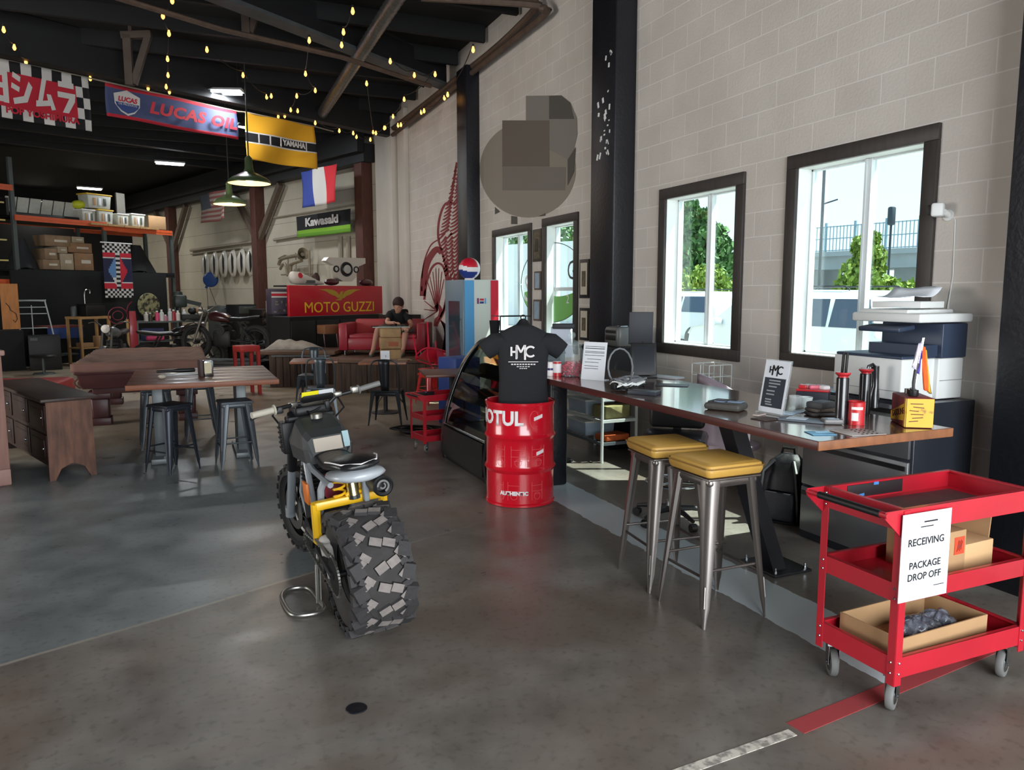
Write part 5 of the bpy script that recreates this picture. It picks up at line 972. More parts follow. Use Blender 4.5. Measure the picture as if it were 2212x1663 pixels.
s0 = make_stool('counter_stool', ST[1][3], .64, .175, M_st2, loc=(*ST[1][0], 0), rz=R(ST[1][1]), group='steel stools around the bar table')
for k in (2, 3): dup(s0, (*ST[k][0], 0), R(ST[k][1]), ST[k][3])
make_stool('counter_stool', ST[0][3], .64, .172, M_st1, loc=(*ST[0][0], 0), rz=R(ST[0][1]), group='steel stools around the bar table')
# pool table with brown paper over it
M_pool = mat('mahogany', (74, 40, 42), .4, var=.3, vs=3, stretch=(1, 1, 4)); M_pap = mat('brown_kraft_paper', (140, 108, 92), .85, c2=(112, 84, 72), vs=3, bump=.5, bs=5)
t = thing('pool_table', 'mahogany pool table covered with brown paper behind the bar table', 'pool table', (-.53, 12.2, 0)); PW, PL, PH = 1.55, 2.75, .83
m = MB(); m.box((0, 0, PH-.20), (PW-.16, PL-.16, .26), bev=.01, top=(1.1, 1.06)); m.box((0, 0, PH-.35), (PW-.36, PL-.36, .12), bev=.01); m.build('cabinet', M_pool, t)
m = MB(); m.box((0, 0, PH-.10), (PW, PL, .085), bev=.02); rl = m.build('rail', M_pool, t)
m = MB()
def pool_paper(u, v):
    x, y = (u-.5)*(PW+.03), (v-.5)*(PL+.03); e = min(min(u, 1-u)*PW, min(v, 1-v)*PL); z = PH+.012+(0 if e < .14 else -.035*min(1, (e-.14)/.05))+.004*math.sin(x*23+y*7)+.004*math.sin(y*19-x*5)
    if e < .012: z -= .05
    return Vector((x, y, z))
m.grid(pool_paper, 44, 66); m.build('paper_cover', M_pap, t, smooth=60)
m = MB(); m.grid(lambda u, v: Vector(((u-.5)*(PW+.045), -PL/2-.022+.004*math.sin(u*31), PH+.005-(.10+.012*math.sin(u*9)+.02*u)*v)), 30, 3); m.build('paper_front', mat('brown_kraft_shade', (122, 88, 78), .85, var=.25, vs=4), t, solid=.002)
for x in (-.52, .52):
    for y in (-1.02, 1.02):
        m = MB(); m.box((x, y, .05), (.24, .24, .10), bev=.01); m.box((x, y, .22), (.20, .20, .26), bev=.02, top=(1.08, 1.08)); m.box((x, y, .40), (.27, .27, .10), bev=.012); m.build('leg', M_pool, t)
m = MB(); m.grid(lambda u, v: Vector((-PW/2+.02+.10*u+.04*math.sin(v*7), -PL/2+.1+.03*math.sin(u*9), PH-.1-.22*v)), 8, 8); m.build('hanging_paper', M_pap, t, solid=.003)
bxs('red_mat', 'red sloped vehicle panel on the floor behind the sideboard', 'panel', AT(30, 14.6, 0), (1.3, 1.2, .30), mat('faded_red', (188, 62, 60), .6, var=.2), R(-8), .08)
# ================================================================ middle: square tables, steel chairs
M_ch = mat('slate_chair', (84, 92, 98), .38, .6, var=.25, vs=4); M_chd = mat('black_chair', (46, 48, 52), .38, .6, var=.25, vs=4)
def make_chair(label, loc, rz, mt, group=None):
    t = thing('cafe_chair', label, 'chair', loc, rz, group); H = .45; s = .18
    m = MB(); m.box((0, 0, H-.012), (.37, .37, .03), bev=.012); m.box((0, 0, H-.045), (.34, .34, .05), bev=.01); m.build('seat', mt, t)
    for sx, sy in ((1, 1), (-1, 1), (-1, -1), (1, -1)):
        m = MB(); rs = []
        for z, w_ in ((H-.02, .055), (H*.5, .034), (0, .016)):
            k = 1-z/H; c_ = Vector((sx*(.155+.06*k), sy*(.155+.065*k), z)); rs.append([c_+Vector((sx*x, sy*y, 0)) for x, y in ((.5*w_, .5*w_), (-.5*w_, .5*w_), (-.5*w_, .3*w_), (.3*w_, .3*w_), (.3*w_, -.5*w_), (.5*w_, -.5*w_))])
        m.rings(rs); m.build('leg', mt, t)
    for sx in (-1, 1):
        m = MB(); m.tube([(sx*(.165-.15*k/6), -.18, H-.20+.15*math.sin(k/6*PI/2)) for k in range(7)], .008, 6); m.build('seat_brace', mt, t)
    m = MB(); m.tube(smooth([(-.18, .16, H), (-.185, .19, H+.22), (-.16, .21, H+.36), (-.08, .22, H+.40), (.08, .22, H+.40), (.16, .21, H+.36), (.185, .19, H+.22), (.18, .16, H)], 5), .011, 8); m.build('back_frame', mt, t)
    m = MB(); m.grid(lambda u, v: Vector(((u-.5)*(.15-.05*(1-v))*1.0, .17+.05*v, H+.0+.41*v)), 2, 6); m.build('back_splat', mt, t, solid=.006)
    return t
ca = AT(686, 10.55); cb = AT(833, 10.05)
c1 = make_chair('slate steel cafe chair before the left square table', (ca.x, ca.y, 0), R(172), M_ch)
c2 = make_chair('dark steel cafe chair before the right square table, nearest to the display case', (cb.x, cb.y, 0), R(155), M_chd)
ce = AT(668, 12.2); dup(c1, (ce.x, ce.y, 0), R(-20), 'slate steel cafe chair on the far side of the left square table')
M_tt = mat('small_table_top', (150, 98, 72), .4, var=.3, vs=3, stretch=(8, 2, 4))
def small_table(label, c, rz, w_, base=True):
    t = thing('cafe_table', label, 'table', c, rz); m = MB(); m.box((0, 0, .735), (w_, w_, .03), bev=.004); m.build('tabletop', M_tt, t)
    m = MB(); m.lathe([(.03, .03), (.03, .72)], n=14); m.lathe([(.002, .0), (.20, .0), (.20, .012), (.05, .04), (.002, .04)], n=24); m.box((0, 0, .715), (.3, .3, .012)); m.build('pedestal', M_leg, t); return t
tA = AT(676, 11.35); small_table('left small square wooden cafe table in the middle of the hall', (tA.x, tA.y, 0), R(-12), .66)
tB = AT(828, 10.95); small_table('right small square wooden cafe table in the middle of the hall', (tB.x, tB.y, 0), R(-20), .66)
q = AT(829, 10.8, .751); t = thing('tent_card', 'small white folded card standing on the right square cafe table', 'card', q, R(-14)); m = MB(); m.box((0, 0, .075), (.125, .003, .15), rx=-.12); m.box((0, .035, .075), (.125, .003, .15), rx=.12); m.build('card', M_paper, t); m = MB(); m.box((.01, -.013, .075), (.006, .001, .03), rx=-.12); m.build('print', M_ink, t)
q = AT(868, 11.0, .751); m = MB()
for k in range(5): m.tube([(-.08+.02*k, -.03*k, .006), (.0+.02*k, .02, .006), (.1, -.04*k+.05, .006)], .005, 6)
tag(m.build('cutlery', mat('bamboo', (178, 158, 122), .6), loc=q), 'few wooden stirrers lying on the right square cafe table', 'stirrers')
# brown square table, stacked red stools, small red cart, cable
t = thing('square_table', 'brown square table just left of the display case', 'table', (2.93, 8.62, 0), R(-10)); m = MB(); m.box((0, 0, .755), (.72, .72, .03), bev=.004); m.build('tabletop', mat('brown_top', (124, 78, 62), .4, var=.3, vs=3), t); m = MB(); m.lathe([(.035, .03), (.035, .74)], n=14); m.lathe([(.002, 0), (.24, 0), (.24, .012), (.05, .04), (.002, .04)], n=24); m.build('pedestal', M_leg, t)
M_rs = mat('glossy_red_metal', (214, 44, 46), .3, coat=.4)
q = AT(930, 11.75); sr = make_stool('red_stool', 'lower red steel stool of the stack left of the soda fridge', .46, .19, M_rs, loc=(q.x, q.y, 0), rz=R(15), group='red stools stacked')
dup(sr, (q.x+.015, q.y+.01, .075), R(17), 'upper red steel stool nested on another left of the soda fridge')
def wire_chair(label, loc, rot):
    t = thing('wire_chair', label, 'chair', loc, 0, None, rot); mt = mat('red_wire', (206, 36, 62), .3, coat=.4)
    m = MB(); m.tube(smooth([(-.19, -.19, 0), (.19, -.19, 0), (.21, .19, 0), (-.21, .19, 0)], 5, True), .011, 7, True); m.box((0, 0, -.012), (.36, .36, .016), bev=.006); m.build('seat', mt, t)
    m = MB(); m.tube(smooth([(-.19, .18, 0), (-.21, .22, .2), (-.14, .25, .36), (.14, .25, .36), (.21, .22, .2), (.19, .18, 0)], 5), .011, 7); m.build('back_frame', mt, t); m = MB(); m.box((0, .235, .19), (.12, .008, .34), rx=-.12); m.build('back_splat', mt, t)
    for sx, sy in ((1, 1), (-1, 1), (-1, -1), (1, -1)): m = MB(); m.tube([(sx*.17, sy*.17, 0), (sx*.21, sy*.22, -.44)], [.016, .01]); m.build('leg', mt, t)
    return t
wire_chair('red steel chair lying upside down on the stacked red stools', (q.x+.0, q.y-.06, .74), (R(150), R(16), R(10)))
w1_ = dup(cart, (2.30, 7.70, 0), R(8), 'small worn red cart standing at the far end of the display case'); w1_.scale = (.62, .9, .72)
q = P(905, 935); m = MB()
pts = [P(845, 925, .01), P(870, 925, .01)]+[q+Vector((.30*math.cos(k*.62)*(1-.012*k)+.1*math.sin(k*.2), .34*math.sin(k*.62)*(1-.01*k), .01+.002*k)) for k in range(26)]+[P(960, 935, .012)]
m.tube(smooth(pts, 3), .011, 6); tag(m.build('power_cable', M_blk), 'black cable coiled loosely on the floor left of the display case', 'cable')
bxs('blue_bin', 'blue plastic bin between the red stools and the display case', 'bin', AT(990, 9.9), (.4, .4, .88), mat('blue_plastic', (52, 78, 150), .5), .3, .02)
# ================================================================ plank-fronted stage with the red sofa
SZ = .57
M_pl = mat('dark_planks', (96, 74, 60), .7, c2=(52, 40, 34), vs=2.6, stretch=(7, 7, .6)); M_stt = mat('stage_top', (108, 80, 60), .6, var=.35, vs=3)
fl = [P(722, 846), P(760, 847), P(795, 848), P(910, 852)]; fl = [Vector((p.x, p.y)) for p in fl]; fl[-1] = Vector((4.40, 12.25)); bk_ = [Vector((4.40, 16.2)), Vector((2.45, 15.22))]
poly = [tuple(p) for p in fl]+[tuple(p) for p in bk_]
t = thing('stage', 'low stage fronted with dark upright planks, carrying the red sofa', 'stage', (0, 0, 0))
m = MB(); m.prism(poly, SZ-.05, Mx((0, 0, (SZ-.05)/2))); m.build('platform', M_dkw, t, smooth=0)
m = MB(); c_ = Vector((sum(p[0] for p in poly)/len(poly), sum(p[1] for p in poly)/len(poly))); 
m.prism([tuple(p) for p in [(f-Vector((.05, .07))) if f.x < 4.2 else f for i, f in enumerate(fl)]]+[tuple(p) for p in bk_], .05, Mx((0, 0, SZ-.025))); m.build('deck', M_stt, t, smooth=0)
m = MB()
for i in range(len(fl)-1):
    p, q_ = Vector((*fl[i], 0)), Vector((*fl[i+1], 0)); n_ = max(3, int((q_-p).length/.16)); an = math.atan2(q_.y-p.y, q_.x-p.x); nn = Vector((math.sin(an), -math.cos(an), 0))
    for k in range(n_): m.box(lerp(p, q_, (k+.5)/n_)+nn*(.012+.004*((k*7) % 3))+Vector((0, 0, .25)), ((q_-p).length/n_*.96, .022, .50), rz=an)
m.build('plank_front', M_pl, t, smooth=0)
pa, pb_ = AT(549, 14.5), AT(714, 14.1); ang = math.atan2(pb_.y-pa.y, pb_.x-pa.x); bw = (pb_-pa).length
t = thing('plank_bench', 'wide brown-topped plank counter at the left end of the stage, grey cloth on it', 'bench', pa, ang); m = MB(); m.box((bw/2+.08, .55, .30), (bw-.28, .8, .60)); m.build('base', M_dkw, t)
m = MB()
for k in range(9): m.box((.24+(bw-.34)*k/8, .135, .30), ((bw-.3)/9*.95, .03, .59))
m.build('plank_front', M_pl, t, smooth=0)
m = MB(); m.box((bw/2, .48, .635), (bw+.1, 1.0, .07), bev=.008); m.build('top', M_stt, t); m = MB(); m.box((bw/2+.1, .06, .585), (bw-.3, .05, .05)); m.build('under_rail', M_gl, t)
q = AT(632, 14.75, .672); t = thing('moving_blanket', 'crumpled grey cloth heaped on the plank counter by the stage', 'cloth', q, R(-20))
m = MB(); m.grid(lambda u, v: Vector(((u-.5)*1.0, (v-.5)*.5, .004+max(0, .19*(1-.45*u)*math.sin(min(1, u*3.2)*PI*.5)*min(1, (1-u)*4)*math.sin(v*PI)**.5+.016*math.sin(u*27+v*5)*math.sin(u*PI)*math.sin(v*PI)+.012*math.sin(v*19-u*8)*math.sin(v*PI)))), 40, 14); m.build('cloth', mat('grey_cloth', (170, 162, 152), .9, var=.3, vs=7), t, solid=.012, smooth=80)
M_sofa = mat('red_sofa_vinyl', (150, 24, 42), .45, coat=.15, var=.1)
a = AT(728, 14.3, SZ); b = AT(918, 13.95, SZ); ang = math.atan2(b.y-a.y, b.x-a.x); wd = (b-a).length
t = thing('sofa', 'red vinyl sofa on the stage with a person sitting on it', 'sofa', a, ang)
m = MB(); m.box((wd/2, .42, .21), (wd-.30, .78, .22), bev=.02); m.build('base', M_sofa, t)
for k in range(2): m = MB(); m.box((.17+(wd-.34)*(k+.5)/2, .38, .345), ((wd-.36)/2, .66, .09), bev=.025); m.build('seat_cushion', M_sofa, t)
m = MB(); m.box((wd/2, .76, .40), (wd-.3, .15, .50), bev=.03); m.build('backrest', mat('red_sofa_back', (160, 48, 50), .5), t)
for x in (.085, wd-.085): m = MB(); m.box((x, .42, .34), (.17, .84, .50), bev=.025); m.build('armrest', M_sofa, t)
for x in (.1, wd-.1):
    for y in (.06, .78): m = MB(); m.cyl((x, y, 0), (x, y, .11), .015); m.build('leg', M_chrome, t)
# keg table with a glass top
q = AT(841, 13.25, SZ); t = thing('keg_table', 'tan paper-wrapped keg table with a glass top before the sofa', 'table', q, R(-10)); kh = zpx(704, 841, 13.25)-SZ
M_keg = mat('kraft_keg', (184, 152, 108), .8, c2=(146, 114, 80), vs=4); m = MB(); m.box((0, 0, kh*.16), (.34, .34, kh*.32), bev=.02); m.box((0, 0, kh*.50), (.36, .35, kh*.34), bev=.02); m.box((0, 0, kh*.82), (.35, .34, kh*.30), bev=.02); m.build('keg', M_keg, t)
m = MB(); m.box((.04, -.178, kh*.48), (.17, .003, kh*.13), rz=0); m.build('orange_band', mat('faded_orange', (160, 86, 56), .7), t); m = MB(); m.box((0, 0, kh-.008), (.62, .56, .012), bev=.004); m.build('glass_top', glass('table_glass', (190, 205, 200), .2), t); m = MB(); m.box((0, -.28, kh-.008), (.62, .006, .014)); m.build('glass_edge', mat('glass_edge', (120, 136, 128), .3), t)
# ---- seated person
def skin_mesh(name, verts, edges, radii, mt, parent, root=0, sub=2):
    me = bpy.data.meshes.new(name); me.from_pydata(verts, edges, []); o = bpy.data.objects.new(name, me); COL.objects.link(o)
    md = o.modifiers.new('skin', 'SKIN'); md.use_smooth_shade = True; sv = me.skin_vertices[0].data
    for i, r_ in enumerate(radii): sv[i].radius = (r_, r_) if isinstance(r_, (int, float)) else r_; sv[i].use_root = (i == root)
    sb = o.modifiers.new('sub', 'SUBSURF'); sb.levels = sub; sb.render_levels = sub
    dg = bpy.context.evaluated_depsgraph_get(); dg.update(); m2 = bpy.data.meshes.new_from_object(o.evaluated_get(dg)); bpy.data.objects.remove(o); m2.name = name
    m2.materials.clear(); m2.materials.append(mt); m2.polygons.foreach_set('use_smooth', [True]*len(m2.polygons))
    o = bpy.data.objects.new(name, m2); COL.objects.link(o); o.parent = parent; return o
pb = AT(858, 14.78, SZ); t = thing('person', 'person in a black tee shirt sitting on the red sofa, looking down', 'person', pb, ang)
pi_ = Matrix.Translation(-pb); Rm = Matrix.Rotation(-ang, 3, 'Z')
def LP(px, d, z): return Rm @ (AT(px, d, z)-pb)
M_skin = mat('skin', (190, 142, 118), .55, var=.08, vs=8); M_tee = mat('black_tee', (20, 20, 22), .9); M_short = mat('grey_shorts', (70, 58, 54), .9); M_hair = mat('dark_brown_hair', (46, 26, 22), .7, bump=.6, bs=40)
hip = LP(856, 14.72, 1.06); ch = LP(858, 14.55, 1.27); nk = LP(859, 14.44, 1.385); hd = LP(860, 14.34, 1.47)
shL = LP(842, 14.52, 1.33); shR = LP(876, 14.5, 1.33); elL = LP(834, 14.30, 1.16); elR = LP(888, 14.32, 1.12); haL = LP(852, 14.06, 1.17); haR = LP(880, 14.08, 1.06)
knL = LP(815, 14.1, 1.06); knR = LP(876, 14.08, 1.06); anL = LP(803, 13.98, .67); anR = LP(868, 13.96, .67); hpL = LP(848, 14.68, 1.04); hpR = LP(866, 14.66, 1.04); toL = LP(797, 13.80, .60); toR = LP(864, 13.76, .60)
V = [hip, ch, nk, hd, shL, elL, haL, shR, elR, haR, hpL, knL, anL, hpR, knR, anR, toL, toR, lerp(knL, anL, .35), lerp(knR, anR, .35), lerp(elL, haL, .75), lerp(elR, haR, .75)]
E_ = [(0, 1), (1, 2), (2, 3), (1, 4), (4, 5), (5, 20), (20, 6), (1, 7), (7, 8), (8, 21), (21, 9), (0, 10), (10, 11), (11, 18), (18, 12), (0, 13), (13, 14), (14, 19), (19, 15), (12, 16), (15, 17)]
body = skin_mesh('body', V, E_, [.11, .085, .048, .07, .05, .042, .035, .05, .042, .035, .08, .062, .042, .085, .062, .042, .034, .034, .06, .06, .03, .03], M_skin, t)
fd_ = Vector((-.12, -1, -.35)).normalized(); up_ = Vector((0, -.33, 1)).normalized(); rt_ = fd_.cross(up_).normalized()*-1
HM = Matrix((rt_, -fd_, up_)).transposed()
m = MB(); m.sphere(hd+up_*.02, .105, 22, 16, (.86, 1.02, 1.18), HM); m.sphere(hd-up_*.055+fd_*.03, .072, 16, 10, (.85, .9, .9), HM); m.sphere(hd+fd_*.108-up_*.012, .018, 10, 6, (.8, 1, 1.5), HM)
for s in (-1, 1): m.sphere(hd+rt_*s*.092-up_*.005, .026, 10, 8, (.4, .8, 1.2), HM)
hdo = m.build('head', M_skin, t, smooth=80)
m = MB()
for s in (-1, 1): m.sphere(hd+fd_*.092+rt_*s*.036+up_*.016, .013, 10, 6, (1.2, .6, .7), HM)
m.build('eyes', mat('eye_dark', (40, 34, 32), .3), hdo); m = MB(); m.sphere(hd+fd_*.088-up_*.062, .024, 10, 6, (1.2, .4, .3), HM); m.build('mouth', mat('lip', (150, 92, 84), .6), hdo)
m = MB(); m.sphere(hd+up_*.055-fd_*.014, .118, 22, 14, (.9, 1.0, .98), HM); m.sphere(hd+up_*.085+fd_*.055, .07, 14, 8, (1.15, .7, .7), HM); m.build('hair', M_hair, t, smooth=80)
skin_mesh('shirt', [hip, ch, lerp(ch, nk, .8), shL, lerp(shL, elL, .7), shR, lerp(shR, elR, .7)], [(0, 1), (1, 2), (1, 3), (3, 4), (1, 5), (5, 6)], [.175, .20, .085, .085, .07, .085, .07], M_tee, t)
skin_mesh('shorts', [hip, hpL, lerp(hpL, knL, .8), hpR, lerp(hpR, knR, .8)], [(0, 1), (1, 2), (0, 3), (3, 4)], [.16, .11, .09, .11, .09], M_short, t)
for a_, to_ in ((anL, toL), (anR, toR)): skin_mesh('shoe', [a_-Vector((0, 0, .04)), lerp(a_, to_, .5)-Vector((0, 0, .025)), to_], [(0, 1), (1, 2)], [.05, .048, .036], mat('grey_green_shoe', (88, 96, 88), .7), t)
for h, e in ((haL, elL), (haR, elR)):
    d_ = (h-e).normalized(); sx_ = d_.cross(Vector((0, 0, 1))).normalized(); m = MB(); m.box(h+d_*.04, (.07, .08, .03), bev=.012, rz=math.atan2(sx_.y, sx_.x)); hn = m.build('hand', M_skin, t, smooth=60)
    for k, l_ in enumerate((.065, .075, .07, .055)):
        b0 = h+d_*.075+sx_*(.028-.0185*k); m = MB(); m.tube([b0, b0+d_*l_*.5-Vector((0, 0, .008)), b0+d_*l_-Vector((0, 0, .03))], [.0095, .009, .007], 7); m.build('finger', M_skin, hn)
    b0 = h+d_*.03+sx_*.04; m = MB(); m.tube([b0, b0+sx_*.03+d_*.02, b0+sx_*.035+d_*.05-Vector((0, 0, .01))], [.011, .0105, .008], 7); m.build('thumb', M_skin, hn)
q = AT(884, 14.02, 1.0); t = thing('handheld_tablet', 'dark tablet held low in the seated person\'s left hand', 'tablet', (haR.x, haR.y, 0)); t.location = pb+Matrix.Rotation(ang, 3, 'Z') @ (haR+Vector((.02, -.07, -.03))); t.rotation_euler = (.4, 0, -.5); m = MB(); m.box((0, 0, 0), (.2, .14, .01), bev=.004); m.build('slab', M_blk, t)

q = AT(527, 13.7); hs = zpx(746, 527, 13.7); t = thing('red_frame_stool', 'red painted wooden stool left of the plank counter', 'stool', q, R(20)); M_rw = mat('red_painted_wood', (176, 48, 44), .5)
m = MB(); m.box((0, 0, hs-.05), (.34, .34, .10), bev=.006); m.build('seat', M_rw, t)
for x in (-.13, .13):
    for y in (-.13, .13): m = MB(); m.box((x*1.1, y*1.1, (hs-.1)/2), (.05, .05, hs-.1)); m.build('leg', M_rw, t)
for y in (-.14, .14): m = MB(); m.box((0, y, .18), (.26, .03, .06)); m.build('stretcher', M_rw, t)
# ================================================================ back of the hall
vx, ux = Vector((math.cos(TH), math.sin(TH), 0)), dv
M_or = mat('orange_rack_beam', (206, 88, 44), .5, var=.15); M_up = mat('green_grey_upright', (74, 82, 80), .5, var=.2, vs=5); M_ply = mat('black_partition', (6, 7, 9), .85, var=.25, vs=2)
M_pine = mat('pine', (176, 138, 88), .7, var=.25, vs=5, stretch=(6, 6, 1)); M_clear = mat('frosted_tub', (190, 192, 182), .4, var=.15, vs=12); M_lidy = mat('yellow_lid', (214, 176, 48), .5)
ra, rb = AT(42, 21.5), AT(376, 23.9); rang = math.atan2(rb.y-ra.y, rb.x-ra.x); rw = (rb-ra).length
def RK(px, off=0, z=0):     # point on the rack front line under a pixel column
    n = Vector((-math.sin(rang), math.cos(rang), 0)); q = PN(px, 640, ra+n*off, n); return Vector((q.x, q.y, z))
def rz_(px, py, off=0): q = RK(px, off); return ZAT(px, py, q.x, q.y)
t = thing('pallet_rack', 'tall pallet rack with orange beams along the back of the hall', 'rack', ra, rang); zb = 3.42; RD = 1.1
for x in (-3.2, 0, 2.25, rw):
    for y in (0, RD): m = MB(); m.box((x, y, 2.35 if x > 1 else 2.5), (.09, .08, 4.7 if x < 1 else 3.45)) if x < 1 else m.box((x, y, 1.72), (.09, .08, 3.44)); m.build('upright', M_up, t)
for x0, x1, z in ((0, 2.3, zb+.06), (2.2, rw, zb-.02), (-3.2, 0, 4.15), (-3.2, 0, 1.98), (0, rw, 2.22)):
    for y in (-.05, RD+.05): m = MB(); m.box(((x0+x1)/2, y, z), (x1-x0, .05, .13)); m.box(((x0+x1)/2, y, z+.02), (x1-x0-.02, .06, .05)); m.build('beam', M_ceil if z == 2.22 else M_or, t)
m = MB(); m.box((rw/2, RD/2, 2.275), (rw, RD, .02)); m.box((rw/2, RD/2, zb+.02), (rw, RD, .015)); m.box((-1.6, RD/2, 4.2), (3.2, RD, .02)); m.build('decking', M_ceil, t)
for z in (1.98+.5, 2.95, 3.4, 3.8):
    m = MB(); m.box((-1.7, -.02, z), (3.0, .03, .035)); m.build('shelf_lip', mat('pale_lip', (196, 180, 110), .5), t)
bxs('partition', 'matt black plywood partition wall below the pallet rack', 'partition', RK(208, -.16), (rw-.1, .05, 2.26), M_ply, rang)
# things on the top level
def onrack(px, y, z): p = RK(px, y); return Vector((p.x, p.y, z))
zt = zb+.085
q = onrack(108, .55, zt+.0); t = thing('diffuser_trough', 'long frosted white lamp diffuser on the rack top, left end', 'diffuser', q, rang); m = MB()
for k in range(7): m.box((-.86+.29*k, -.12, .33), (.26, .02, .36), rx=.35)
m.build('panel', M_clear, t); m = MB(); m.box((0, .05, .07), (1.9, .7, .13), bev=.03); m.box((-1.0, .05, .25), (.06, .6, .4)); m.box((0, .28, .3), (2.0, .04, .4)); m.build('trough', M_blk, t)
def tubs(px0, px1, py0, py1, off, label, lid=None, z=None):
    p = RK((px0+px1)/2, off); s_ = math.hypot(p.x, p.y)/1640; w_ = (px1-px0)*s_*.91; z0 = z if z is not None else zt; h = (py1-py0)*s_*.98; t = thing('storage_tub', label, 'tub', (p.x, p.y, z0), rang, 'tubs on the rack top')
    m = MB(); m.box((0, 0, h*.45), (w_*.82, .38, h*.9), bev=.015, top=(1.12, 1.08)); m.build('tub', M_clear, t); m = MB(); m.box((0, 0, h*.94), (w_, .44, h*.10), bev=.012); m.build('lid', lid or M_white, t)
    for k in range(3): m = MB(); m.box((-.2*w_+.2*w_*k, -.205, h*.45), (.1*w_, .012, h*.5), bev=.003); m.build('content', [M_card, M_paper, M_up][k], t)
    return h
p = onrack(255, .35, zb+.03); t = thing('pallet', 'pine pallet under the row of tubs on the rack top', 'pallet', p, rang); m = MB(); m.box((0, -.02, .026), (1.95, 1.0, .05))
for k in range(5): m.box((-.93+.465*k, -.5, .026), (.1, .06, .052))
m.build('boards', M_pine, t)
h1 = tubs(212, 247, 474, 502, .25, 'yellow-lidded tub on the rack, lower of two stacked', M_lidy); tubs(190, 246, 447, 474, .25, 'large yellow-lidded tub, topmost on the pallet rack', M_lidy, zt+h1+.01)
tubs(178, 209, 477, 503, .3, 'pale tub just left of the stacked yellow-lidded tubs'); tubs(252, 280, 481, 504, .25, 'small pale tub right of the stacked yellow-lidded tubs'); tubs(281, 315, 478, 504, .3, 'pale grey tub at the right of the row on the rack')
m = MB(); m.sphere((0, 0, .11), .17, 14, 10, (1, .8, .65)); tag(m.build('yellow_bag', mat('yellow_green_bag', (190, 196, 40), .5, bump=.8, bs=9), loc=onrack(183, .35, zt+.36)), 'crumpled yellow-green bag on the leftmost tub of the rack', 'bag')
bxs('plywood_sheet', 'sheet of cardboard standing at the right end of the rack top', 'board', onrack(348, .2, zt), (.55, .04, .36), M_card, rang)
bxs('grey_board', 'leaning grey board standing behind the tubs on the rack', 'board', onrack(272, .8, zt), (.3, .05, .95), mat('mid_grey_board', (120, 116, 108), .7), rang+.2)
# cartons on the middle level
rnd = random.Random(11); CB = [(85, 122, 580, 598), (122, 152, 568, 598), (152, 196, 566, 598), (90, 118, 560, 580), (118, 140, 556, 568), (140, 195, 548, 566), (92, 150, 536, 556), (150, 178, 537, 548)]
for i, (x0, x1, y0, y1) in enumerate(CB):
    p = RK((x0+x1)/2, .3); s_ = math.hypot(p.x, p.y)/1640; z0 = 2.30+(598-y1)*s_; w_ = (x1-x0)*s_*.82; h = (y1-y0)*s_*.98; c_ = [(136, 112, 86), (160, 144, 120), (142, 108, 78)][i % 3]
    t = thing('cardboard_carton', ['lower left carton of the pile on the rack middle level', 'bottom middle carton of the pile on the rack, pale stripes', 'large plain brown carton, bottom right of the rack pile', 'second-row left carton of the rack pile', 'small dark carton in the middle of the rack pile', 'wide tan carton at the right of the rack pile second row', 'long flat grey-brown carton at the top of the rack pile', 'small carton at the top right of the rack pile'][i], 'box', (p.x, p.y, z0), rang, 'cartons on the rack')
    m = MB(); m.box((0, 0, h/2), (w_, .5, h), bev=.008); m.build('carton', mat('carton_tone_%d' % (i % 3), c_, .85, var=.2, vs=5), t); m = MB(); m.box((w_*.1, -.2515, h*.5), (w_*.5, .002, h*.2)); m.build('tape', mat('pale_tape', (190, 182, 166), .6), t)
for i, (px, py, c_, l) in enumerate(((300, 570, (20, 20, 22), 'dark covered heap on the rack middle level, right of the checkered banner'), (54, 575, (34, 36, 40), 'dark covered machine on the rack middle level at the left'))):
    q = onrack(px, .45, 2.29); m = MB(); m.grid(lambda u, v: Vector((math.cos(u*6.283)*(.55-.42*v)*(1-.3*i), math.sin(u*6.283)*(.35-.25*v), .75*v+.05*math.sin(u*20)*(1-v))), 20, 7); tag(m.build('covered_heap', mat('heap_%d' % i, c_, .8, bump=.5, bs=6), loc=q, rot=(0, 0, rang)), l, 'cover')
# tall checkered banner hanging from the beam
def checks(i, j, a, b): return a if (i+j) % 2 else b
M_k = mat('flag_black', (22, 22, 26), .85); M_w = mat('flag_white', (206, 202, 198), .85); M_r = mat('flag_red', (188, 36, 54), .85); M_b = mat('flag_blue', (54, 74, 132), .85); M_nv = mat('flag_navy', (34, 36, 66), .85); M_lb = mat('flag_light_blue', (92, 132, 178), .85)
def cells(name, parent, w, h, nx, nz, fn, mats, wave=.015, amp2=0):
    m = MB(); vs = []
    for j in range(nz+1):
        for i in range(nx+1):
            u, v = i/nx, j/nz; vs.append(Vector((u*w, wave*math.sin(u*9+v*3)+amp2*math.sin(u*4)*v, -v*h)))
    m.v = [tuple(v) for v in vs]
    for j in range(nz):
        for i in range(nx): m.f.append((j*(nx+1)+i, j*(nx+1)+i+1, (j+1)*(nx+1)+i+1, (j+1)*(nx+1)+i)); m.mi.append(fn((i+.5)/nx, (j+.5)/nz, i, j))
    return m.build(name, mats, parent, smooth=80, solid=.006)
q = RK(228, -.32, rz_(228, 525, -.32)); q2 = RK(288, -.32); bw_ = (q2-Vector((q.x, q.y, 0))).length; bh = q.z-rz_(258, 643, -.32)
t = thing('checkered_banner', 'tall checkered banner with blue and red lozenge under the orange rack beam', 'banner', q, rang)
def fb(u, v, i, j):
    if v < .17 or v > .84: return (i//2+j//2) % 2
    x = abs(u-.5); dmd = .36*(1-abs(v-.5)/.36)
    if x < .07: return 0 if (j//2) % 2 else 1
    if x < dmd: return (3 if v < .62 else 1) if u < .5 else 2
    return 2 if (v < .25 or v > .72) else (1 if v < .28 or v > .70 else 4)
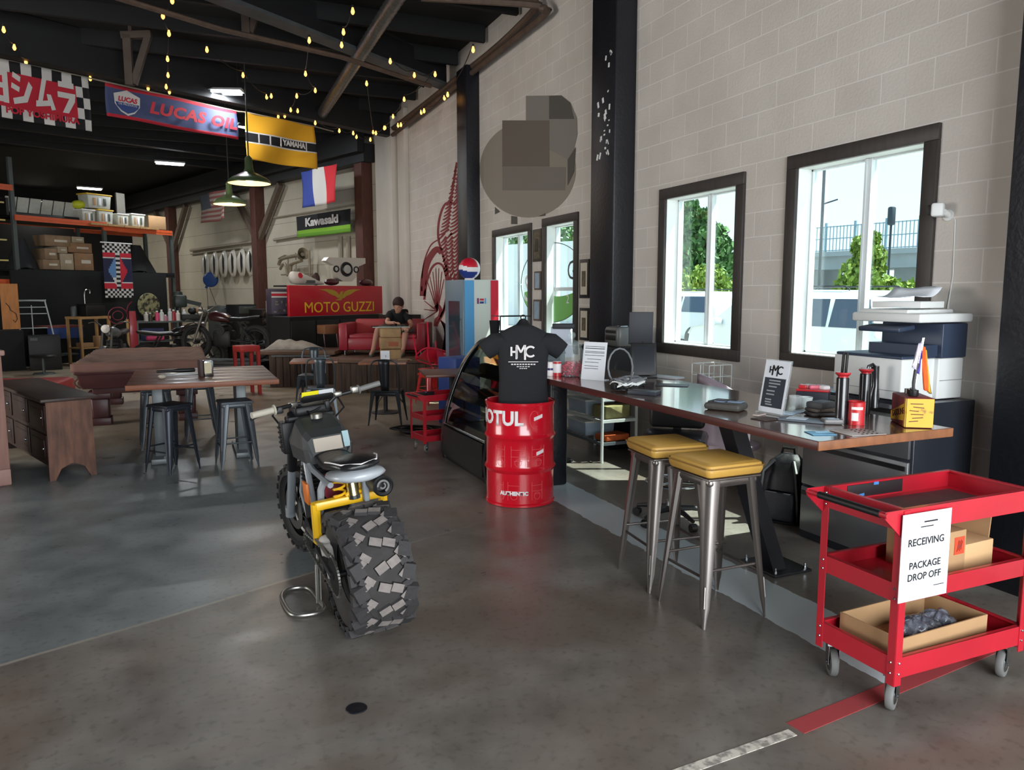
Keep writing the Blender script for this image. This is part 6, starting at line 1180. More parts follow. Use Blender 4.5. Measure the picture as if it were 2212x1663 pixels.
cells('cloth', t, bw_, bh, 24, 48, fb, [M_k, M_w, M_r, M_lb, M_nv]); m = MB(); m.tube([(-.05, 0, .02), (bw_+.05, 0, .02)], .015); m.build('rod', M_white, t)
# round green plate on the partition
q = RK(320, -.30, rz_(320, 660, -.3)); t = thing('round_sign', 'round mottled olive metal disc leaning on the black partition', 'disc', q, rang); m = MB(); m.lathe([(.002, -.012), (.33, -.012), (.34, 0), (.33, .012), (.22, .02), (.002, .02)], (0, 0, 0), 40, (0, -1, 0)); m.build('disc', mat('olive_mottled', (150, 146, 106), .6, c2=(44, 44, 36), vs=9, thr=(.42, .56)), t); m = MB(); m.torus((0, -.02, 0), .2, .012, (0, 1, 0), 36, 6)
for k in range(20): a_ = k*PI/10; m.box((.27*math.cos(a_), -.014, .27*math.sin(a_)), (.02, .012, .09), ry=PI/2-a_)
m.build('raised_ring', MATS['olive_mottled'], t)
q = AT(322, 20.8, 0); 
# white frame rack, black cabinet, blue bench, wood bench
q = AT(66, 20.9); t = thing('tube_rack', 'tall white tubular rack leaning left of the black partition', 'frame', q, R(8)); hw = .28; m = MB(); zt_ = zpx(650, 66, 20.9)
m.tube(smooth([(-hw+.08, -.5, .02), (-hw, 0, zt_-.05), (-hw+.04, 0, zt_), (hw-.04, 0, zt_), (hw, 0, zt_-.05), (hw+.12, -.1, .75)], 4), .016)
for z in (.92, 1.25, 1.40, 1.56): m.tube([(-hw, -.1, z), (hw+.02, -.05, z)], .011)
m.tube([(0, -.2, .4), (0, 0, zt_-.1)], .011); m.build('tubes', mat('white_tube', (176, 184, 184), .4), t)
q = AT(88, 20.2); t = thing('tool_cabinet', 'black tool cabinet standing before the white tubular rack', 'cabinet', q, R(10)); m = MB(); m.box((0, 0, .39), (.62, .5, .78), bev=.01); m.build('body', M_blk, t); m = MB(); m.box((-.2, -.255, .70), (.14, .01, .06)); m.build('label', M_up, t)
q = AT(83, 19.0); t = thing('round_stool', 'round black padded stool before the black tool cabinet', 'stool', q); m = MB(); m.lathe([(.002, .36), (.24, .36), (.26, .39), (.24, .42), (.002, .425)], n=26); m.build('seat', M_blk, t); m = MB(); m.cyl((0, 0, .03), (0, 0, .37), .03); m.lathe([(.002, 0), (.22, 0), (.2, .03), (.002, .03)], n=20); m.build('base', M_up, t)
q = AT(122, 21.3); t = thing('work_bench', 'blue painted work bench at the foot of the black partition', 'bench', q, rang); M_bb = mat('blue_paint', (50, 76, 136), .5, var=.15); m = MB(); m.box((0, 0, .93), (.86, .6, .05)); m.build('top', mat('bench_red_top', (120, 64, 60), .6), t); m = MB(); m.box((0, -.27, .78), (.85, .03, .26)); m.build('apron', M_bb, t)
for x in (-.36, .36): m = MB(); m.box((x, -.24, .45), (.1, .08, .9), top=(.8, 1)); m.build('leg', M_bb, t)
m = MB(); m.box((0, 0, .25), (.74, .5, .03)); m.build('shelf', M_up, t)
q = AT(187, 21.0); t = thing('pine_bench', 'plain pine work bench with an open lower shelf by the partition', 'bench', q, rang); m = MB(); m.box((0, 0, 1.14), (.80, .55, .06)); m.build('top', M_pine, t)
for x in (-.36, .36):
    for y in (-.24, .24): m = MB(); m.box((x, y, .55), (.055, .055, 1.12)); m.build('leg', M_pine, t)
m = MB(); m.box((0, 0, .42), (.76, .5, .03)); m.build('shelf', M_pine, t)
bxs('small_carton', 'open tan carton on the pine bench lower shelf', 'box', (q.x-.1, q.y-.05, .436), (.28, .25, .1), M_card, rang); bxs('tilted_block', 'tan wooden block tilted on the pine bench lower shelf', 'block', (q.x+.17, q.y+.02, .436), (.09, .2, .26), M_card, rang+.2, .01)
t = thing('machine_box', 'black bench machine with a curved lamp on the pine bench', 'machine', (q.x+.08, q.y, 1.171), rang); m = MB(); m.box((0, 0, .14), (.48, .36, .27), bev=.01); m.box((0, 0, .285), (.5, .38, .02)); m.build('body', M_blk, t); m = MB(); m.tube(smooth([(-.15, 0, .29), (-.15, 0, .5), (-.12, 0, .62), (-.02, 0, .62), (-.01, 0, .54)], 4), .014); m.build('lamp_arm', M_chrome, t)
m = MB(); m.lathe([(.002, 0), (.07, 0), (.07, .2), (.05, .24), (.002, .24)], n=16); tag(m.build('canister', M_up, loc=(q.x-.28, q.y-.08, 1.171)), 'grey canister left of the black machine on the pine bench', 'canister')
t = thing('plywood_sheet', 'orange plywood sheet with a burnt crack pattern at the far left', 'panel', AT(20, 20.6, zpx(712, 20, 20.6)), R(14)); m = MB(); m.box((0, 0, .52), (.34, .03, 1.02)); m.build('board', mat('orange_ply', (196, 128, 66), .6, var=.3, vs=3, stretch=(5, 5, 1)), t); m = MB(); m.tube([(-.08, -.017, .6), (-.02, -.017, .52), (.0, -.017, .44), (.1, -.017, .36), (.12, -.017, .24)], .008, 5); m.tube([(.04, -.017, .22), (.07, -.017, .16), (.12, -.017, .24)], .008, 5); m.build('burn_mark', M_ink, t)
bxs('side_bench', 'dark work bench below the orange plywood at the far left', 'bench', AT(-22, 20.6, 0), (1.1, .7, zpx(712, 20, 20.6)-.01), M_ceil, R(14))
# red post lift
q = AT(281, 20.0); t = thing('red_lift', 'red steel lift post beside the pine bench', 'lift', q, R(10)); hz = zpx(672, 281, 20.0); m = MB(); m.box((.02, 0, hz/2), (.2, .16, hz), bev=.01, top=(.7, .8)); m.box((-.11, 0, .2), (.14, .3, .4), top=(.4, .6)); m.build('post', mat('deep_red', (150, 28, 42), .4, coat=.2), t); m = MB(); m.box((-.1, -.07, hz*.55), (.05, .04, .8)); m.build('wood_batten', M_pine, t)
m = MB(); m.torus((-.28, 0, hz-.1), .2, .012, (0, 1, .25), 22, 6); m.torus((-.28, 0, hz-.1), .11, .01, (0, 1, .25), 18, 6); m.tube([(-.1, 0, hz-.02), (-.05, 0, hz+.14), (.03, 0, hz+.22)], .012); m.build('hook_ring', mat('deep_red_2', (120, 30, 50), .4), t)
# generic background motorbikes
def bgbike(label, loc, rz, col, wheel=.33, extra=0):
    t = thing('motorbike', label, 'motorbike', loc, rz)
    for y, nm in ((-.68, 'rear_wheel'), (.74, 'front_wheel')):
        m = MB(); m.torus((0, y, wheel), wheel-.055, .055, (1, 0, 0), 30, 9); w_ = m.build(nm, M_tyre, t); m = MB(); m.torus((0, y, wheel), wheel-.115, .014, (1, 0, 0), 28, 6); m.cyl((-.06, y, wheel), (.06, y, wheel), .05)
        for k in range(9): a_ = k*.698; m.tube([(0, y, wheel), (0, y+(wheel-.12)*math.cos(a_), wheel+(wheel-.12)*math.sin(a_))], .005, 4)
        m.build('rim', M_ft if extra else M_eng, w_)
    m = MB(); m.box((0, .05, .45), (.26, .42, .34), bev=.05); m.cyl((-.14, .05, .62), (.14, .05, .62), .1)
    for k in range(5): m.box((0, .1, .60+.03*k), (.24, .24, .012))
    m.build('engine', M_eng, t); m = MB(); m.rings([[Vector((w_*math.cos(a_), y, z+h_*math.sin(a_))) for a_ in [k*PI/8 for k in range(16)]] for y, w_, h_, z in ((-.12, .08, .07, .84), (-.02, .13, .1, .87), (.2, .14, .12, .90), (.34, .1, .1, .90), (.4, .05, .05, .90))]); m.build('tank', col, t)
    m = MB(); m.rings([[Vector((w_*math.cos(a_), y, z+h_*math.sin(a_))) for a_ in [k*PI/8 for k in range(16)]] for y, w_, h_, z in ((-.82, .06, .03, .90), (-.7, .11, .05, .88), (-.4, .12, .05, .84), (-.1, .09, .05, .85))]); m.build('seat', M_seat, t)
    for s in (-1, 1):
        m = MB(); m.tube([(s*.09, .48, .98), (s*.09, .74, wheel)], .024); m.build('fork', M_alloy, t); m = MB(); m.tube([(s*.08, -.05, .42), (s*.1, -.68, wheel)], .022); m.tube([(s*.09, -.35, .8), (s*.11, -.62, wheel+.05)], .022); m.build('swingarm', M_eng, t)
    m = MB(); m.tube(smooth([(-.40, .34, 1.1), (-.25, .4, 1.12), (-.08, .47, 1.02), (.08, .47, 1.02), (.25, .4, 1.12), (.40, .34, 1.1)], 4), .013); m.build('handlebar', M_chrome, t); m = MB(); m.lathe([(.002, -.08), (.07, -.06), (.095, .03), (.085, .05), (.002, .055)], (0, .56, .98), 18, (0, 1, 0)); m.build('headlight', M_alloy, t)
    m = MB(); m.grid(lambda u, v: Vector(((u-.5)*.13, .74+(wheel+.03)*math.cos(.6+1.5*v), wheel+(wheel+.03)*math.sin(.6+1.5*v))), 4, 10); m.build('fender', col, t, solid=.006); m = MB(); m.tube([(.13, .15, .3), (.15, -.2, .28), (.17, -.8, .38)], [.022, .03, .045]); m.build('exhaust', M_chrome, t); return t
M_mc1 = mat('metal_grey_tank', (96, 100, 104), .3, coat=.4); M_mc2 = mat('black_tank', (24, 24, 28), .25, coat=.5)
q = AT(243, 18.5); bgbike('small chrome-barred motorbike seen from the front beside the red lift', (q.x, q.y, 0), R(168), M_mc1, .3)
q = AT(378, 18.2); bgbike('black touring motorbike side-on in front of the bottle bench', (q.x, q.y, .0), R(-70), M_mc2, .33)
q = AT(486, 16.9); t = thing('lift_table', 'low black motorbike lift platform in the middle of the workshop', 'lift', (q.x, q.y, 0), R(-35)); m = MB(); m.box((0, 0, .30), (1.9, .7, .06)); m.build('platform', M_blk, t); m = MB(); m.box((0, 0, .13), (1.7, .5, .26), bev=.01); m.build('scissor_base', M_eng, t)
bgbike('dark motorbike with a fat red-hubbed wheel standing on the black lift', (q.x, q.y, .331), R(52), mat('dark_red_tank', (52, 20, 24), .3, coat=.4), .37)
# bench with bottles
ba, bb_ = AT(290, 20.4), AT(468, 20.6); bz = zpx(693, 380, 20.4); ang = math.atan2(bb_.y-ba.y, bb_.x-ba.x); bl_ = (bb_-ba).length
t = thing('bottle_bench', 'long grey steel work bench lined with bottles before the partition', 'bench', ba, ang); m = MB(); m.box((bl_/2, .3, bz-.02), (bl_, .6, .04)); m.box((bl_/2, .3, .55), (bl_-.1, .55, .03)); m.build('top', M_up, t)
for x in (.03, bl_*.5, bl_-.03):
    for y in (.03, .57): m = MB(); m.box((x, y, bz/2-.02), (.05, .05, bz-.04)); m.build('leg', M_up, t)
BT = [(313, 18, (206, 204, 196), 'white pump bottle, leftmost on the bottle bench'), (322, 16, (70, 66, 50), 'dark olive jar second from left on the bottle bench'), (337, 20, (206, 70, 110), 'pink bottle on the bottle bench'), (347, 22, (196, 198, 196), 'white spray bottle right of the pink one'), (355, 12, (176, 110, 130), 'small pinkish can between two white bottles'), (365, 24, (188, 192, 194), 'tall white-grey bottle in the middle of the bench row'), (373, 22, (150, 34, 44), 'dark red bottle beside the tall white-grey one'), (382, 20, (206, 200, 190), 'cream can right of the dark red bottle'), (396, 22, (200, 206, 208), 'white square canister, rightmost of the bench row')]
for px, hp, c_, l in BT:
    q = AT(px, 20.5, bz+.001); h = hp*20.5/1640; r_ = .052; t = thing('bottle', l, 'bottle', q, 0, 'bottles on the work bench'); m = MB(); m.lathe([(.002, 0), (r_, 0), (r_, h*.7), (r_*.45, h*.82), (r_*.45, h*.88), (.002, h*.88)], n=14); m.build('bottle', mat('bottle_%d_%d_%d' % c_, c_, .4), t); m = MB(); m.cyl((0, 0, h*.87), (0, 0, h), r_*.5, n=10); m.build('cap', M_white, t)
bxs('pink_roll', 'pink and white roll lying on the shelf of the bottle bench', 'roll', AT(330, 20.5, .567), (.42, .12, .12), mat('hot_pink', (220, 70, 120), .5), ang, .05); bxs('blue_crate', 'dark blue crate on the lower shelf of the bottle bench', 'crate', AT(325, 20.75, .567), (.5, .3, .3), mat('crate_blue', (52, 66, 110), .6), ang, .01)
bxs('helmet_box', 'dark box of black helmets on the right part of the bottle bench', 'box', AT(422, 20.6, bz+.001), (.7, .32, .16), M_blk, ang, .03)
for i, px in enumerate((414, 430)): m = MB(); m.sphere((0, 0, .07), .11, 14, 8, (1, 1, .8)); tag(m.build('helmet', [M_blk, mat('tan_helmet', (150, 120, 96), .4)][i], loc=AT(px, 20.6, bz+.17)), ['black helmet, left one on the dark box of the bottle bench', 'tan helmet, right one on the dark box of the bottle bench'][i], 'helmet')
q = AT(383, 21.6); t = thing('drill_press', 'tall dark green drill press behind the bottle bench', 'machine', q, R(10)); hz = zpx(632, 383, 21.6); m = MB(); m.cyl((0, 0, 0), (0, 0, hz-.1), .05); m.lathe([(.002, 0), (.26, 0), (.26, .05), (.002, .06)], n=20); m.build('column', M_eng, t); m = MB(); m.box((.02, -.1, hz-.22), (.3, .55, .32), bev=.05); m.lathe([(.002, hz-.08), (.14, hz-.08), (.12, hz+.02), (.002, hz+.03)], n=18); m.cyl((0, -.2, hz-.6), (0, -.2, hz-.3), .04); m.box((.32, 0, hz-.25), (.5, .1, .1), ry=.25); m.build('head', mat('dark_green_cast', (44, 54, 50), .45, var=.3), t)
# drawers and cabinets left of the red sign
def drawer_unit(label, px, d, w_, dep, h, z0, rows, body, front, rz=rang):
    q = AT(px, d, z0); t = thing('drawer_unit', label, 'cabinet', q, rz); m = MB(); m.box((0, 0, h/2), (w_, dep, h), bev=.006); m.build('body', body, t)
    for k in range(rows): z = h*(k+.5)/rows; m = MB(); m.box((0, -dep/2-.006, z), (w_*.92, .016, h/rows*.72), bev=.003); d_ = m.build('drawer', front[k % len(front)], t); m = MB(); m.box((0, -dep/2-.02, z+h/rows*.2), (w_*.5, .014, .014)); m.build('handle', M_chrome, d_)
    return t
M_dr1 = mat('parts_print_a', (126, 118, 112), .6, c2=(50, 42, 42), vs=16, thr=(.42, .58)); M_dr2 = mat('parts_print_b', (104, 82, 74), .6, c2=(36, 34, 36), vs=20, thr=(.42, .58))
drawer_unit('tall rack of printed parts drawers beside the black cabinet', 566, 18.0, .44, .4, 1.36, 0, 8, M_blk, [M_dr1, M_dr2])
drawer_unit('grey metal drawer stack behind the lifted motorbike', 478, 19.4, .5, .4, 1.42, 0, 7, M_up, [MATS['grey_rail'], M_up]); drawer_unit('dark slotted steel shelf behind the motorbike handlebar', 520, 19.2, .55, .4, 1.45, 0, 6, M_eng, [M_up])
q = AT(604, 16.7); t = thing('black_cabinet', 'black workshop cabinet left of the red sign, sticker-covered box on it', 'cabinet', q, R(10)); m = MB(); m.box((0, 0, .64), (.46, .5, 1.28), bev=.006); m.build('body', M_blk, t); m = MB(); m.box((0, -.253, 1.2), (.44, .01, .03)); m.build('handle', M_chrome, t); m = MB(); m.box((-.02, -.253, 1.03), (.15, .004, .12)); m.build('notice', M_up, t)
t = thing('sticker_box', 'box with red and white banner strips and stickers on the black cabinet', 'box', (q.x, q.y, 1.281), R(10)); m = MB(); m.box((0, 0, .26), (.46, .4, .52), bev=.006); m.build('box', mat('violet_grey', (74, 68, 84), .5), t)
m = MB(); m.box((0, -.203, .44), (.45, .006, .035)); m.box((0, -.203, .355), (.45, .006, .03)); m.build('white_strip', M_w, t); m = MB(); m.box((0, -.203, .40), (.45, .006, .05)); m.build('red_strip', M_r, t)
m = MB(); rnd = random.Random(2)
for k in range(12): m.box((rnd.uniform(-.18, .18), -.203, rnd.uniform(.04, .26)), (rnd.uniform(.03, .09), .005, rnd.uniform(.02, .07)), ry=rnd.uniform(-.4, .4))
m.build('sticker', M_dr1, t)
q = AT(581, 16.9, 1.31); m = MB(); m.lathe([(.002, 0), (.07, 0), (.07, .24), (.002, .24)], n=16); tag(m.build('paper_roll', M_white, loc=q), 'white paper roll standing left of the sticker-covered box', 'paper roll')
# red sign cabinet
sa_, sb_ = AT(624, 15.35), AT(826, 17.15); ang = math.atan2(sb_.y-sa_.y, sb_.x-sa_.x); sw_ = (sb_-sa_).length; z0_, z1_ = zpx(684, 624, 15.35), zpx(616, 624, 15.35)
t = thing('red_sign', 'large red sign with yellow eagle and lettering on the black cabinets', 'sign', (sa_.x, sa_.y, z0_), ang); hh = z1_-z0_; m = MB(); m.box((sw_/2, .03, hh/2), (sw_, .06, hh), bev=.008); m.build('board', mat('sign_red', (180, 20, 38), .35, coat=.3), t); m = MB(); m.box((sw_/2, .25, hh-.015), (sw_, .38, .03)); m.build('top_shelf', M_blk, t)
M_gold2 = mat('sign_gold', (226, 190, 40), .4); text('lettering', 'MOTO GUZZI', .30, M_gold2, t, (sw_*.52, -.004, hh*.26), (PI/2, 0, 0), .003, sx=1.05)
m = MB(); M_e = Matrix(((1, 0, 0, sw_*.52), (0, 0, -1, -.004), (0, 1, 0, hh*.72), (0, 0, 0, 1)))
for s in (-1, 1): m.prism([(s*x, z) for x, z in ((.02, -.06), (.10, .04), (.22, .085), (.38, .10), (.60, .095), (.42, .06), (.36, .03), (.30, .0), (.24, -.02), (.16, -.04), (.08, -.09))], .004, M_e)
m.prism([(-.05, -.02), (.0, .05), (.08, .06), (.05, .0), (.06, -.08), (.0, -.13), (-.16, -.13), (-.04, -.09)], .004, M_e); m.build('eagle', mat('sign_olive_gold', (176, 146, 40), .4), t)
t = thing('long_cabinet', 'long black cabinet carrying the red sign', 'cabinet', (sa_.x, sa_.y, 0), ang); m = MB(); m.box((sw_/2, .3, z0_/2-.004), (sw_, .6, z0_-.01)); m.build('body', M_blk, t)
for k in range(4): m = MB(); m.box((sw_*(k+.5)/4, -.008, z0_*.5), (sw_/4-.03, .016, z0_*.86), bev=.003); m.build('door', M_blk, t)
q = AT(873, 15.25); t = thing('tool_chest', 'black tool chest with white drawer edges behind the sofa', 'cabinet', (q.x, q.y, SZ), R(12)); hz = zpx(680, 873, 15.25)-SZ; m = MB(); m.box((0, .2, hz/2), (.74, .4, hz), bev=.006); m.build('body', M_blk, t); m = MB(); m.box((0, -.003, hz-.1), (.6, .01, .02)); m.box((0, -.003, hz-.32), (.3, .01, .015)); m.build('edge_strip', M_white, t)
q = AT(711, 15.1); t = thing('small_desk', 'small brown school desk before the black cabinets', 'desk', (q.x, q.y, SZ), R(20)); z_ = zpx(711, 711, 15.1)-SZ; m = MB(); m.box((0, 0, z_), (.4, .3, .17), bev=.008); m.build('box', mat('brown_laminate', (120, 82, 54), .5), t)
for x in (-.14, .14): m = MB(); m.tube([(x, 0, z_-.08), (x+.03, 0, 0)], .012); m.build('leg', M_chrome, t)
# parts on top of the red sign
def onsign(px, off, z=0): n = Vector((-math.sin(ang2), math.cos(ang2), 0)); p = PN(px, 600, Vector((sa_.x, sa_.y, 0))+n*(off+.06), n); return Vector((p.x, p.y, z1_+.003+z))
ang2 = math.atan2(sb_.y-sa_.y, sb_.x-sa_.x); M_cream = mat('cream_fairing', (196, 190, 178), .4, coat=.2)
t = thing('fairing', 'white tail fairing with a red round badge on top of the red sign', 'fairing', onsign(648, .12), ang2); m = MB(); m.rings([[Vector((x, w_*math.cos(a_), z+h_*math.sin(a_))) for a_ in [k*PI/7 for k in range(14)]] for x, w_, h_, z in ((-.26, .04, .05, .16), (-.2, .1, .12, .15), (-.05, .12, .13, .14), (.2, .11, .09, .10), (.45, .08, .05, .06), (.6, .03, .02, .04))]); m.build('shell', M_cream, t, smooth=70); m = MB(); m.lathe([(.002, 0), (.055, 0), (.055, .008), (.002, .008)], (-.09, -.115, .19), 18, (0, -1, .2)); m.build('badge', M_r, t); m = MB(); m.box((.18, -.10, .07), (.22, .03, .06)); m.build('vent', M_up, t)
t = thing('seat_pad', 'brown round seat pad beside the white tail fairing', 'pad', onsign(682, .12), ang2); m = MB(); m.sphere((0, 0, .13), .13, 16, 10, (.7, .6, 1)); m.build('pad', mat('dark_brown_pad', (60, 38, 34), .5), t)
t = thing('headlight_fairing', 'pale motorbike front fairing with a round headlight on the red sign', 'fairing', onsign(742, .14), ang2); t.scale = (1.3, 1.1, 1.15)
m = MB(); m.prism([(-.36, .50), (-.42, .44), (-.24, .36), (-.18, .14), (-.06, .08), (.14, .08), (.22, .14), (.30, .36), (.46, .42), (.46, .52)], .12, Mx((0, 0, 0), rx=PI/2)); m.build('shell', M_cream, t); m = MB(); m.torus((.02, -.065, .30), .115, .02, (0, 1, 0), 26, 8); m.torus((-.20, -.06, .30), .05, .014, (0, 1, 0), 18, 6); m.torus((.24, -.06, .30), .05, .014, (0, 1, 0), 18, 6); m.build('rings', M_blk, t); m = MB(); m.lathe([(.002, 0), (.10, 0), (.08, .03), (.002, .04)], (.02, -.06, .30), 22, (0, -1, 0)); m.build('headlight', M_chrome, t)
t = thing('tank_shell', 'dark reddish tank shell left of the headlight fairing on the red sign', 'tank', onsign(716, .12), ang2); m = MB()
for k in range(1): m.sphere((0, 0, .075), .12, 16, 8, (1.6, .8, .6))
m.build('tank', mat('dark_maroon_tank', (70, 28, 34), .3, coat=.4), t)
dup(t, onsign(790, .12), ang2, 'dark reddish tank shell right of the headlight fairing on the red sign')
# ---- things on the bent wall
M_pipe = mat('painted_pipe', (150, 140, 124), .6)
def wallrun(name, label, pts, r_, mt, cat='pipe', off=.06):
    m = MB(); m.tube([PK(x, y, off) for x, y in pts], r_); return tag(m.build(name, mt), label, cat)
wallrun('wall_pipe', 'painted pipe run along the planked wall between two wooden posts', [(412, 541), (480, 531), (556, 521)], .05, M_pipe); wallrun('wall_pipe', 'lower thin pipe along the planked wall above the white fairings', [(412, 549), (520, 535), (535, 548)], .025, M_pipe)
wallrun('wall_pipe', 'painted pipe on the wall below the black and green banner', [(592, 518), (640, 510), (760, 492)], .045, M_pipe); wallrun('wall_conduit', 'thin conduit along the wall behind the black and green banner', [(590, 470), (680, 456), (785, 438)], .02, M_pipe, 'conduit')
for x, l in ((735, 'left one of two vertical pipes on the wall right of the black and green banner'), (752, 'right one of two vertical pipes on the wall right of the black and green banner')): wallrun('vertical_pipe', l, [(x, 510), (x+1, 585)], .06, M_pipe)
for i in range(6):
    px = 446+19.5*i; q = PK(px, 576-1.5*i, .16); t = thing('white_fairing', 'white seat fairing on the planked wall, %s' % ['leftmost of the six', 'second of six from the left', 'third of six from the left', 'fourth of six from the left', 'fifth of six from the left', 'rightmost of the six, before the post'][i], 'fairing', q, TH-PI/2)
    m = MB(); m.grid(lambda u, v: Vector((.30*math.sin((u-.5)*3.0)*math.sin(PI*(.08+.84*v))**.7, -.15*math.cos((u-.5)*3.0)*math.sin(PI*(.08+.84*v)), .42-.85*v+.06*u)), 10, 14); m.build('shell', M_cream, t, solid=.008, smooth=80); m = MB(); m.prism([(.03, .36), (.11, .2), (.10, -.10), (.02, -.28), (.0, .1)], .02, Mx((.14, -.13, 0), rx=PI/2)); m.build('dark_opening', M_blk, t)
q = PK(455, 604, .3); t = thing('blue_disc', 'round dark blue disc with two dangling cords on the planked wall', 'disc', q, R(-16)); m = MB(); m.lathe([(.002, -.04), (.2, -.04), (.25, 0), (.2, .04), (.002, .05)], (0, 0, 0), 30, (0, -1, 0)); m.box((-.14, 0, -.24), (.08, .04, .1), ry=.4); m.build('disc', mat('deep_blue', (26, 62, 120), .45), t); m = MB(); m.tube([(-.14, 0, -.28), (-.12, 0, -.9)], .008, 5); m.tube([(-.05, 0, -.25), (.16, 0, -.9)], .008, 5); m.build('cord', M_blk, t)
# rack of bent exhaust pipes
t = thing('exhaust_rack', 'group of bent bare exhaust pipes hung on the wall above the red sign', 'exhaust pipes', PK(640, 575, .25), TH-PI/2); M_ex = mat('tarnished_pipe', (150, 138, 116), .45, .3, var=.3, vs=6); sc_ = 21.5/1640
o0 = (640, 575); G = lambda x, y, k=0: Vector(((x-o0[0])*sc_*1.35, -.1-k, (o0[1]-y)*sc_))
for pts, r_ in (([(592, 570), (600, 560), (620, 556), (672, 552)], .05), ([(597, 580), (606, 570), (616, 572), (622, 595)], .04), ([(630, 596), (632, 575), (640, 569), (668, 564)], .055), ([(592, 557), (622, 552), (623, 580)], .02), ([(600, 592), (700, 592)], .02), ([(650, 548), (650, 596)], .02), ([(693, 545), (693, 595)], .03)):
    m = MB(); m.tube(smooth([G(x, y) for x, y in pts], 4), r_, 9); m.build('pipe', M_ex, t)
m = MB(); m.lathe([(.06, 0), (.16, .25), (.17, .26), (.07, .0)], G(662, 557), 18, (1, 0, .35)); m.build('megaphone', M_ex, t)
# ---- mural on the window wall beyond the second pilaster
def WP(px, py, k=0): q = PX(px, py, W-.002-.0012*k); return q
M_mur = mat('mural_red', (128, 40, 44), .8, var=.15, vs=9); t = thing('wing_mural', 'red painted mural of a spoked wheel and feathered wing on the window wall', 'mural', (W, 13.6, 2.4)); o_ = Vector((W, 13.6, 2.4))
def ribbon(m, pts, w0, w1=None, sm=0):
    if len(pts) > 2: pts = [(p.x, p.y) for p in smooth([Vector((p[0], p[1], 0)) for p in pts], 5)]
    w1 = w0 if w1 is None else w1; n = len(pts); Ls, Rs = [], []
    for i, (x, y) in enumerate(pts):
        a_ = pts[max(i-1, 0)]; b_ = pts[min(i+1, n-1)]; dx, dy = b_[0]-a_[0], b_[1]-a_[1]; l_ = math.hypot(dx, dy) or 1; ww = w0+(w1-w0)*i/(n-1); Ls.append(WP(x-dy/l_*ww/2, y+dx/l_*ww/2)-o_); Rs.append(WP(x+dy/l_*ww/2, y-dx/l_*ww/2)-o_)
    f_ = Vector((-.003, 0, 0)); 
    for i in range(n-1): m.add([Ls[i], Ls[i+1], Rs[i+1], Rs[i], Ls[i]+f_, Ls[i+1]+f_, Rs[i+1]+f_, Rs[i]+f_], [(0, 1, 2, 3), (7, 6, 5, 4), (0, 4, 5, 1), (2, 6, 7, 3), (1, 5, 6, 2), (3, 7, 4, 0)])
Z = lambda x, y: (800+x/3.814, 440+y/3.814)
m = MB(); arcp = [(432, 760), (440, 620), (465, 500), (505, 420), (550, 375), (590, 400)]; ribbon(m, [Z(*p) for p in arcp], 13, 13); ribbon(m, [Z(*p) for p in ((424, 720), (430, 560), (455, 440), (500, 340), (552, 300))], 2.5)
ribbon(m, [Z(*p) for p in ((445, 790), (462, 660), (500, 540), (548, 492), (595, 510), (622, 590), (632, 720), (610, 850), (575, 940))], 4.5)
for x, y in ((470, 640), (490, 600), (515, 560), (540, 530), (565, 530), (590, 560), (608, 620), (445, 800), (442, 870), (442, 955)): ribbon(m, [Z(x, y), Z(552, 885)], 1.3, 2.6)
ribbon(m, [Z(530, 860), Z(560, 840), Z(580, 880), Z(570, 930), Z(545, 960), Z(540, 1010)], 6, 9); m.build('wheel', M_mur, t, smooth=0)
m = MB(); rnd = random.Random(4)
ribbon(m, [Z(*p) for p in ((700, 0), (620, 0), (570, 120), (560, 280), (600, 430), (640, 600), (635, 760), (600, 900), (545, 1000))], 4.5)
for k in range(38):
    v = k/37; y = -330+v*1130; xl = 700-150*min(1, (y+340)/620) if y < 280 else 575+ (y-280)*.13; xr = 735
    if y > 560: xl = 640
    n_ = 2 if y < 250 else 3
    for j in range(n_):
        x0 = xl+(xr-xl)*j/n_+rnd.uniform(0, 8); x1 = xl+(xr-xl)*(j+1)/n_-2; ribbon(m, [Z(x0, y+40+rnd.uniform(-6, 6)), Z((x0+x1)/2, y+20), Z(x1, y-10)], 2.4, 5.2)
for k in range(13): a_ = .75+k*.075; ribbon(m, [Z(580+k*4, 960+k*3), Z(580+150*math.cos(a_)+k*2, 1000+330*math.sin(a_)*.85)], 2, 5.5)
m.build('feathers', M_mur, t, smooth=0)
# plain round grey panel high on the window wall (the photograph hides what it shows)
t = thing('round_wall_panel', 'round grey-brown painted emblem high on the wall above the far windows', 'wall emblem', (W, 9.2, 3.3)); o2 = Vector((W, 9.2, 3.3))
def wpoly(pts, k, name, mt):
    vs = [PX(x, y, W-.004-.002*k)-o2 for x, y in pts]; f_ = Vector((.003, 0, 0)); n = len(vs); m = MB(); m.add(vs+[v+f_ for v in vs], [tuple(range(n)), tuple(range(2*n-1, n-1, -1))]+[(i, (i+1) % n, n+(i+1) % n, n+i) for i in range(n)]); return m.build(name, mt, t, smooth=0)
wpoly([(1140+104*math.cos(a_*PI/24), 366+104*math.sin(a_*PI/24)) for a_ in range(48)], 0, 'disc', mat('emblem_grey', (140, 132, 120), .8))
wpoly([(1136, 300), (1136, 207), (1210, 206), (1232, 222), (1246, 255), (1247, 290), (1238, 330), (1226, 345), (1200, 330)], 1, 'upper_lobe', mat('emblem_grey_2', (128, 124, 116), .8)); wpoly([(1186, 207), (1212, 206), (1232, 222), (1240, 257), (1186, 257)], 2, 'dark_block', mat('emblem_dark', (84, 80, 74), .8))
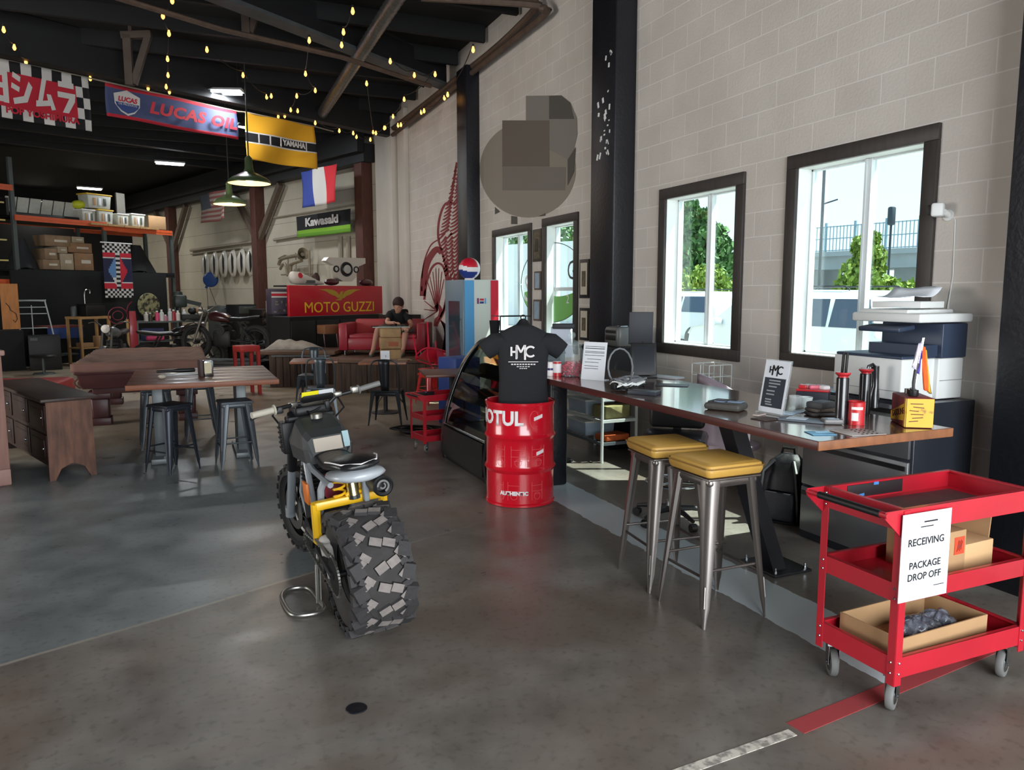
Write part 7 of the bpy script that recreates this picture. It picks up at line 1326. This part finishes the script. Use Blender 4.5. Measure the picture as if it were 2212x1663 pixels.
wpoly([(1085, 260), (1186, 260), (1186, 360), (1085, 360)], 3, 'mid_block', mat('emblem_mid', (106, 97, 87), .8)); wpoly([(1085, 361), (1222, 361), (1220, 411), (1085, 411)], 2, 'lower_block', mat('emblem_low', (118, 112, 104), .8)); wpoly([(1226, 345), (1243, 318), (1240, 370), (1226, 400)], 3, 'dark_edge', MATS['emblem_dark'])
for i, pp in enumerate((((1069, 447), (1080, 457), (1069, 463)), ((1104, 466), (1117, 468), (1117, 484), (1104, 484)), ((1162, 468), (1178, 460), (1178, 466)))): wpoly(pp, 1, 'drip', MATS['emblem_dark'])
# ================================================================ under the ceiling
def beam(name, label, a, b, w_, h_, mt, kind='structure', cat=None):
    a, b = Vector(a), Vector(b); d = b-a; m = MB(); m.box((a+b)/2, (d.length, w_, h_), rz=math.atan2(d.y, d.x), ry=-math.asin(d.z/d.length)); o = m.build(name, mt, smooth=0)
    return tag(o, label, cat, None, kind)
n_ = 30
for k in range(22): m = MB(); y = -2.5+1.25*k; m.box((-2.7, y, CEIL-.12), (14.2, .08, .24)); tag(m.build('trim_%d' % (n_+k), M_ceil, smooth=0), kind='structure')
def ext(a, b, e0, e1): d = (b-a).normalized(); return a-d*e0, b+d*e1
g0, g1 = P(0, 128, 5.0), P(680, 268, 5.0)
tt_ = (4.3-g0.x)/(g1.x-g0.x); gr_ = g0+(g1-g0)*tt_; gl_ = g0-(g1-g0).normalized()*5
beam('trim_60', None, gl_+Vector((0, .15, .40)), gr_+Vector((0, .15, .40)), .22, .62, M_beam)
f0, f1 = P(480, 0, 5.25), Vector((4.35, 13.0, 5.25)); dd_ = (f1-f0).normalized(); beam('trim_61', None, f0-dd_*3, f1, .26, .05, mat('grey_steel_flange', (74, 78, 80), .55, var=.3)); beam('trim_62', None, f0-dd_*3+Vector((0, 0, .22)), f1+Vector((0, 0, .22)), .06, .42, M_beam)
for k, (x, y) in enumerate(((2.0, 24), (-1.5, 26))): beam('trim_%d' % (63+k), None, Vector((-9, y-5.5, 5.56)), Vector((K(y-19.2).x, y-.7, 5.56)), .2, .3, M_beam)
# conduit pipe crossing
m = MB(); m.tube([P(250, -6, 5.02), P(480, 64, 5.02), P(740, 124, 5.02), P(930, 186, 5.02)], .035); tag(m.build('ceiling_pipe', M_rust), 'long brown pipe crossing under the dark ceiling', 'pipe')
m = MB(); m.tube([P(740, 112, 5.45), P(915, 187, 5.4)], .02); tag(m.build('thin_conduit', M_beam), 'thin dark conduit just beyond the long brown ceiling pipe', 'conduit')
# ribbed duct
a, b = P(880, -22, 5.15), P(690, 264, 5.15); a.z = b.z = 5.24; m = MB(); N_ = 90; pts = [lerp(a, b, i/N_) for i in range(N_+1)]; m.tube(pts, [.092+.010*(i % 2) for i in range(N_+1)], 12); tag(m.build('flexible_duct', mat('foil_duct', (128, 130, 130), .35, .8, var=.4, vs=14, bump=.6, bs=16), smooth=50), 'silver ribbed foil duct slanting down across the ceiling', 'duct')
# two pipes along the window wall
for i, (x, dy, r_, l) in enumerate(((W-.10, 0, .05, 'upper brown pipe along the top of the window wall'), (W-.12, 13, .042, 'lower brown pipe along the top of the window wall'))):
    q = [PX(px, py+dy, x) for px, py in ((1178-20*(i == 0), 18), (1080, 96), (1000, 160), (905, 235), (830, 292))]; top = [q[0]+Vector((-1.5, .35, .10)), q[0]+Vector((-.25, .04, .10)), q[0]+Vector((-.06, -.02, .06))]
    m = MB(); m.tube(smooth(top+q, 3), r_, 9); tag(m.build('wall_top_pipe', M_rust), l, 'pipe')
# wooden knee brackets
M_brk = mat('dusty_timber', (74, 62, 54), .8, var=.3, vs=6)
for i, (px, py, d, l) in enumerate(((330, 135, 13.2, 'wooden knee bracket hanging under the beam above the blue banner'), (578, 20, 12.0, 'wooden knee bracket at the top edge of the ceiling'))):
    z = zpx(py, px, d); q = AT(px, d, z); t = thing('knee_bracket', l, 'bracket', q, R(-12)); m = MB(); m.box((-.15, 0, 0), (.11, .10, .72)); m.box((.03, 0, .02), (.09, .09, .76), ry=.33); m.box((-.02, 0, .37), (.42, .10, .10), ry=-.1); m.build('timbers', M_brk, t); m = MB(); m.box((-.1, 0, (.4+CEIL-z)/2), (.05, .05, CEIL-z-.4)); m.build('hanger', M_brk, t)
# banners on the rope under the beam
def hang(name, label, p0, p1, cat='banner'):
    d = p1-p0; t = thing(name, label, cat, p0, math.atan2(d.y, d.x)); return t, math.hypot(d.x, d.y)
RZ = 4.98
p0, p1 = P(-110, 104, RZ), P(190, 168, RZ); t, w_ = hang('checkered_red_banner', 'red banner with white foreign lettering and checkered border, at the top left', p0, p1); h_ = p1.z-ZAT(197, 284, p1.x, p1.y)
def fy(u, v, i, j):
    if 0.06 < u < .905 and .17 < v < .80: return 2
    return (i//3+j//3) % 2
cells('cloth', t, w_, h_, 38, 15, fy, [M_w, M_k, M_r], .02)
def strokes(parent, polys, x, z, s, mt, y=-.028, name='lettering', sx=1):
    for ch in polys:
        m = MB()
        for pl_ in ch: m.prism([(p[0]*s*sx, p[1]*s) for p in pl_], .006, Matrix(((1, 0, 0, x), (0, 0, -1, y), (0, 1, 0, z), (0, 0, 0, 1))))
        m.build(name, mt, parent, smooth=0); x += s*1.08*sx
YO = [[(.08, 1), (.92, 1), (.92, .0), (.68, .0), (.68, .82), (.08, .82)], [(.12, .60), (.68, .60), (.68, .44), (.12, .44)], [(.05, .20), (.70, .20), (.70, .02), (.05, .02)]]
SI = [[(.1, 1.0), (.45, .88), (.40, .72), (.06, .84)], [(.02, .66), (.38, .55), (.33, .40), (-.02, .50)], [(.04, .18), (.55, .30), (.82, .78), (.98, .62), (.70, .12), (.08, .0)]]
MU = [[(.40, 1), (.62, 1), (.36, .26), (.62, .30), (.58, .5), (.78, .5), (.98, .04), (.78, .0), (.74, .14), (.02, .04), (.05, .24), (.14, .24)]]
RA = [[(.1, 1), (.88, 1), (.88, .82), (.1, .82)], [(.05, .66), (.95, .66), (.90, .40), (.55, .0), (.25, .0), (.62, .48), (.05, .48)]]
s_ = h_*.56; strokes(t, [YO, SI, MU, RA], w_*.90-4.32*s_*.62, -h_*.74, s_, M_w, sx=.62)
text('lettering', 'POP YOSHIMURA', h_*.16, M_r, t, (w_*.62, -.03, -h_*.86), (PI/2, 0, 0), .003, off=.005)
p0, p1 = P(227, 178, RZ), P(511, 240, RZ); t, w_ = hang('blue_banner', 'long blue banner with red borders and red lettering, second on the rope', p0, p1); h_ = p0.z-ZAT(232, 250, p0.x, p0.y)
cells('cloth', t, w_, h_, 40, 10, lambda u, v, i, j: 1 if (v < .11 or v > .9) else 0, [mat('banner_slate_blue', (70, 80, 118), .8), M_r], .03)
text('lettering', 'LUCAS OIL', h_*.50, mat('banner_letter_red', (196, 44, 58), .7), t, (w_*.63, -.05, -h_*.52), (PI/2, 0, 0), .004, shear=.22, off=.010, sx=1.24, sp=1.08)
m = MB(); Ms = Matrix(((1, 0, 0, w_*.135), (0, 0, -1, -.036), (0, 1, 0, -h_*.5), (0, 0, 0, 1))); m.prism([(-.42*h_, .22*h_), (-.2*h_, .30*h_), (0, .38*h_), (.2*h_, .30*h_), (.42*h_, .22*h_), (.40*h_, -.08*h_), (.22*h_, -.30*h_), (0, -.40*h_), (-.22*h_, -.30*h_), (-.40*h_, -.08*h_)], .004, Ms); m.build('shield', M_w, t, smooth=0)
m = MB(); m.prism([(-.38*h_, -.02*h_), (.38*h_, -.02*h_), (.34*h_, -.14*h_), (.2*h_, -.26*h_), (0, -.34*h_), (-.2*h_, -.26*h_), (-.34*h_, -.14*h_)], .004, Ms @ Matrix.Translation((0, 0, .004))); m.build('shield_lower', M_b, t, smooth=0); text('lettering', 'LUCAS', h_*.2, M_r, t, (w_*.135, -.044, -h_*.42), (PI/2, 0, 0), .002, shear=.2, off=.004); text('lettering', 'OIL PRODUCTS', h_*.085, M_w, t, (w_*.135, -.046, -h_*.57), (PI/2, 0, 0), .002)
p0, p1 = P(530, 242, RZ), P(679, 273, RZ); t, w_ = hang('yellow_flag', 'yellow flag with a black speed-block stripe and white lettering', p0, p1, 'flag'); h_ = p0.z-ZAT(532, 343, p0.x, p0.y); M_fy = mat('flag_yellow', (222, 162, 30), .85)
def fym(u, v, i, j):
    if .42 < v < .62: return 1
    return 2 if (.39 < v <= .42 or .62 <= v < .65) else 0
cells('cloth', t, w_, h_, 30, 36, fym, [M_fy, M_k, M_w], .03, .05)
m = MB()
for x in (.15, .31, .46, .84): m.box((w_*x, -.05, -h_*.52), (.025, .006, h_*.2))
m.build('block_lines', M_w, t); text('lettering', 'YAMAHA', h_*.17, M_w, t, (w_*.65, -.062, -h_*.525), (PI/2, 0, 0), .003, off=.006, sx=.86)
m = MB(); m.tube([gl_+Vector((0, -.02, -.01)), P(-110, 104, RZ+.01), P(190, 168, RZ+.01), P(511, 240, RZ+.01), P(530, 242, RZ+.005), P(679, 273, RZ+.005), P(720, 284, RZ+.01)], .012, 6); tag(m.build('banner_rope', M_pipe), 'pale rope carrying the banners across the hall', 'rope')
def wallflag(name, label, x0, y0, x1, y1, yb, off, cat):
    a, b = PK(x0, y0, off), PK(x1, y1, off); z_ = (a.z+b.z)/2; a.z = b.z = z_; d = b-a; t = thing(name, label, cat, a, math.atan2(d.y, d.x)); return t, math.hypot(d.x, d.y), z_-ZAT(x0, yb, a.x, a.y)
t, w_, h_ = wallflag('striped_flag', 'blue, white and red vertical striped flag hanging above the black and green banner', 650, 367, 727, 359, 449, .9, 'flag'); cells('cloth', t, w_, h_, 24, 12, lambda u, v, i, j: [0, 1, 2][min(2, int(u*3))], [mat('tricolor_blue', (52, 70, 150), .85), M_w, mat('tricolor_red', (206, 38, 50), .85)], .03, .06)
t, w_, h_ = wallflag('black_green_banner', 'black and green banner with white lettering on the planked wall', 640, 466, 757, 453, 514, .35, 'banner'); cells('cloth', t, w_, h_, 30, 12, lambda u, v, i, j: 0 if v < .68 else (1 if v < .80 else 2), [M_k, mat('lime', (124, 176, 44), .8), mat('lime_dark', (98, 150, 40), .8)], .01); text('lettering', 'Kawasaki', h_*.52, M_w, t, (w_*.5, -.03, -h_*.36), (PI/2, 0, 0), .004, off=.012, sx=1.55)
t, w_, h_ = wallflag('stars_flag', 'faded stars and stripes flag hanging near the second wooden post', 430, 420, 490, 410, 482, .9, 'flag')
cells('cloth', t, w_, h_, 22, 26, lambda u, v, i, j: 2 if (u < .42 and v < .52) else (i*0+j//2) % 2, [mat('faded_red_stripe', (132, 76, 72), .85), mat('faded_white', (150, 138, 128), .85), mat('faded_blue', (66, 72, 84), .85)], .05, .12)
# ---- fluorescent fixtures
M_tube = emat('tube_glow', (236, 246, 255), 14.0); M_tube2 = emat('tube_glow_warm', (255, 252, 226), 14.0)
def tube_lamp(label, a, b, k=1, warm=False, pw=55):
    d = b-a; c_ = (a+b)/2; L_ = max(d.length, .75); t = thing('tube_light', label, 'ceiling light', c_, math.atan2(d.y, d.x), 'hanging tube lights'); m = MB(); m.box((0, 0, .05), (L_, .28, .05), top=(1, .5)); m.build('housing', M_white, t)
    for s in (-1, 1): m = MB(); m.cyl((-L_/2+.03, s*.08, .005), (L_/2-.03, s*.08, .005), .024, n=10); m.build('tube', M_tube2 if warm else M_tube, t)
    for s in (-1, 1): m = MB(); m.tube([(s*L_*.4, 0, .07), (s*L_*.4, 0, CEIL-c_.z)], .006, 5); m.build('hanger', M_beam, t)
    l = bpy.data.lights.new('tube_lamp', 'AREA'); l.shape = 'RECTANGLE'; l.size = L_*.9; l.size_y = .16; l.energy = pw; l.color = (1, .98, .9) if warm else (.92, .97, 1); o = bpy.data.objects.new('tube_lamp', l); COL.objects.link(o); o.parent = t; o.location = (0, 0, -.03)
    return t
tube_lamp('bright double tube light above the blue banner, nearest of all', P(437, 200, 5.2), P(516, 201, 5.2), pw=70); tube_lamp('double tube light below the blue banner, second from the top', P(338, 352, 5.2), P(396, 356, 5.2), pw=85); tube_lamp('tube light left of the green lamps, third along the hall', P(166, 406, 5.2), P(221, 410, 5.2), warm=True, pw=85); tube_lamp('farthest tube light, low at the left over the rack', P(51, 435, 5.2), P(99, 438, 5.2), warm=True, pw=80); tube_lamp('tube light half hidden between the blue banner and yellow flag', P(486, 264, 5.5), P(536, 276, 5.5), pw=85)
# ---- green enamel pendant lamps
M_en = mat('green_enamel', (60, 76, 50), .3, coat=.5); M_in = mat('lamp_inside', (255, 226, 186), .5); M_bu = emat('bulb_warm', (255, 206, 140), 16)
def pendant(label, px, py, d, dia, ztop, c):
    z = zpx(py, px, d); q = AT(px, d, z); t = thing('pendant_lamp', label, 'pendant lamp', q, 0, 'green pendant lamps'); r_ = dia/2
    pf = [(r_, 0), (r_*1.01, .015), (r_*.97, .05), (r_*.8, .10), (r_*.5, .15), (r_*.26, .19), (r_*.20, .25), (r_*.17, .42), (r_*.06, .46), (.012, .47)]
    m = MB(); m.lathe(pf, n=32, cap=False); m.build('shade', c, t, smooth=60, solid=0); m = MB(); m.lathe([(r_*.985, .004), (r_*.94, .045), (r_*.77, .09), (r_*.47, .14), (r_*.1, .17), (.004, .17)], n=32, cap=False); m.build('shade_lining', M_in, t, smooth=60); m = MB(); m.sphere((0, 0, .06), .06, 14, 10); m.build('bulb', M_bu, t); m = MB(); m.tube([(0, 0, .46), (0, 0, ztop-z)], .013, 6); m.build('rod', M_beam, t)
    l = bpy.data.lights.new('pendant_glow', 'POINT'); l.energy = 26; l.color = (1, .76, .48); l.shadow_soft_size = .07; o = bpy.data.objects.new('pendant_glow', l); COL.objects.link(o); o.parent = t; o.location = (0, 0, .02); return t
pendant('larger dark green enamel pendant lamp under the yellow flag', 549, 397, 13.9, .70, CEIL, M_en); pendant('smaller paler green enamel pendant lamp left of the larger one', 505, 442, 16.5, .62, CEIL, mat('pale_green_enamel', (112, 134, 88), .35, coat=.4))
# ---- string lights
M_amb = emat('amber_bulb', (255, 176, 84), 4.2)
def string(label, pts, z=5.08):
    q = [P(x, y, z) for x, y in pts]; t = thing('string_lights', label, 'string lights', q[0]); m = MB(); cab = []
    for a, b in zip(q, q[1:]): cab += [p-q[0]+Vector((0, 0, .07)) for p in sag(a, b, .08, 5)[:-1]]
    cab.append(q[-1]-q[0]+Vector((0, 0, .07))); m.tube(cab, .007, 5); m.build('cable', M_blk, t)
    for p in q:
        o = p-q[0]; m = MB(); m.lathe([(.002, -.036), (.010, -.034), (.021, -.016), (.023, .0), (.014, .03), (.011, .045), (.002, .046)], o, 10); b = m.build('bulb', M_amb, t); m = MB(); m.cyl(o+Vector((0, 0, .045)), o+Vector((0, 0, .075)), .014, n=8); m.build('socket', M_blk, b)
    return t
string('short string of amber bulbs at the top left corner', [(8, 65), (31, 103), (56, 134)]); string('vertical-looking string of amber bulbs running away above the blue banner', [(372, 2), (352, 35), (365, 73), (362, 128), (363, 163), (359, 188), (366, 199), (320, 191), (195, 170)]); string('string of amber bulbs between the blue banner and the yellow flag', [(447, 108), (525, 163), (576, 210), (586, 208)])
string('string of amber bulbs trailing over the yellow flag', [(668, 88), (660, 160), (681, 196), (641, 208), (628, 238), (643, 240), (615, 251), (601, 252)]); string('short string of amber bulbs beside the silver duct', [(762, 25), (742, 70), (738, 98)])
string('string of amber bulbs hanging under the pipes beside the window wall', [(1022, 108), (967, 205), (960, 212), (916, 240), (910, 243), (866, 270), (860, 271), (830, 277), (812, 288), (800, 302), (770, 296), (763, 288), (733, 283), (681, 266)], 4.9); string('string of amber bulbs across the dark ceiling right of the duct', [(843, 133), (895, 163), (940, 161), (873, 215), (849, 252), (832, 276)]); string('single-strand amber bulb string beside the duct low end', [(792, 181), (806, 286)])
# ================================================================ outside the windows
M_asph = mat('pale_asphalt', (170, 170, 166), .9, var=.2, vs=3)
M_car = mat('silver_white_paint', (222, 228, 232), .3, coat=.6); M_cglass = mat('tinted_glass', (66, 84, 106), .2, spec=.3); M_tyre = mat('rubber', (24, 24, 25), .75, bump=.1)
M_leaf = mat('leaf_dark', (100, 142, 74), .7, c2=(54, 90, 50), vs=3); M_leaf2 = mat('leaf_bright', (146, 168, 62), .7, c2=(86, 118, 42), vs=3)
M_bark = mat('bark', (78, 62, 48), .9, var=.4, vs=8); M_conc = mat('bridge_concrete', (150, 158, 162), .85, var=.15, vs=1)
m = MB(); m.box((39.9, 20, -.12), (70.4, 110, .2)); tag(m.build('ground_outside', M_asph, smooth=0), kind='structure')
def car(name, label, loc, rz, glass_spans):
    t = thing(name, label, 'car', loc, rz); w = .93
    st = [(-2.45, .45, 1.0, 1.02, .80), (-2.40, .35, 1.10, 1.30, .88), (-2.18, .33, 1.12, 1.66, .93), (-1.7, .33, 1.12, 1.76, .93), (0, .33, 1.10, 1.78, .93), (.75, .33, 1.10, 1.72, .93), (1.05, .33, 1.10, 1.52, .93), (1.55, .33, 1.08, 1.10, .92), (2.2, .35, 1.0, 1.02, .88), (2.45, .45, .85, .87, .78)]
    rs = []
    for x, zb, zl, zr, ww in st:
        k = min(1, (zr-zl)/.6); wr = ww-.22*k
        h = [(ww-.06, zb), (ww, zb+.12), (ww+.01, (zb+zl)/2), (ww-.02, zl), (wr+.03, zr-.06*k-.004), (wr-.10, zr)]
        rs.append([Vector((x, y, z)) for y, z in h]+[Vector((x, -y, z)) for y, z in reversed(h)])
    m = MB(); m.rings(rs); m.build('body', M_car, t, smooth=50)
    for a0, a1, b0, b1 in glass_spans:
        y0, y1 = w-.02, w-.19
        for sg in (1, -1):
            m = MB()
            def q(x, k): return Vector((x, sg*(y0+(y1-y0)*k+.012), 1.12+(1.70-1.12)*k))
            vs = [q(a0, .06), q(a1, .06), q(b1, .86), q(b0, .86)]; m.add(vs+[v-Vector((0, sg*.01, 0)) for v in vs], [(0, 1, 2, 3), (7, 6, 5, 4), (0, 4, 5, 1), (1, 5, 6, 2), (2, 6, 7, 3), (3, 7, 4, 0)]); m.build('side_window', M_cglass, t, smooth=0)
    m = MB(); vs = [Vector((1.56, -.78, 1.12)), Vector((1.56, .78, 1.12)), Vector((.80, .64, 1.70)), Vector((.80, -.64, 1.70))]; u = Vector((.015, 0, .018)); m.add([v+u for v in vs]+vs, [(0, 1, 2, 3), (7, 6, 5, 4), (0, 4, 5, 1), (1, 5, 6, 2), (2, 6, 7, 3), (3, 7, 4, 0)]); m.build('windscreen', mat('windscreen_glass', (112, 142, 168), .3, spec=.2), t, smooth=0)
    for x in (-1.5, 1.5):
        for y in (-.84, .84):
            m = MB(); m.lathe([(.20, -.11), (.34, -.11), (.37, -.07), (.37, .07), (.34, .11), (.20, .11)], (x, y, .37), 24, (0, 1, 0)); wh = m.build('wheel', M_tyre, t)
            m = MB(); m.lathe([(.05, -.1), (.21, -.1), (.21, .1), (.05, .1)], (x, y, .37), 18, (0, 1, 0)); m.build('rim', M_alu, wh)
    for x in (-.35, .75): m = MB(); m.box((x, .945, 1.0), (.2, .03, .035), bev=.01); m.build('door_handle', mat('chrome', (190, 196, 200), .2, 1.0), t)
    for s in (-1, 1): m = MB(); m.tube([(-1.7, s*.62, 1.77), (-1.6, s*.62, 1.83), (.2, s*.62, 1.83), (.3, s*.62, 1.78)], .015); m.build('roof_rail', M_black, t)
    for s in (-1, 1): m = MB(); m.box((1.2, s*1.02, 1.16), (.1, .2, .15), bev=.03); m.build('mirror', M_car, t)
    return t
xs = 9.87; ya = lambda px: PX(px, 700, xs).y-11.15
g = lambda a, b, c, d: (ya(a), ya(b), ya(c), ya(d))
car('suv', 'silver-white SUV parked side-on right outside the two nearest windows', (10.8, 11.15, -.02), PI/2, [g(1882, 1787, 1862, 1787), g(1780, 1700, 1776, 1712), g(1690, 1596, 1685, 1632)])
car('suv', 'second white SUV parked beyond the first, only its roof and rear showing', (14.9, 20.3, -.02), PI/2, [(-2.2, -.9, -2.1, -.9), (-.8, .2, -.8, .15), (.3, 1.3, .3, .8)])
def tree(name, label, base, h, r, mt, n=2600, trunk=.16, blobs=9, leaf=.22, cat='tree', z0=.25, group=None):
    t = thing(name, label, cat, base, 0, group); rnd = random.Random(hash(label) % 1000 if False else len(label)*31+int(h*10))
    m = MB(); top = Vector((0, 0, h*.8)); m.tube([(0, 0, 0), (r*.03, 0, h*.3), (0, r*.04, h*.55), top], [trunk, trunk*.8, trunk*.5, trunk*.15], 9)
    for k in range(6):
        a = k*1.05; z = h*(.3+.08*k); m.tube([(0, 0, z), (math.cos(a)*r*.35, math.sin(a)*r*.35, z+h*.1), (math.cos(a)*r*.65, math.sin(a)*r*.65, z+h*.16)], [trunk*.4, trunk*.25, trunk*.08], 6)
    m.build('trunk', M_bark, t)
    bl = []
    for k in range(blobs):
        z = h*(z0+(1-z0)*(k+.6)/blobs); rr = r*(1-.75*((k+.5)/blobs)**1.6); a = rnd.uniform(0, 6.28)
        bl.append((Vector((math.cos(a)*rr*.35, math.sin(a)*rr*.35, z)), rr*rnd.uniform(.75, 1)))
    m = MB()
    for i in range(n):
        c, rr = rnd.choice(bl); d = Vector((rnd.gauss(0, 1), rnd.gauss(0, 1), rnd.gauss(0, .8))).normalized(); p = c+d*rr*(rnd.random()**.4)
        if p.z < .05: continue
        s = leaf*rnd.uniform(.6, 1.3); q = Euler((rnd.uniform(0, 6), rnd.uniform(0, 6), rnd.uniform(0, 6))).to_matrix()
        m.add([p+q @ Vector(v)*s for v in ((-.5, -.3, 0), (.5, -.3, .08), (.62, .3, 0), (-.4, .3, .1))], [(0, 1, 2, 3)])
    m.build('foliage', mt, t, smooth=0); return t
b = P(1500, 655, 0)
tree('tree', 'tall dark green tree behind the cars, filling the window left of the counter', AT(1515, 38), 5.3, 2.0, M_leaf, 6500, .22, 12, .26)
tree('tree', 'dark green tree close beside the tall one, left in the same window', AT(1474, 44), 6.6, 2.0, M_leaf, 5000, .22, 11, .28)
tree('bush_tree', 'bright yellow-green young tree in front of the overpass', AT(1868, 30), 3.7, 1.0, M_leaf2, 3200, .1, 8, .17, z0=.35)
tree('hedge', 'low bright green hedge under the overpass behind the parked SUV', AT(1925, 26), 1.85, 1.5, M_leaf2, 3600, .08, 5, .17, 'hedge', .1)
tree('hedge', 'low yellow-green bushes between the parked cars and the tall trees', AT(1525, 33), 2.4, 2.4, M_leaf2, 4200, .08, 5, .19, 'hedge', .1)
tree('tree', 'leafy tree showing over the top of the two far windows', AT(1190, 62), 12.5, 6, M_leaf, 6000, .25, 10, .4)
# overpass far beyond the cars
A = AT(1640, 66); B_ = AT(2080, 58); dd = (B_-A); L_ = dd.length; ang = math.atan2(dd.y, dd.x)
ov = thing('overpass', 'grey concrete road overpass with a railing far outside the largest window', 'overpass', A, ang)
m = MB(); m.box((L_/2, 1.5, 3.9), (L_, 6, 1.0)); m.box((L_/2, -1.6, 4.5), (L_, .4, .35)); m.box((L_*.80, 1.5, 1.7), (3, 3, 3.5)); m.box((L_*.25, 1.5, 1.7), (3, 3, 3.5)); m.build('deck', M_conc, ov, smooth=0)
M_rail = mat('bridge_rail_steel', (120, 150, 164), .5)
m = MB()
for k in range(3): m.box((L_/2, -1.6, 4.75+k*.85), (L_, .06, .06))
for k in range(60): m.box((L_*k/60, -1.6, 5.6), (.05, .05, 1.8))
for k in range(8): m.box((L_*k/7, -1.6, 5.7), (.14, .14, 2.1))
m.build('railing', M_rail, ov, smooth=0)
q = AT(1768, 56); m = MB(); m.tube([(q.x, q.y, -.02), (q.x, q.y, 9.9)], .1); m.tube([(q.x, q.y, 7.6), (q.x+.8, q.y-.5, 7.9)], .05); tag(m.build('lamp_post', mat('dark_pole', (40, 52, 62), .6)), 'tall dark lamp post rising behind the bridge railing', 'lamp post')
q = AT(1916, 52); m = MB(); m.tube([(q.x, q.y, -.02), (q.x, q.y, 5.9)], .07); m.box((q.x, q.y, 6.3), (.4, .35, 1.1), bev=.1); tag(m.build('traffic_signal', MATS['dark_pole']), 'dark traffic signal on a pole by the bridge railing', 'traffic light')
m = MB(); c = AT(1150, 42); m.box((c.x, c.y, 2.1), (12, .3, 4.6), rz=R(-64)); tag(m.build('white_building_wall', M_white, smooth=0), kind='structure')
